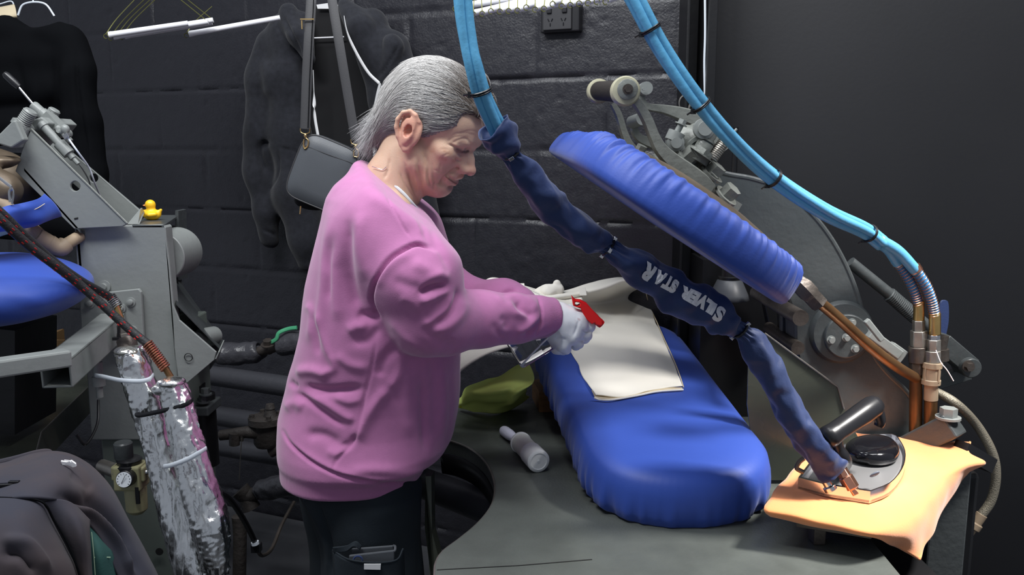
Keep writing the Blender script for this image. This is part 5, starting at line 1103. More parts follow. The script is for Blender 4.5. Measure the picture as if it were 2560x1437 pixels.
# t-shirt collar
mk('tee_collar', MB().tube([W(915, 436, -.01), W(940, 444, -.045), W(962, 452, -.052), W(988, 466, -.058), W(1010, 485, -.060), W(1032, 510, -.054), W(1050, 529, -.03), W(1060, 534, .0), W(1040, 500, .05), W(980, 440, .06), W(930, 415, .04), W(905, 418, -.01)], .0034, 8, smooth=60, cap=False), M['tee'], person)
mk('necklace', MB().tube([W(930, 416, -.045), W(945, 421, -.053), W(957, 424, -.056), W(966, 417, -.056)], .0006, 5, smooth=12), M['steel'], person)

# ---------------------------------------------------------------- trousers, shoes
Tr = Field(np.arange(-.48, .02, .006), np.arange(1.44, 1.90, .006), np.arange(.03, 1.0, .006))
Tr.ell(W(892, 1165), (.118, .150, .13), k=.02)
for (c, x0) in ((-.066, 930), (.08, 890)):
    t0, t1_, = W(x0-12, 1235, c), W(x0+6, 1437, c)
    Tr.chain([t0, t1_, [t1_[0]+.012, t1_[1], .44], [t1_[0]-.012, t1_[1], .07]], [.106, .094, .082, .072], .03)
Tr.put(lambda X, Y, Z: Z-.05+0*X+0*Y, (-.5, 1.4, .0), (.1, 1.95, .07), .004, 's')
tv, tF = Tr.mesh(2)
tl2 = [([(748, 1230), (790, 1300), (815, 1380), (818, 1437)], 7, .005), ([(790, 1250), (815, 1330), (830, 1437)], 6, -.006), ([(905, 1262), (907, 1320), (905, 1345)], 2, -.0012), ([(1045, 1262), (1047, 1350), (1046, 1437)], 4, -.003)]
tv = crease(tv, tF, tl2); tv = tv + nz(tv, 12, .006, 2)
tro = mk('work_trousers', (tv, tF), M['trouser'], person, smooth=180)
pk = patch([[P(832, 1376, 1.485), P(872, 1399, 1.452), P(934, 1407, 1.446), P(990, 1401, 1.452), P(1008, 1372, 1.468)], [P(836, 1440, 1.472), P(876, 1450, 1.452), P(934, 1455, 1.446), P(990, 1450, 1.452), P(1010, 1440, 1.47)], [P(842, 1560, 1.46), P(880, 1566, 1.444), P(934, 1570, 1.44), P(990, 1566, 1.446), P(1008, 1560, 1.46)]], 20, 24, .001, 30, 2)
pko = mk('cargo_pocket', pk, M['trouser'], tro, smooth=180, solid=.004)
mk('pocket_flap', patch([[P(832, 1368, 1.475), P(868, 1362, 1.468), P(890, 1352, 1.466), P(905, 1364, 1.466)], [P(834, 1380, 1.478), P(866, 1378, 1.466), P(884, 1366, 1.462), P(900, 1374, 1.464)]], 8, 16, .001, 20, 2), M['trouser'], tro, smooth=180, solid=.003)
mk('pocket_edge', MB().tube(catmull(pp([(832, 1375, 1.483), (872, 1398, 1.450), (934, 1406, 1.444), (990, 1400, 1.450), (1008, 1371, 1.466)]), 30), .0018, 6), M['trouser'], tro)
mk('pocket_tag', MB().prism(pp([(910, 1410), (952, 1410), (951, 1424), (910, 1423)], 1.441), (0, .002, 0)), M['zip'], pko, smooth=0, label='small white patch on the pocket edge')
mk('back_pocket_flap', MB().prism(pp([(755, 1243), (796, 1230), (799, 1242), (757, 1257)], 1.49), (0, .03, .0)), M['trouser'], tro, smooth=0, bevel=.002)
wl = thing('wallet', 'dark folded wallet sticking out of the cargo pocket of the navy trousers', 'wallet', P(930, 1400, 1.455))
mk('cover', MB().prism(pp([(872, 1389), (986, 1376), (986, 1420), (872, 1420)], 1.456), (0, .006, 0)), M['bag'], wl, smooth=0, bevel=.002); mk('cover', MB().prism(pp([(879, 1372), (984, 1364), (988, 1420), (876, 1420)], 1.470), (0, .005, 0)), M['bag'], wl, smooth=0, bevel=.002)
mk('spine', MB().tube(pp([(984, 1364, 1.472), (988, 1366, 1.466), (988, 1374, 1.460), (985, 1378, 1.458)]), .0025, 8, smooth=10), M['bag'], wl)
one('keyring', MB().tube([P(895, 1400, 1.449)+.008*np.array([math.cos(q), 0, math.sin(q)]) for q in np.linspace(0, 2*math.pi, 25)], .0017, 8, cap=False), M['navy'], 'small dark blue ring in the mouth of the cargo pocket beside the wallet', 'ring')
for c, x0 in ((-.088, 936), (.09, 896)):
    a = W(x0, 1437, c); sh = Field(np.arange(a[0]-.10, a[0]+.22, .005), np.arange(a[1]-.07, a[1]+.07, .005), np.arange(0, .14, .005))
    sh.chain([[a[0]-.02, a[1], .045], [a[0]+.13, a[1], .036]], [.045, .036], .03); sh.cap([a[0]-.01, a[1], .05], [a[0]-.01, a[1], .11], .045, .048, .02); sh.put(lambda X, Y, Z: Z-.004+0*X+0*Y, (a[0]-.2, a[1]-.1, -.02), (a[0]+.3, a[1]+.1, .02), .004, 's')
    v, f = sh.mesh(1); mk('shoe', (v, f), M['shoe'], person, smooth=180)

# ---------------------------------------------------------------- gloved hands
G = Field(np.arange(.02, .175, .0014), np.arange(1.52, 1.74, .0014), np.arange(1.09, 1.24, .0014))
G.chain([W(1372, 792, -.022), W(1396, 796, -.02), W(1412, 803, -.022)], [.031, .030, .028], .01)
G.chain([W(1405, 800, -.022), W(1446, 795, -.028)], [.022, .017], .012); G.chain([W(1405, 812, -.024), W(1448, 815, -.034)], [.022, .017], .012)
G.chain([W(1400, 825, -.026), W(1434, 840, -.036)], [.022, .016], .012); G.chain([W(1390, 835, -.022), W(1408, 862, -.032)], [.022, .015], .012)
fing = [  # knuckle, middle joint, end joint, tip
    [W(1448, 793, -.028), W(1474, 816, -.024), W(1470, 822, .006), W(1446, 812, .016)],
    [W(1446, 816, -.034), W(1466, 838, -.030), W(1462, 846, .000), W(1438, 834, .012)],
    [W(1432, 838, -.036), W(1446, 858, -.032), W(1440, 864, -.004), W(1418, 850, .010)],
    [W(1408, 860, -.032), W(1416, 874, -.028), W(1408, 876, -.006), W(1392, 864, .006)]]
for q, r in zip(fing, (.0115, .0112, .0105, .0095)): G.chain(q, [r*1.05, r, r*.92, r*.82], .003)
G.chain([W(1392, 850, -.014), W(1395, 868, -.012), W(1390, 874, -.002)], [.016, .014, .010], .006)
G.chain([W(1395, 785, -.012), W(1422, 778, .004), W(1444, 790, .014), W(1456, 800, .016)], [.016, .0125, .0115, .0095], .006)
gv, gF = G.mesh(2)
gv = crease(gv, gF, [([(1446, 800), (1442, 820), (1432, 842)], 3, -.0015), ([(1455, 826), (1470, 830), (1480, 828)], 2, -.002), ([(1440, 848), (1455, 852), (1466, 850)], 2, -.002), ([(1385, 850), (1400, 846), (1415, 850)], 3, -.002)])
for _ in range(2): gv = lap(gv, gF, .5)
gv = gv + nz(gv, 60, .0008, 3)
gq = to_px(gv); gc = np.tile(np.array([.70, .72, .76]), (len(gv), 1))
st_ = np.exp(-((gq[:, 0]-1447)/8)**2-((gq[:, 1]-800)/14)**2)*np.clip(np.array([noise.noise(Vector(p_)*260) for p_ in gv])*3-.3, 0, 1); gc = gc*(1-.6*st_[:, None])+np.array([.45, .25, .27])*.6*st_[:, None]
fin = np.clip((gq[:, 0]-1440)/20, 0, 1)[:, None]; gc = gc*(1-.25*fin)+np.array([.66, .62, .60])*.25*fin
mk('glove', (gv, gF), M['glove'], person, smooth=180, colors=gc, label='white cotton glove on the hand holding the spray bottle')
G2 = Field(np.arange(-.02, .14, .002), np.arange(1.62, 1.80, .002), np.arange(1.08, 1.26, .002))
G2.chain([W(1290, 762, .08), W(1318, 775, .07)], [.027, .030], .01)
for j, dy in enumerate((-.022, -.007, .008, .022)): G2.chain([W(1315, 770+j*5, .07+dy), W(1340, 788+j*5, .06+dy), W(1352, 812+j*4, .055+dy)], [.013, .0105, .0095], .003)
G2.chain([W(1305, 780, .05), W(1330, 800, .04), W(1338, 815, .04)], [.014, .011, .0095], .004)
v, f = G2.mesh(1); mk('glove', (v, f), M['glove'], person, smooth=180, colors=np.tile(np.array([.70, .72, .76]), (len(v), 1)))

# ---------------------------------------------------------------- spray bottle
bt = thing('spray_bottle', 'clear plastic spray bottle with a red trigger head gripped in the white glove', 'spray bottle', P(1330, 900, 1.60))
b0, b1_ = P(1283, 887, 1.605), P(1440, 790, 1.622); bd = unit(b1_-b0); bw = unit(P(1301, 924, 1.605)-P(1257, 858, 1.605)); bw = unit(bw-bd*bw.dot(bd)); bn = np.cross(bd, bw)
def bottle(prof, e=.42, n=48):
    v = []
    for t, a, b in prof:
        for q in np.linspace(0, 2*np.pi, n, endpoint=False):
            c, s = math.cos(q), math.sin(q); k_ = e if a > .017 else 1
            v.append(b0+bd*t+bw*math.copysign(abs(c)**k_, c)*a+bn*math.copysign(abs(s)**k_, s)*b)
    return v, grid_faces(len(prof), n, True)+[tuple(range(n))[::-1], tuple(range((len(prof)-1)*n, len(prof)*n))]
mk('bottle_body', bottle([(0, .024, .017), (.0012, .028, .0205), (.005, .0305, .023), (.02, .0305, .023), (.075, .0305, .023), (.088, .028, .022), (.098, .020, .018), (.106, .013, .013), (.125, .012, .012)]), M['clear'], bt, smooth=60)
mk('water', bottle([(.003, .026, .019), (.006, .0285, .021), (.05, .0285, .021), (.052, .028, .0205)]), M['liquid'], bt, smooth=60)
mk('dip_tube', MB().tube([b0+bd*.004+bw*.024, b0+bd*.05+bw*.012, b0+bd*.11], .0018, 8, smooth=10), M['whiteplastic'], bt)
rh = [(1429, 740), (1438, 750), (1453, 752), (1468, 760), (1482, 776), (1496, 790), (1506, 803), (1507, 811), (1500, 815), (1491, 812), (1487, 807), (1480, 811), (1468, 800), (1458, 784), (1452, 772), (1443, 768), (1433, 765), (1431, 752)]
def poly_hole(outer, inner, Y, th):
    bm = bmesh.new()
    def loop(L): 
        vs = [bm.verts.new(P(a, b, Y)) for a, b in L]; return [bm.edges.new((vs[i], vs[(i+1) % len(vs)])) for i in range(len(vs))]
    e = loop(outer)+loop(inner); bmesh.ops.triangle_fill(bm, use_beauty=True, edges=e, use_dissolve=False); bmesh.ops.recalc_face_normals(bm, faces=bm.faces)
    r = bmesh.ops.extrude_face_region(bm, geom=list(bm.faces)); bmesh.ops.translate(bm, vec=(0, th, 0), verts=[x for x in r['geom'] if isinstance(x, bmesh.types.BMVert)]); bmesh.ops.recalc_face_normals(bm, faces=bm.faces)
    bm.verts.index_update(); v = np.array([x.co[:] for x in bm.verts]); f = [tuple(a.index for a in x.verts) for x in bm.faces]; bm.free(); return v, f
mk('trigger_head', poly_hole(rh, [(1438, 755), (1450, 757), (1451, 762), (1444, 766), (1438, 764)], 1.608, .020), M['red'], bt, smooth=0, bevel=.002)
mk('nozzle', MB().lathe(P(1488, 797, 1.618), unit(P(1504, 811, 1.618)-P(1488, 797, 1.618)), [(0, .0085), (.012, .0085), (.018, .0075)], 20), M['red'], bt, bevel=.001)
# ================================================================ LEFT PRESS
lp_ = thing('garment_press', 'smaller grey garment press at the left with a raised channel arm and boxy column', 'garment press', (P(320, 800, 1.95)[0], 1.95, 0))
LY = 1.80
# column: upper box with a front face and an open back channel
cf = [(187, 572), (196, 563), (405, 560), (413, 568), (420, 640), (432, 760), (440, 850), (444, 1000), (452, 1437), (452, 1900), (245, 1900), (240, 1300), (236, 1000), (210, 760), (192, 640)]
lowz = .02
mk('column', slab([(187, 574), (194, 565), (404, 561), (413, 569), (424, 660), (436, 790), (442, 900), (452, 1100), (228, 1100), (214, 900), (200, 730)], LY, .012), M['grey'], lp_, smooth=0, bevel=.003)
cl_ = MB(); a = P(236, 900, LY+.02); b = P(440, 900, LY+.02); cl_.box(((a[0]+b[0])/2+.005, LY+.11, .57), (b[0]-a[0], .2, 1.10)); mk('column_base', cl_, mat('grey_green_paint', S(96, 104, 98), .4, var=.1, vscale=6, bump=.1, bscale=50), lp_, smooth=0, bevel=.004)
# thick side of the upper box (right hand side), open channel and top
sd = MB(); sd.prism(pp([(413, 569), (424, 660), (436, 790), (442, 900)], LY), (0, .10, 0)); 
mk('column_side', MB().prism([P(409, 563, LY), P(414, 569, LY), P(442, 900, LY), P(437, 900, LY)], (0, .035, 0)), M['grey'], lp_, smooth=0, bevel=.001)
mk('column_inner_shade', MB().prism([P(380, 566, 1.95), P(417, 569, 1.95), P(436, 900, 1.95), P(400, 900, 1.95)], (0, .05, 0)), M['black'], lp_, smooth=0)  # black panel stands in for the shade inside the open channel
mk('back_corner', slab([(438, 526), (446, 527), (450, 700), (441, 700)], 2.03, .05), M['grey_dark'], lp_, smooth=0)
mk('column_side', MB().prism([P(187, 572, LY), P(196, 565, LY), P(222, 900, LY), P(212, 900, LY)], (0, .28, 0)), M['grey'], lp_, smooth=0)
zt = P(300, 561, LY)[2]; tv_ = np.array([P(330, 560, LY), P(410, 560, LY), P(446, 525, 2.08), P(370, 522, 2.08)]); tv_[:, 2] = zt-.001
mk('column_top', MB().prism(tv_, (0, 0, -.006)), M['grey_dark'], lp_, smooth=0, bevel=.001)
mk('back_plate', slab([(438, 530), (446, 528), (452, 700), (462, 740), (556, 852), (540, 900), (500, 960), (440, 960)], 2.05, .006), M['grey_dark'], lp_, smooth=0)
dc = P(398, 642, LY+.045); mk('counterweight_drum', MB().lathe(dc, (0, 1, 0), [(0, .053), (.002, .055), (.11, .055), (.112, .05)], 48), M['grey'], lp_, smooth=40)
# triangular bracket at the right
mk('corner_bracket', slab([(430, 757), (448, 800), (540, 880), (535, 900), (462, 962), (446, 950), (436, 870)], LY-.01, .006), M['grey'], lp_, smooth=0, bevel=.001)
mk('bracket_plate', MB().prism([P(440, 690, LY+.25), P(556, 850, LY+.25), P(532, 895, LY), P(540, 880, LY)][:2]+[P(548, 868, LY+.1), P(440, 757, LY)], (0, 0, -.004)), M['grey_dark'], lp_, smooth=0)
mk('bracket_plate', MB().prism([P(537, 897, LY-.01), P(545, 880, LY-.01), P(558, 850, LY+.13), P(540, 905, LY+.13)], (.003, 0, 0)), M['grey'], lp_, smooth=0)
mk('bracket_pin', MB().lathe(P(505, 845, LY+.10), (-.2, -1, .1), [(-.05, .022), (0, .022), (.002, .016), (.02, .016)], 24), M['grey'], lp_)
mk('bracket_ring', MB().tube([P(471, 893, LY-.013)+.0085*np.array([math.cos(q), 0, math.sin(q)]) for q in np.linspace(0, 2*math.pi, 29)], .0009, 6, cap=False), M['black'], lp_)
# bolted plate and square arm towards the camera
bp_ = mk('bolt_plate', slab([(198, 738), (346, 722), (352, 730), (360, 868), (356, 880), (206, 884)], LY-.014, .010), M['grey'], lp_, smooth=0, bevel=.002)
for a, b in ((226, 758), (327, 755), (303, 770), (332, 826)): mk('bolt', MB().lathe(P(a, b, LY-.014), (0, -1, 0), [(0, .0105), (.002, .0105), (.0025, .0065), (.008, .0062), (.009, .004)], 20), M['grey'], bp_, smooth=40)
mk('bolt', MB().lathe(P(261, 716, LY-.001), (0, -1, 0), [(0, .0135), (.003, .0135), (.0035, .0075), (.009, .007)], 24), M['grey'], bp_)
s0, s1 = P(285, 812, LY-.014), P(140, 935, 1.47)
def sqtube(a, b, w, t, name, par, m=M['grey']):
    A = axes_of(b-a); X, Y_, Zx = A; mb = MB(); L = np.linalg.norm(b-a)
    for sx, sy, ww, hh_ in ((1, 0, t, w), (-1, 0, t, w), (0, 1, w, t), (0, -1, w, t)):
        c = (a+b)/2 + X*sx*(w-t)/2 + Y_*sy*(w-t)/2; mb.box(c, (ww, hh_, L), A)
    mk(name, mb, m, par, smooth=0, bevel=.0012)
sqtube(s0, s1, .052, .004, 'square_arm', lp_)
mk('flat_tube', MB().bar(P(172, 893, 1.475), P(-80, 930, 1.36), .034, .030), M['grey'], lp_, smooth=0, bevel=.004)
mk('bolt', MB().hexbolt(P(139, 882, 1.47), (0, 0, 1), .006, .006), M['grey'], lp_, smooth=30)
# raised channel arm
pa, pb_ = 1.78, 1.96
mk('arm_plate', poly_hole([(38, 428), (60, 362), (78, 322), (318, 560), (306, 566), (185, 572)], [(188+12.5*math.cos(q), 465+12.5*math.sin(q)) for q in np.linspace(0, 2*math.pi, 24, endpoint=False)], pa, .008), M['grey'], lp_, smooth=0, bevel=.0015)
mk('arm_plate', poly_hole([(92, 345), (140, 348), (352, 528), (330, 560), (300, 560), (90, 380)], [(234+11*math.cos(q), 445+11*math.sin(q)) for q in np.linspace(0, 2*math.pi, 24, endpoint=False)], pb_, .008), M['grey'], lp_, smooth=0, bevel=.0015)
mk('arm_floor', MB().prism([P(60, 420, pa), P(78, 440, pb_), P(300, 590, pb_), P(200, 575, pa)], (0, 0, -.006)), M['grey_dark'], lp_, smooth=0)
mk('arm_web', MB().prism([P(72, 326, pa), P(110, 350, pb_), P(180, 420, pb_), P(165, 412, pa)], (0, .004, -.004)), M['grey_dark'], lp_, smooth=0)
mk('arm_edge', MB().tube(pp([(78, 322), (318, 558)], pa), .0022, 6), M['grey_cast'], lp_)
mk('gusset', MB().prism([P(318, 560, LY), P(352, 520, LY+.1), P(358, 530, LY+.12), P(345, 560, LY+.02)], (.002, .003, 0)), M['grey'], lp_, smooth=0)
hbk = MB(); hbk.prism([P(-12, 352, 1.74), P(35, 303, 1.74), P(75, 322, 1.78), P(28, 372, 1.74)], (0, .14, .0)); mk('head_block', hbk, M['grey'], lp_, smooth=0, bevel=.004)
mk('arm_cap', slab([(-4, 360), (28, 370), (60, 350), (38, 300), (30, 302), (-8, 340)], 1.735, .02), M['grey'], lp_, smooth=0, bevel=.003)
mk('clevis', MB().prism(pp([(66, 322), (78, 300), (104, 292), (122, 308), (108, 326), (80, 328)], 1.80), (0, .12, 0)), M['grey'], lp_, smooth=0, bevel=.003)
# big screws on top of the arm
def screw(px, py, Y, ax, r, L, par=lp_):
    n = 9; pr = []
    for i in range(n): t = L*i/n; pr += [(t, r), (t+L/n*.5, r*.88)]
    g_ = mk('screw', MB().lathe(P(px, py, Y), ax, pr+[(L, r*.8)], 24), M['grey'], par, smooth=20); return g_
screw(55, 312, 1.78, unit([.6, 0, .8]), .0145, .036); mk('nut', MB().hexbolt(P(48, 318, 1.78), unit([.6, 0, .8]), .019, .012, False), M['grey'], lp_, smooth=20)
screw(125, 295, 1.86, unit([.55, 0, .8]), .0125, .022)
# air cylinder, valve and levers on the arm
cy = MB(); d_ = unit(P(172, 385, 1.80)-P(98, 305, 1.80))
cy.lathe(P(100, 306, 1.80), d_, [(0, .006), (.004, .0105), (.012, .0105), (.013, .0085), (.055, .0085), (.056, .0125), (.085, .0125), (.086, .007), (.097, .007), (.098, .0048), (.112, .0045)], 20); mk('air_cylinder', cy, M['grey'], lp_)
cy = MB(); cy.lathe(P(82, 262, 1.84), unit(P(125, 300, 1.84)-P(82, 262, 1.84)), [(0, .009), (.003, .0105), (.022, .0105), (.024, .0125), (.05, .0125)], 20); mk('pivot_sleeve', cy, M['grey'], lp_)
mk('hand_lever', MB().tube([P(86, 264, 1.84), P(45, 215, 1.84)], .0026, 10), M['steel'], lp_); mk('lever_grip', MB().lathe(P(48, 218, 1.84), unit(P(14, 186, 1.84)-P(48, 218, 1.84)), [(0, .006), (.012, .0078), (.035, .0078), (.040, .0055), (.0405, .001)], 20), M['blackplastic'], lp_)
v_ = MB(); v_.box(P(140, 312, 1.84), (.055, .03, .02), np.array([d_, [0, 1, 0], np.cross(d_, [0, 1, 0])])); v_.lathe(P(158, 330, 1.83), (0, -1, .2), [(-.02, .010), (.01, .010), (.012, .006), (.018, .006)], 16)
v_.lathe(P(142, 318, 1.82), d_, [(0, .0075), (.014, .0075), (.015, .0055), (.03, .0055), (.031, .0075), (.04, .0075)], 12); mk('air_valve', v_, M['grey'], lp_, smooth=40)
mk('valve_knob', MB().ell(P(163, 323, 1.80), (.009, .009, .010)).cyl(P(150, 330, 1.80), P(163, 323, 1.80), .005), M['grey'], lp_); mk('push_fitting', MB().box(P(167, 340, 1.79), (.013, .010, .010), np.array([unit([.8, 0, .5]), [0, 1, 0], unit([-.5, 0, .8])])), M['steel'], lp_, smooth=0, bevel=.001)
mk('air_line', MB().tube(pp([(170, 345, 1.79), (195, 380, 1.79), (222, 418, 1.82), (236, 455, 1.84), (254, 498, 1.90)]), .0020, 8, smooth=30), M['tie'], lp_)
mk('air_line', MB().tube(pp([(180, 387, 1.80), (205, 420, 1.82), (222, 450, 1.86), (226, 472, 1.90)]), .0016, 8, smooth=24), M['grey'], lp_)
mk('paint_chip', MB().prism(pp([(185, 545), (195, 543), (195, 547), (186, 549)], pa-.0008), (0, .0006, 0)), M['darkline'], lp_, smooth=0)
# brown head casting and its blue cover
hd_f = Field(np.arange(-1.25, -.80, .006), np.arange(1.45, 2.1, .006), np.arange(1.25, 1.62, .006))
hd_f.chain([P(-60, 420, 1.88), P(10, 445, 1.88), P(60, 462, 1.88)], [.06, .052, .040], .03); hd_f.chain([P(-60, 450, 1.72), P(10, 478, 1.72)], [.05, .036], .02); hd_f.ell(P(2, 400, 1.76), (.04, .03, .014), k=.01)
v, f = hd_f.mesh(2); mk('head_casting', (v+nz(v, 16, .006, 3), f), M['browncast'], lp_, smooth=180, label='brown heat-stained head casting')
mk('hook', MB().tube(pp([(-20, 430, 1.60), (12, 455, 1.60), (28, 468, 1.60), (24, 480, 1.60), (26, 505, 1.60)]), .0028, 8, smooth=20).tube(pp([(28, 466, 1.6), (34, 480, 1.6), (30, 510, 1.6)]), .0018, 6, smooth=12), M['steel'], lp_)
cvr = [[P(-60, 545, 1.55), P(0, 520, 1.58), P(50, 508, 1.62), P(90, 500, 1.66), P(112, 484, 1.70)], [P(-60, 560, 1.54), P(0, 545, 1.57), P(50, 530, 1.61), P(100, 520, 1.66), P(130, 505, 1.70)], [P(-60, 590, 1.56), P(0, 575, 1.58), P(40, 565, 1.62), P(100, 553, 1.66), P(150, 535, 1.72)], [P(-60, 590, 1.62), P(0, 580, 1.66), P(60, 570, 1.70), P(110, 556, 1.74), P(150, 540, 1.78)]]
mk('head_cover', patch(cvr, 30, 50, .004, 20, 3), M['blue'], lp_, smooth=180, solid=.003, label='blue cover hem under the casting')
mk('cover_stitching', MB().tube(pp([(38, 528, 1.617), (60, 531, 1.622), (90, 522, 1.645), (112, 509, 1.665)]), .0007, 5, smooth=20), M['hem_in'], lp_)
mk('cover_hem', patch([[P(-60, 592, 1.57), P(0, 578, 1.60), P(50, 572, 1.66)], [P(-60, 612, 1.60), P(0, 590, 1.63), P(52, 578, 1.68)]], 8, 20, .002, 20, 3), M['hivis3'], lp_, smooth=180, solid=.002)
# blue buck
BK = Field(np.arange(-1.5, -.80, .006), np.arange(1.35, 1.95, .006), np.arange(.98, 1.30, .006))
bc_ = P(-20, 710, 1.66)
BK.ell(P(-120, 726, 1.62), (.25, .22, .060), k=.03); BK.ell(P(-10, 722, 1.63), (.150, .20, .056), k=.03)
v, f = BK.mesh(2); mk('buck_pad', (v+nz(v, 9, .006, 3), f), M['blue'], lp_, smooth=180, label='blue covered pressing pad cut by the left edge')
mk('buck_support', MB().bar(P(20, 800, 1.75), P(20, 1050, 1.75), .16, .12), M['black'], lp_, smooth=0)
# left worktop
lz = .95
lt = np.array([P(-200, 1120, 1.35), P(100, 1135, 1.40), P(236, 1000, 1.72), P(240, 890, 1.95), P(60, 850, 2.1), P(-200, 850, 2.1)]); lt = [PZ(-250, 1250, .90), PZ(88, 1140, .90), PZ(104, 1080, .90), PZ(228, 960, .90), PZ(232, 900, .90), PZ(-250, 900, .90)]
mk('worktop', MB().prism(lt, (0, 0, -.004)), M['olive'], lp_, smooth=0)
e0 = [PZ(88, 1140, .90), PZ(104, 1080, .90), PZ(228, 960, .90), PZ(232, 900, .90)]; mk('worktop_lip', MB().tube(np.array(e0), .0018, 6), M['dullsteel'], lp_)
sk = MB(); sk.add(e0+[q-np.array([0, 0, .055])+np.array([.012, 0, 0]) for q in e0], [(0, 1, 5, 4), (1, 2, 6, 5), (2, 3, 7, 6)]); mk('worktop_apron', sk, M['olive'], lp_, smooth=0, solid=.003)
mk('worktop_leg', MB().box((P(60, 1100, 1.55)[0], 1.62, .44), (.06, .06, .88)), M['black'], lp_, smooth=0)
# pipes on this press
tp_ = thing('lagged_pipe', 'tan lagged pipe bending behind the left press column, under the blue hem', 'pipe', P(140, 620, 1.75))
mk('pipe', MB().tube(pp([(-40, 480, 1.70), (8, 512, 1.70), (125, 612, 1.74)]), .0145, 18), M['tan'], tp_); mk('joint', MB().tube([P(92, 590, 1.725), P(126, 610, 1.74)], .0175, 18), M['tan'], tp_, bevel=.001)
mk('elbow', MB().tube(pp([(122, 606, 1.738), (140, 618, 1.745), (152, 620, 1.75), (165, 610, 1.76)]), .0175, 18, smooth=14), M['tan'], tp_); mk('pipe', MB().tube(pp([(158, 615, 1.757), (200, 590, 1.80)]), .0125, 16), M['tan'], tp_)
# rope-like hoses with red flecks
def rope(path, label, end):
    pts = catmull(pp(path), 90); t = thing('braided_hose', label, 'hose', pts[-1]); mk('hose', MB().tube(pts, .0078, 12), M['rope'], t)
    T, N, Bn = frames(pts); mb = MB(); k_ = 0
    for i in range(3, 88, 5):
        for d in (-1, 0, 1):
            a = 1.2*i+d*.35; nrm_ = unit(np.array([0, -1., .25])); nrm_ = unit(nrm_-T[i]*nrm_.dot(T[i])); bb = np.cross(T[i], nrm_); q = .75*d
            mb.box(pts[i]+.0078*(math.cos(q)*nrm_+math.sin(q)*bb)+T[i]*.0022*d*(1 if k_ % 2 else -1), (.0018, .0011, .0048), np.array([bb, nrm_, T[i]]))
        k_ += 1
    fl = mk('red_flecks', mb, M['redfleck'], t, smooth=0); fl['kind'] = 'stuff'; return t, pts
r1, q1 = rope([(-60, 480, 1.42), (0, 530, 1.44), (60, 588, 1.48), (130, 650, 1.54), (200, 700, 1.60), (250, 728, 1.66), (285, 748, 1.70)], 'black braided hose with red flecks, the upper one, ending at the bolted plate', 0)
r2_, q2 = rope([(-60, 500, 1.38), (0, 548, 1.40), (70, 612, 1.44), (140, 665, 1.48), (200, 712, 1.52), (260, 765, 1.54), (320, 820, 1.55), (370, 860, 1.55)], 'black braided hose with red flecks, the lower one, running down to the foil wrapped pipe', 0)
def spring_end(t, a, b, R, turns, m1):
    mk('spring_guard', MB().coil(a, b, R, .0016, turns), m1, t)
spring_end(r1, P(276, 740, 1.695), P(296, 768, 1.69), .0095, 7, M['steel']); mk('end_pipe', MB().tube(pp([(290, 760, 1.69), (303, 795, 1.69)]), .0055, 10), M['brass'], r1)
mk('fitting', MB().lathe(P(303, 795, 1.69), (.1, 0, -1), [(0, .007), (.012, .007), (.013, .012), (.03, .012), (.031, .015), (.05, .016)], 8), M['dullsteel'], r1); mk('cable_tie', MB().tube(pp([(298, 800, 1.67), (296, 845, 1.67)]), .003, 6).box(P(292, 846, 1.67), (.014, .01, .006)), M['blackplastic'], r1)
spring_end(r2_, P(368, 858, 1.548), P(415, 922, 1.54), .0095, 13, M['copper']); mk('end_pipe', MB().tube(pp([(366, 856, 1.55), (412, 918, 1.54), (430, 948, 1.54)]), .006, 10), M['bronze'], r2_); mk('cable_tie', MB().tube([P(366, 856, 1.549)+.0095*np.array([math.cos(q), math.sin(q)*.8, -math.cos(q)*.3]) for q in np.linspace(0, 6.28, 17)], .0022, 6, cap=False), M['blackplastic'], r2_)

# ---------------------------------------------------------------- foil wrapped pipes
def foil(path, rads, label, Y0, m, seed):
    n = 150; c = catmull(pp(path), n); r = np.interp(np.linspace(0, 1, n), np.linspace(0, 1, len(rads)), rads); T, N, Bn = frames(c); na_ = 56; ang = np.linspace(0, 2*np.pi, na_, endpoint=False); v = []
    for i in range(n): v += list(c[i]+r[i]*(np.cos(ang)[:, None]*N[i]+np.sin(ang)[:, None]*Bn[i]))
    v = np.array(v); g = np.array([noise.noise(Vector(p_*np.array([60, 60, 9]))+Vector((seed, 0, 0))) for p_ in v]); g2 = np.array([noise.noise(Vector(p_*150)+Vector((seed, 3, 0))) for p_ in v]); ctr = np.repeat(c, na_, 0); d = v-ctr; d /= np.linalg.norm(d, axis=1)[:, None]
    u = np.repeat(np.linspace(0, 1, n), na_); endf = np.exp(-(u/.05)**2)+np.exp(-((1-u)/.05)**2)
    v = v + d*((np.abs(g)*-.008)+(g2*.0018*(1+2*endf)))[:, None]
    F_ = grid_faces(n, na_, True)+[tuple(range(na_))[::-1], tuple((n-1)*na_+j for j in range(na_))]
    t = thing('foil_wrapped_pipe', label, 'pipe', c[-1]); mk('foil_wrap', (v, F_), m, t, smooth=75); return t, c, T
f1, c1f, T1 = foil([(322, 872, 1.56), (332, 900, 1.56), (365, 1010, 1.55), (400, 1120, 1.54), (440, 1260, 1.52), (490, 1437, 1.50), (520, 1600, 1.49)], [.024, .030, .030, .031, .036, .040, .040], 'taller crinkled silver foil wrapped pipe, dull at the top, leaning against the grey column', 0, M['foil'], 2)
mk('foil_top', MB().ell(P(322, 876, 1.56), (.026, .026, .010)), M['foil2'], f1, smooth=30); mk('pipe_end', MB().cyl(P(316, 850, 1.58), P(322, 875, 1.57), .018), M['darksteel'], f1)
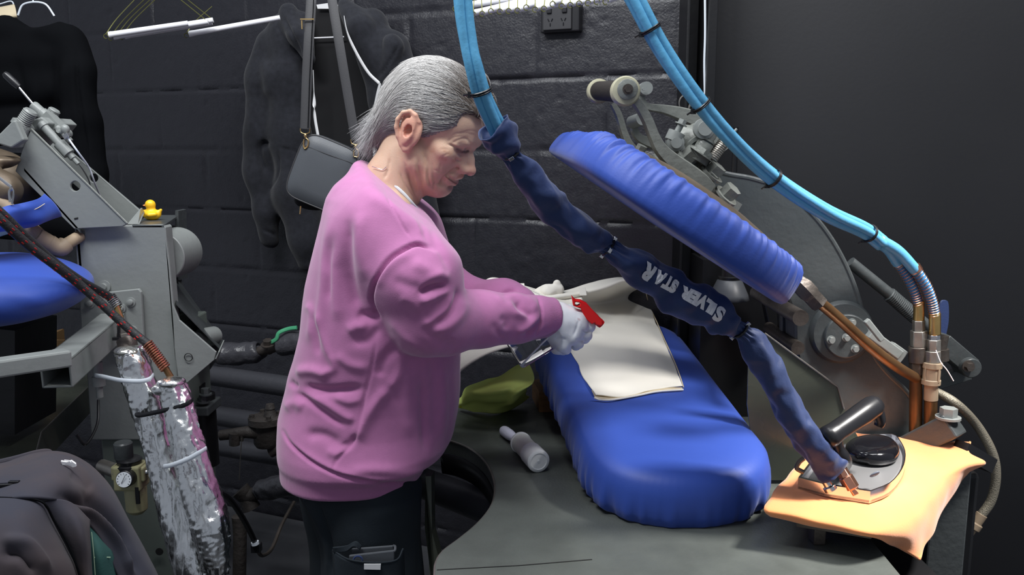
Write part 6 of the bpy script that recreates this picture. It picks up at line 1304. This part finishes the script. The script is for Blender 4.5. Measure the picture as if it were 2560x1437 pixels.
f2, c2f, T2 = foil([(428, 952, 1.53), (440, 990, 1.53), (462, 1080, 1.51), (490, 1190, 1.49), (525, 1310, 1.47), (535, 1380, 1.46), (540, 1437, 1.46)], [.022, .028, .030, .034, .038, .028, .024], 'shorter bright silver foil wrapped pipe in front, bound with black and white ties', 0, M['foil'], 7)
mk('foil_top', MB().ell(P(428, 955, 1.53), (.026, .024, .010)).ell(P(402, 972, 1.535), (.016, .018, .012)), M['foil'], f2, smooth=30)
def tie(name, path, Y, m, lab, par=None, w=.0042):
    pts = catmull(pp(path), 40); mb = MB(); mb.tube(pts, w, 6, flat=.3, up=(0, 0, 1)); return one(name, mb, m, lab, 'cable tie', group=None, smooth=40)
k1_ = tie('cable_tie', [(238, 938, 1.60), (262, 942, 1.55), (300, 950, 1.525), (345, 953, 1.52), (372, 948, 1.525), (384, 936, 1.54)], 0, M['tie'], 'upper white cable tie, holding the foil pipe back to the column')
tie('cable_tie', [(332, 1034, 1.53), (350, 1038, 1.515), (400, 1028, 1.505), (450, 1016, 1.50), (474, 1006, 1.505), (482, 1000, 1.53)], 0, M['blackplastic'], 'black cable tie wrapped round both foil pipes')
tie('cable_tie', [(410, 1166, 1.495), (430, 1162, 1.475), (468, 1148, 1.46), (500, 1130, 1.46), (516, 1120, 1.475)], 0, M['tie'], 'lower white cable tie round both foil pipes')
# white air line fitting at the left of the column
af = MB(); af.lathe(P(243, 905, 1.72), (0, 0, -1), [(0, .010), (.03, .010), (.031, .013), (.05, .013), (.051, .007), (.075, .007)], 16); mk('drain_fitting', af, M['grey'], lp_)
one('hose', MB().tube(pp([(246, 1000, 1.70), (243, 1060, 1.66), (215, 1110, 1.60), (192, 1088, 1.58)][:3]+[(192, 1088, 1.585)]), .0028, 8, smooth=24), M['blackplastic'], 'thin black air hose with a pale tip under the left worktop', 'hose')
# ---------------------------------------------------------------- regulator
rg = thing('air_regulator', 'cream air regulator with a round white pressure gauge beside the foil pipes', 'regulator', P(325, 1270, 1.58))
c_ = P(328, 1188, 1.585); mk('regulator_body', MB().box(c_, (.052, .045, .05)).box(c_+[-.028, .01, .004], (.02, .03, .03)).box(c_+[.026, .0, .006], (.012, .03, .03)), M['cream'], rg, smooth=0, bevel=.004)
mk('bonnet', MB().lathe(P(325, 1172, 1.585), (0, 0, 1), [(0, .024), (.01, .026), (.012, .022), (.02, .024), (.024, .018)], 24), M['blackplastic'], rg); mk('adjust_knob', MB().lathe(P(310, 1145, 1.585), (0, 0, 1), [(0, .0165), (.002, .0175), (.03, .0175), (.033, .015)], 28), M['grey_dark'], rg)
mk('filter_bowl', MB().lathe(P(338, 1212, 1.585), (0, 0, -1), [(0, .018), (.005, .021), (.05, .020), (.058, .012)], 24), M['cream'], rg, bevel=.001); mk('bowl_window', MB().box(P(344, 1238, 1.564), (.007, .004, .034)), M['black'], rg, smooth=0)
gc_ = P(311, 1198, 1.545); gg = mk('gauge', MB().lathe(gc_, (0, -1, .15), [(-.02, .012), (-.018, .0165), (0, .0165), (.001, .0155), (.001, .0148)], 40), M['blackplastic'], rg)
mk('dial', MB().lathe(gc_+[0, -.0008, 0], (0, -1, .15), [(.001, .0146), (.0022, .0146)], 40), M['gaugeface'], gg); dk = MB(); dk.bar(gc_+[-.004, -.0048, -.006], gc_+[.005, -.0052, .011], .0012, .0006); mk('needle', dk, M['black'], gg, smooth=0)
tk = MB()
for q in np.linspace(-.7, 3.84, 11): tk.box(gc_+[.0118*math.cos(q), -.0036+.0018*math.sin(q), .0118*math.sin(q)], (.0022, .0005, .0006), np.array([[math.cos(q), 0, math.sin(q)], [0, 1, 0], [-math.sin(q), 0, math.cos(q)]]))
mk('dial_marks', tk, M['darkline'], gg, smooth=0)
mk('outlet_fitting', MB().lathe(P(346, 1180, 1.58), (1, 0, 0), [(0, .008), (.008, .008), (.009, .005), (.02, .005), (.021, .0045), (.034, .004)], 12), M['steel'], rg)
mk('inlet_pipe', MB().cyl(P(255, 1165, 1.62), P(300, 1180, 1.59), .014, 16), M['dullsteel'], rg)
mk('hole', MB().lathe(P(399, 1378, LY-.002), (0, -1, 0), [(0, .0085), (.002, .0085)], 24), M['darkline'], lp_)
# cardboard box under the left pad
cb_ = thing('cardboard_box', 'open brown cardboard box behind the left press, under its blue pad', 'box', P(125, 880, 2.15)); q = [P(96, 838, 2.2), P(155, 822, 2.2), P(160, 880, 2.2), P(100, 885, 2.2)]
mk('box_wall', MB().prism(pp([(98, 850), (160, 850), (160, 900), (98, 900)], 2.10), (0, .006, 0)), M['card'], cb_, smooth=0); mk('box_wall', MB().prism(pp([(155, 824), (160, 822), (164, 880), (160, 900), (158, 850)], 2.16), (.003, -.05, 0)), M['card'], cb_, smooth=0)
mk('box_wall', MB().prism(pp([(96, 838), (156, 822), (156, 860), (96, 860)], 2.22), (0, .004, 0)), M['card'], cb_, smooth=0); mk('paper', MB().prism(pp([(100, 838), (140, 828), (138, 850), (100, 852)], 2.19), (0, .003, 0)), M['white'], cb_, smooth=0)

# ================================================================ DARK PIPEWORK BEHIND THE WOMAN
def pipe(name, path, r, m, lab, cat='pipe', **k): return one(name, MB().tube(pp(path), r, 20, smooth=k.get('sm', 0)), m, lab, cat)
t = thing('insulated_pipe', 'black wrapped pipe with a green lever valve behind the woman, highest of the dark pipes', 'pipe', P(640, 880, 2.55))
def wrap(path, rads, seed, par, name='wrapping'):
    n = 60; c = catmull(pp(path), n); r = np.interp(np.linspace(0, 1, n), np.linspace(0, 1, len(rads)), rads); mb = MB().tube(c, r, 24); v = np.array(mb.v); v += nz(v, 40, .005, seed); mk(name, (v, mb.f), M['blackpipe'], par, smooth=70)
wrap([(535, 888, 2.50), (560, 886, 2.50), (640, 880, 2.50), (652, 878, 2.50)], [.022, .034, .034, .018], 1, t); wrap([(690, 866, 2.47), (704, 862, 2.47), (770, 852, 2.45), (800, 848, 2.45)], [.02, .034, .036, .036], 4, t)
mk('valve', MB().tube(pp([(645, 880, 2.49), (665, 872, 2.48), (695, 866, 2.47)]), [.014, .018, .014], 12).ell(P(672, 868, 2.48), (.02, .02, .022)), M['darksteel'], t)
mk('lever', MB().tube(pp([(672, 858, 2.45), (690, 848, 2.44), (697, 832, 2.44), (720, 822, 2.44), (742, 819, 2.43)]), .006, 8, smooth=20, flat=.5), M['greenlever'], t); mk('spindle', MB().hexbolt(P(670, 862, 2.45), (0, -.3, 1), .014, .016), M['darksteel'], t)
pipe('steel_pipe', [(510, 935, 2.50), (760, 972, 2.36)], .030, M['pipe'], 'dark painted steel pipe just below the wrapped pipe with the green lever')
pipe('steel_pipe', [(525, 1035, 2.50), (700, 1065, 2.36)], .030, M['pipe'], 'dark steel pipe running into the back of the steam trap')
pipe('steel_pipe', [(505, 1108, 2.45), (760, 1150, 2.32)], .028, M['pipe'], 'lowest long dark steel pipe, passing under the steam trap')
t = thing('steam_trap', 'rusty dark cast steam trap with a bolted lid between the pipes behind the woman', 'steam trap', P(665, 1130, 2.2))
tc = P(664, 1048, 2.22); tk = MB().lathe(tc-[0, 0, .075], (0, 0, 1), [(0, .028), (.01, .034), (.06, .034), (.065, .046), (.082, .046), (.084, .040)], 28); mk('trap_body', tk, M['trap'], t)
for q in (0, 1.57, 3.14, 4.71): mk('bolt', MB().hexbolt(tc+[.036*math.cos(q+.5), .036*math.sin(q+.5), .008], (0, 0, 1), .007, .01), M['trap'], t, smooth=25)
mk('lid_knob', MB().lathe(P(676, 1040, 2.22), (0, 0, 1), [(0, .018), (.02, .012), (.022, .014), (.034, .010)], 10), M['trap'], t); mk('inlet_pipe', MB().tube(pp([(550, 1088, 2.2), (615, 1080, 2.2), (650, 1078, 2.21)]), [.014, .016, .022], 14), M['trap'], t)
mk('side_valve', MB().cyl(P(586, 1082, 2.19), P(586, 1112, 2.19), .014).cyl(P(605, 1083, 2.19), P(604, 1102, 2.19), .005), M['trap'], t); mk('drip_wire', MB().tube(pp([(604, 1096, 2.18), (601, 1140, 2.18), (598, 1200, 2.18)]), .0013, 5), M['dullsteel'], t)
mk('outlet_pipe', MB().tube(pp([(676, 1130, 2.22), (700, 1120, 2.22), (760, 1120, 2.22)]), .016, 12, smooth=12), M['trap'], t)
t = thing('flange_bracket', 'dark flanged pipe post with bolted grey plate right of the foil pipes', 'bracket', P(510, 1140, 1.95))
mk('post', MB().cyl(P(500, 985, 1.95), P(512, 1160, 1.95), .034, 24).cyl(P(480, 960, 1.95), P(482, 1010, 1.95), .03), M['black'], t); mk('flange_plate', MB().box(P(500, 1015, 1.93), (.07, .09, .022)), M['grey_dark'], t, smooth=0, bevel=.003)
for a, b in ((514, 987), (508, 1006)): mk('bolt', MB().hexbolt(P(a, b, 1.90), (0, 0, 1), .010, .016), M['grey_dark'], t, smooth=25)
t = thing('insulated_pipe', 'black wrapped pipe stub with a cast elbow low behind the dark trousers', 'pipe', P(640, 1260, 2.2))
wrap([(640, 1232, 2.2), (660, 1225, 2.2), (730, 1208, 2.15), (800, 1195, 2.12)], [.020, .030, .032, .032], 9, t); mk('elbow', MB().tube(pp([(600, 1224, 2.2), (618, 1240, 2.2), (640, 1232, 2.2)]), [.026, .022, .018], 16, smooth=10).tube(pp([(614, 1240, 2.2), (628, 1270, 2.2)]), [.02, .026], 14), M['trap'], t)
t = thing('cable', 'black cable with a white collar curling down beside the foil wrapped pipes', 'cable', P(640, 1370, 1.8))
mk('cable', MB().tube(pp([(545, 1228, 1.62), (575, 1248, 1.68), (610, 1300, 1.74), (636, 1352, 1.78), (642, 1375, 1.80)]), .0062, 10, smooth=40), M['blackplastic'], t); mk('collar', MB().cyl(P(637, 1354, 1.78), P(639, 1361, 1.78), .0085), M['tie'], t); mk('plug', MB().box(P(641, 1368, 1.79), (.022, .018, .02)), M['blackplastic'], t, smooth=0, bevel=.002)
mk('cable', MB().tube(pp([(640, 1368, 1.80), (655, 1388, 1.84), (680, 1370, 1.9), (705, 1310, 2.0), (735, 1255, 2.1)]), .0045, 8, smooth=30), M['darksteel'], t)
pipe('drain_pipe', [(596, 1290, 1.95), (600, 1340, 1.95), (598, 1460, 1.95)], .016, M['trap'], 'thin rusty upright pipe at the foot of the foil pipes', sm=12)

# ================================================================ DARK HOODED JACKET AT THE FRONT LEFT
JY = 1.10
jr = [[P(-120, 1190, 1.30), P(0, 1158, 1.30), P(90, 1134, 1.30), P(160, 1133, 1.30), P(215, 1160, 1.29), P(262, 1205, 1.28), P(300, 1262, 1.27), P(335, 1330, 1.26), P(365, 1390, 1.25), P(400, 1450, 1.24), P(450, 1560, 1.22)],
      [P(-120, 1200, 1.20), P(0, 1165, 1.20), P(90, 1142, 1.20), P(150, 1145, 1.20), P(205, 1172, 1.20), P(250, 1215, 1.20), P(285, 1268, 1.20), P(320, 1335, 1.20), P(350, 1395, 1.20), P(385, 1460, 1.20), P(430, 1560, 1.2)],
      [P(-120, 1240, 1.10), P(0, 1215, 1.10), P(80, 1200, 1.10), P(140, 1200, 1.11), P(185, 1222, 1.13), P(225, 1258, 1.15), P(260, 1300, 1.16), P(295, 1360, 1.17), P(320, 1410, 1.17), P(345, 1470, 1.17), P(385, 1560, 1.17)],
      [P(-120, 1262, 1.05), P(0, 1250, 1.05), P(70, 1245, 1.05), P(120, 1250, 1.065), P(165, 1262, 1.10), P(205, 1290, 1.12), P(240, 1330, 1.135), P(270, 1380, 1.145), P(292, 1425, 1.15), P(315, 1480, 1.15), P(345, 1560, 1.15)]]
jk = thing('jacket', 'faded brown-navy hooded jacket slumped in the bottom left corner over a green shirt', 'jacket', P(100, 1500, 1.15))
v, f = patch(jr, 40, 120, 0, 1, 1)
qv = to_px(v); 
def ridge(v, f, lines):
    F4 = np.array(f); return crease(v, F4, lines, facing=False)
v = ridge(v, f, [([(150, 1245), (230, 1270), (290, 1330), (350, 1437)], 12, .012), ([(170, 1262), (240, 1295), (300, 1370), (330, 1437)], 8, -.012), ([(200, 1230), (270, 1285), (330, 1370)], 10, .008), ([(170, 1185), (200, 1200), (230, 1225)], 16, .004), ([(0, 1165), (60, 1150), (110, 1138)], 5, .004)])
v = v + nz(v, 14, .004, 5); mk('back_panel', (v, f), M['jacket'], jk, smooth=180, solid=.004)
jr2 = [[P(-120, 1246, 1.055), P(0, 1243, 1.055), P(60, 1248, 1.055), P(100, 1254, 1.06), P(112, 1262, 1.06)], [P(-120, 1300, 1.00), P(0, 1300, 1.00), P(60, 1302, 1.01), P(110, 1306, 1.04), P(132, 1305, 1.07)], [P(-120, 1370, .97), P(0, 1370, .97), P(70, 1372, .98), P(130, 1372, 1.02), P(165, 1368, 1.07)], [P(-120, 1440, .96), P(0, 1440, .96), P(80, 1440, .97), P(150, 1440, 1.01), P(196, 1438, 1.07)], [P(-120, 1560, .96), P(0, 1560, .96), P(90, 1560, .98), P(170, 1560, 1.02), P(225, 1560, 1.08)]]
v, f = patch(jr2, 60, 60, 0, 1, 1); v = ridge(v, f, [([(0, 1385), (50, 1392), (85, 1437)], 12, .010), ([(0, 1350), (70, 1365), (120, 1437)], 12, -.008)]); v = v + nz(v, 12, .005, 9); mk('sleeve', (v, f), M['jacket'], jk, smooth=180, solid=.004)
jr3 = [[P(106, 1255, 1.062), P(140, 1248, 1.08), P(180, 1262, 1.10), P(222, 1300, 1.12)], [P(124, 1290, 1.07), P(160, 1290, 1.075), P(195, 1300, 1.08), P(222, 1330, 1.10)], [P(150, 1340, 1.075), P(180, 1345, 1.07), P(208, 1350, 1.07), P(226, 1380, 1.09)], [P(180, 1400, 1.08), P(200, 1405, 1.07), P(216, 1410, 1.07), P(230, 1430, 1.09)], [P(205, 1460, 1.08), P(215, 1470, 1.07), P(225, 1480, 1.07), P(234, 1490, 1.09)], [P(215, 1560, 1.08), P(222, 1560, 1.07), P(230, 1560, 1.07), P(236, 1560, 1.09)]]
v, f = patch(jr3, 60, 30, .003, 14, 4); mk('front_panel', (v, f), M['jacket'], jk, smooth=180, solid=.004)
mk('armhole_seam', MB().tube(pp([(-60, 1243, 1.052), (30, 1245, 1.05), (104, 1254, 1.055), (135, 1300, 1.062), (165, 1350, 1.062), (190, 1410, 1.06), (205, 1460, 1.06)]), .0016, 6, smooth=50), M['shirt'], jk)
mk('hood_edge', MB().tube(pp([(-60, 1170, 1.27), (30, 1150, 1.27), (90, 1134, 1.28), (118, 1131, 1.29), (124, 1137, 1.29)]), .006, 10, smooth=40), M['jacket'], jk)
mk('cord_tab', MB().bar(P(-30, 1214, 1.085), P(42, 1210, 1.10), .008, .004).box(P(36, 1210, 1.098), (.014, .006, .010)), M['black'], jk, smooth=0, bevel=.001)
lg = MB(); lg.prism(pp([(152, 1153), (166, 1155), (178, 1152), (189, 1160), (190, 1166), (182, 1168), (170, 1163), (156, 1162)], 1.165), (0, .002, .001)); lg.tube(pp([(161, 1150), (172, 1151), (178, 1156)], 1.163), .0007, 5); mk('chest_logo', lg, M['logo'], jk, smooth=0, label='small white printed mark')
gs_ = patch([[P(222, 1310, 1.13), P(235, 1318, 1.14), P(255, 1335, 1.16)], [P(228, 1370, 1.12), P(250, 1372, 1.125), P(280, 1380, 1.15)], [P(230, 1430, 1.12), P(255, 1430, 1.12), P(290, 1430, 1.15)], [P(232, 1560, 1.12), P(260, 1560, 1.12), P(310, 1560, 1.15)]], 24, 16, .002, 20, 3)
gt = thing('shirt', 'bottle green work shirt showing inside the open dark jacket', 'shirt', P(250, 1500, 1.13)); mk('body_panel', gs_, M['green_shirt'], gt, smooth=180, solid=.002)
mk('stitching', MB().tube(pp([(236, 1393, 1.117), (276, 1393, 1.137)]), .0006, 5).tube(pp([(229, 1330, 1.12), (234, 1380, 1.117), (238, 1437, 1.116)]), .0005, 5), M['hivis3'], gt)
one('press_stand', MB().box((P(60, 1437, 1.2)[0], 1.25, .36), (.45, .25, .72)), M['black'], 'black stand holding up the dark jacket and green shirt in the bottom left corner', 'stand', smooth=0)
# rubber duck
dk = thing('rubber_duck', 'small yellow rubber duck standing on top of the left grey column', 'toy duck', [P(381, 553, 1.93)[0], 1.93, zt])
D = Field(np.arange(-.03, .03, .0011), np.arange(-.03, .03, .0011), np.arange(-.002, .05, .0011))
D.ell((0, 0, .010), (.0175, .014, .0115), k=.004); D.ell((-.002, 0, .030), (.0102, .0102, .010), k=.004); D.cap((-.001, 0, .014), (-.001, 0, .026), .008, .007, .004); D.cap((.012, 0, .012), (.0185, 0, .019), .006, .003, .004); D.cap((-.013, 0, .014), (-.017, 0, .015), .006, .005, .004)
D.cap((.010, -.011, .011), (.0, -.0135, .010), .004, .0045, .003)
v, f = D.mesh(2); dl0 = np.array(dk.location); mk('duck_body', (v*1.12+dl0, f), M['yellow'], dk, smooth=180); mk('beak', MB().ell(dl0+[-.013, -.002, .032], (.005, .005, .002)), M['orange'], dk)
# ================================================================ HANGING THINGS ON THE WALL
hz = thing('hooded_top', 'charcoal hooded top with white zip hanging open on the block wall behind the woman', 'hooded top', PW(800, 690, .08))
HZ = Field(np.arange(-1.05, -.15, .0062), np.arange(2.3, 3.0, .0062), np.arange(1.0, 2.06, .0062))
w_ = lambda a, b, o=.07: PW(a, b, o)
HZ.chain([w_(676, 112), w_(662, 200), w_(655, 330, .08), w_(650, 440, .08), w_(668, 520, .08), w_(674, 598, .07)], [.042, .052, .056, .052, .044, .034], .03)
HZ.chain([w_(716, 85), w_(725, 200), w_(728, 340), w_(742, 480), w_(765, 600), w_(775, 655)], [.055, .062, .062, .062, .05, .035], .035)
HZ.chain([w_(755, 60), w_(765, 130)], [.035, .03], .02)
HZ.chain([w_(925, 75), w_(955, 150), w_(975, 260), w_(985, 400)], [.055, .062, .055, .05], .03)
HZ.chain([w_(985, 115), w_(1000, 180), w_(1020, 320), w_(1050, 450), w_(1072, 560)], [.045, .045, .048, .045, .032], .03)
HZ.chain([w_(722, 35, .09), w_(745, 95, .12), w_(778, 150, .11)], [.030, .034, .018], .012)
HZ.chain([w_(862, 10, .09), w_(905, 75, .12), w_(945, 180, .11)], [.022, .040, .022], .012); HZ.chain([w_(985, 110, .12), w_(955, 200, .12)], [.030, .016], .012)
HZ.put(lambda X, Y, Z: ((X-WP[0])*WN[0]+(Y-WP[1])*WN[1]-.012)+0*Z, (-1.2, 2.2, 1), (0, 3, 1.8), .006, 's')
v, f = HZ.mesh(2)
C4 = lambda L, w, a: ([(580+x/2.053, x2/2.053) for x, x2 in L], w, a)
v = crease(v, f, [C4([(180, 720), (130, 780), (180, 900)], 9, -.02), C4([(130, 400), (130, 700)], 10, -.006), C4([(240, 760), (330, 790), (370, 830)], 2.5, -.004), C4([(240, 780), (230, 900), (180, 990)], 2.5, -.004), C4([(870, 210), (800, 320), (735, 400)], 3, -.005), C4([(260, 70), (300, 200), (360, 310)], 5, -.010), C4([(220, 110), (280, 220), (340, 300)], 3, -.006), C4([(170, 300), (180, 500)], 12, .008), C4([(160, 1190), (240, 1210)], 4, -.006)])
v = v + nz(v, 9, .012, 2); mk('fleece_body', (v, f), M['hoodie'], hz, smooth=180)
ln = np.array([PW(a, b, .030) for a, b in ((775, 15), (865, 10), (950, 215), (935, 330), (960, 430), (1000, 600), (780, 695), (755, 600), (745, 400), (770, 160))]); mk('lining', MB().prism(ln, WN*.012), M['hoodie_in'], hz, smooth=0)
mk('neck_label', MB().prism(np.array([PW(a, b, .055) for a, b in ((792, 12), (835, 6), (848, 14), (846, 22), (795, 22))]), WN*.002), M['zip'], hz, smooth=0, label='white label inside the neck'); 
def zipp(pts, w, name, par=hz):
    c = catmull(np.array([PW(*q) for q in pts]), 60); mb = MB().tube(c, w, 6, flat=.35, up=(0, 0, 1)); return mk(name, mb, M['zip'], par)
zipp([(857, 20, .12), (868, 80, .16), (890, 130, .165), (920, 180, .16), (948, 208, .155)], .0042, 'zip_tape'); zipp([(950, 208, .155), (942, 240, .15), (934, 290, .145), (932, 350, .14), (938, 395, .14), (945, 420, .13)], .0050, 'zip_tape'); zipp([(783, 175, .125), (785, 230, .12), (787, 290, .12), (796, 345, .12)], .0050, 'zip_tape')
tm = MB(); c = catmull(np.array([PW(*q) for q in [(951, 215, .158), (943, 245, .153), (936, 290, .148), (934, 350, .143), (940, 400, .143)]]), 60)
for q in c: tm.box(q+WD*.0048, (.0042, .002, .0018), np.array([WD, WN, [0, 0, 1]]))
tt = mk('zip_teeth', tm, M['zip'], hz, smooth=0); tt['kind'] = 'stuff'
mk('hanger_bar', MB().tube([PW(786, 95, .06), PW(860, 92, .06)], .0022, 8), M['white'], hz)
# bag
bg = thing('shoulder_bag', 'small grey leather-look shoulder bag hanging by a long strap over the hooded top', 'bag', P(790, 520, 2.36))
ba_u = unit(P(835, 355, 2.36)-P(776, 510, 2.36)); ba_n = unit(np.cross(ba_u, [1, 0, 0])); ba_n = ba_n if ba_n[1] < 0 else -ba_n; ba_r = np.cross(ba_u, -ba_n)
bcn = P(811, 433, 2.36)
def bagprof(prof, n=72, e=.38):
    v = []
    for s_, o_ in prof:
        for q in np.linspace(0, 2*np.pi, n, endpoint=False):
            c, s = math.cos(q), math.sin(q); x = math.copysign(abs(c)**e, c)*(.083-.006*(s > 0)*abs(s)); z = math.copysign(abs(s)**e, s)*.093
            r_ = s_; v.append(bcn+ba_r*x*r_+ba_u*z*r_+ba_n*o_)
    return v, grid_faces(len(prof), n, True)+[tuple(range(n))[::-1], tuple(range((len(prof)-1)*n, len(prof)*n))]
mk('bag_body', bagprof([(.90, -.028), (.97, -.024), (1.0, -.015), (1.0, .015), (.985, .022), (.95, .026), (.6, .030), (.2, .031)]), M['bag'], bg, smooth=60)
pv = np.array(bagprof([(.985, .0235), (.985, .0235)])[0][:72]); mk('piping', MB().tube(np.r_[pv, pv[:1]], .0022, 8, cap=False), M['strap'], bg)
mk('pocket_seam', MB().tube([bcn+ba_r*-.072+ba_u*.058+ba_n*.0275, bcn+ba_u*.054+ba_n*.0305, bcn+ba_r*.070+ba_u*.052+ba_n*.0275], .0011, 6, smooth=12), M['strap'], bg)
mk('base_pouch', MB().ell(bcn-ba_u*.082-ba_n*.03, (.062, .03, .028)), M['hoodie_in'], bg)
def flat(pts, w, th, name, m, par):
    c = catmull(np.array([P(*q) for q in pts]), 40); return mk(name, MB().tube(c, w, 10, flat=th/w, up=(1, 0, .0)), m, par)
flat([(763, 322, 2.33), (767, 200, 2.33), (772, 100, 2.33), (778, 0, 2.34), (782, -80, 2.35)], .0135, .002, 'strap', M['strap'], bg); flat([(889, 350, 2.34), (870, 240, 2.34), (850, 120, 2.34), (830, 0, 2.35), (818, -80, 2.36)], .0125, .002, 'strap', M['strap'], bg)
mk('strap_edge', MB().tube(pp([(770, 320, 2.325), (774, 200, 2.325), (779, 100, 2.325), (784, 0, 2.33)]), .0012, 6), M['shirt'], bg)
for a, b, c2, d2 in ((763, 325, 762, 372), (889, 352, 889, 392)):
    g_ = MB(); p0 = P(a, b, 2.33); p1 = P(c2, d2, 2.33)
    g_.tube([p0+[-.013, 0, .004], p0+[-.011, 0, -.006], p0+[0, 0, -.010], p0+[.011, 0, -.006], p0+[.013, 0, .004]], .0016, 6, smooth=16); g_.lathe(p0-[0, 0, .010], (0, 0, -1), [(0, .003), (.004, .005), (.010, .003)], 12)
    g_.tube([p0-[0, 0, .020], p0+[.007, 0, -.028], p0+[.005, 0, -.042], p1, p0+[-.006, 0, -.040], p0+[-.004, 0, -.024]], .0020, 8, smooth=24); mk('strap_clip', g_, M['gold'], bg, smooth=60)
mk('slider', MB().box(P(768, 48, 2.325), (.036, .004, .003)).box(P(755, 62, 2.325), (.003, .004, .022)), M['gold'], bg, smooth=0)
mk('zip_pull', MB().tube(pp([(752, 515, 2.35), (750, 535, 2.35)]), .002, 6), M['gold'], bg)

# black long sleeved top
bs = thing('long_sleeve_top', 'plain black long sleeved top on a clear hanger at the top left', 'top', P(90, 560, 2.5))
FB = Field(np.arange(-1.75, -1.12, .008), np.arange(2.3, 2.75, .008), np.arange(1.05, 2.0, .008))
for y_, x0_, x1_, r_ in ((100, -40, 160, .028), (150, -60, 180, .045), (220, -60, 195, .05), (320, -60, 205, .05), (430, -60, 215, .05), (560, -60, 225, .05), (640, -60, 225, .045)): FB.cap(P(x0_, y_, 2.5), P(x1_, y_, 2.5), r_, r_, .04)
FB.chain([P(-30, 85, 2.5), P(20, 72, 2.5), P(60, 72, 2.5)], [.03, .03, .02], .03); FB.chain([P(170, 95, 2.5), P(125, 78, 2.5), P(105, 72, 2.5)], [.035, .03, .02], .03)
FB.chain([P(178, 105, 2.5), P(200, 180, 2.48), P(212, 300, 2.47), P(222, 430, 2.46), P(230, 560, 2.46)], [.040, .042, .042, .042, .04], .02)
FB.ell(P(88, 36, 2.48), (.055, .08, .032), k=.012, mode='s'); FB.put(lambda X, Y, Z: Z-P(100, 600, 2.5)[2]+0*X+0*Y, (-1.8, 2.2, 1.0), (-1, 2.8, 1.25), .006, 's')
v, f = FB.mesh(2); v = crease(v, f, [([(120, 120), (135, 300), (130, 480)], 10, -.010), ([(40, 150), (60, 300), (55, 450)], 12, -.010), ([(90, 200), (95, 400)], 12, .008), ([(192, 130), (205, 300), (212, 480)], 6, -.012), ([(160, 160), (170, 350)], 8, .008)]); v = v+nz(v, 7, .012, 8)
mk('knit_body', (v, f), M['shirt'], bs, smooth=180)
mk('hanger', MB().tube(pp([(45, 38, 2.5), (55, 14, 2.5), (75, 6, 2.5), (100, 6, 2.5), (118, 14, 2.5), (136, 40, 2.5)]), .0028, 8, smooth=40).tube(pp([(84, 6, 2.5), (80, -8, 2.5), (72, -30, 2.5)]), .002, 6), M['tie'], bs)
ps = patch([[P(-60, 20, 2.55), P(0, 18, 2.55), P(35, 14, 2.55)], [P(-60, 45, 2.53), P(0, 45, 2.52), P(40, 40, 2.53)], [P(-60, 80, 2.55), P(0, 66, 2.55), P(42, 52, 2.56)]], 16, 24, .008, 12, 3)
pg_ = thing('garment', 'pale beige garment edge showing beside the black top at the top left corner', 'garment', P(0, 70, 2.55)); mk('body_panel', ps, M['hem_in'], pg_, smooth=180, solid=.003); mk('hanger', MB().tube(pp([(-40, 20, 2.56), (0, 10, 2.56), (30, 4, 2.56), (36, 30, 2.56)]), .002, 6, smooth=20), M['tie'], pg_)

# trouser hangers: white card tube on olive wire
def hanger(a, b, Y0, Y1, up0, up1, label, group=None, r=.0075):
    A_, B_ = P(*a, Y0), P(*b, Y1); t = thing('trouser_hanger', label, 'hanger', A_, group)
    mk('card_tube', MB().tube([A_, A_+(B_-A_)*.06, B_], [r*1.15, r, r*.9], 14), M['white'], t)
    d = unit(B_-A_); wm = MB(); lo = A_-d*.004+[0, 0, -.004]
    ring = [lo+.0055*np.array([math.cos(q), 0, math.sin(q)])-[0, .008, 0] for q in np.linspace(0, 5.2, 14)]
    wm.tube(ring, .0011, 5); mk('wire_eye', wm, M['wire'], t)
    mk('hanger_wire', MB().tube([lo+[0, -.008, .005], A_+(np.asarray(P(*up0, Y0))-A_)*.35+[-.004, 0, .008], P(*up0, Y0)], .0011, 5, smooth=16), M['wire'], t)
    if up1: mk('hanger_wire', MB().tube([B_, P(*up1, Y1)], .0011, 5), M['wire'], t)
    return t
for i, (a, b, u0, u1) in enumerate((((272, 87), (470, 58), (345, -10), None), ((284, 92), (520, 54), (372, -12), (440, -10)), ((300, 88), (533, 50), (390, -14), (455, -12)), ((312, 90), (530, 56), (402, -14), None))):
    hanger(a, b, 2.30+.015*i, 2.34+.015*i, u0, u1, ('foremost', 'second', 'third', 'rearmost')[i]+' of the four white tube trouser hangers bunched near the black top', 'bunched trouser hangers')
hanger((472, 85), (700, 44), 2.40, 2.45, (530, 16), None, 'single white tube trouser hanger whose end goes behind the hooded top')
hr_ = np.random.default_rng(4)
for i in range(16):
    x0_ = 1188+i*22; y0_ = 26-i*1.8+hr_.uniform(-6, 6); Yh = 1.95-.012*i
    hanger((x0_, y0_), (x0_+250, y0_-62), Yh, Yh-.05, (x0_+hr_.uniform(-6, 20), -50), None, 'white tube trouser hanger in the long row above the power outlet', 'row of trouser hangers at the top', r=.0062)
hanger((1143, 18), (1420, -30), 1.98, 1.9, (1150, -50), None, 'leftmost white tube hanger of the top row, its eye left of the blue hoses', 'row of trouser hangers at the top')
# two loops on the wall behind the lever
for i, (a, b) in enumerate(((1712, 258), (1736, 272))):
    one('hook', MB().tube([P(a, b, 2.05)+.018*np.array([math.cos(q)*.8, math.cos(q)*.3, math.sin(q)]) for q in np.linspace(.6, 6.4, 28)], .0018, 6), M['dullsteel'], ('left' if i == 0 else 'right')+' of two dark metal ring hooks above the press lever', 'hook', group='ring hooks')
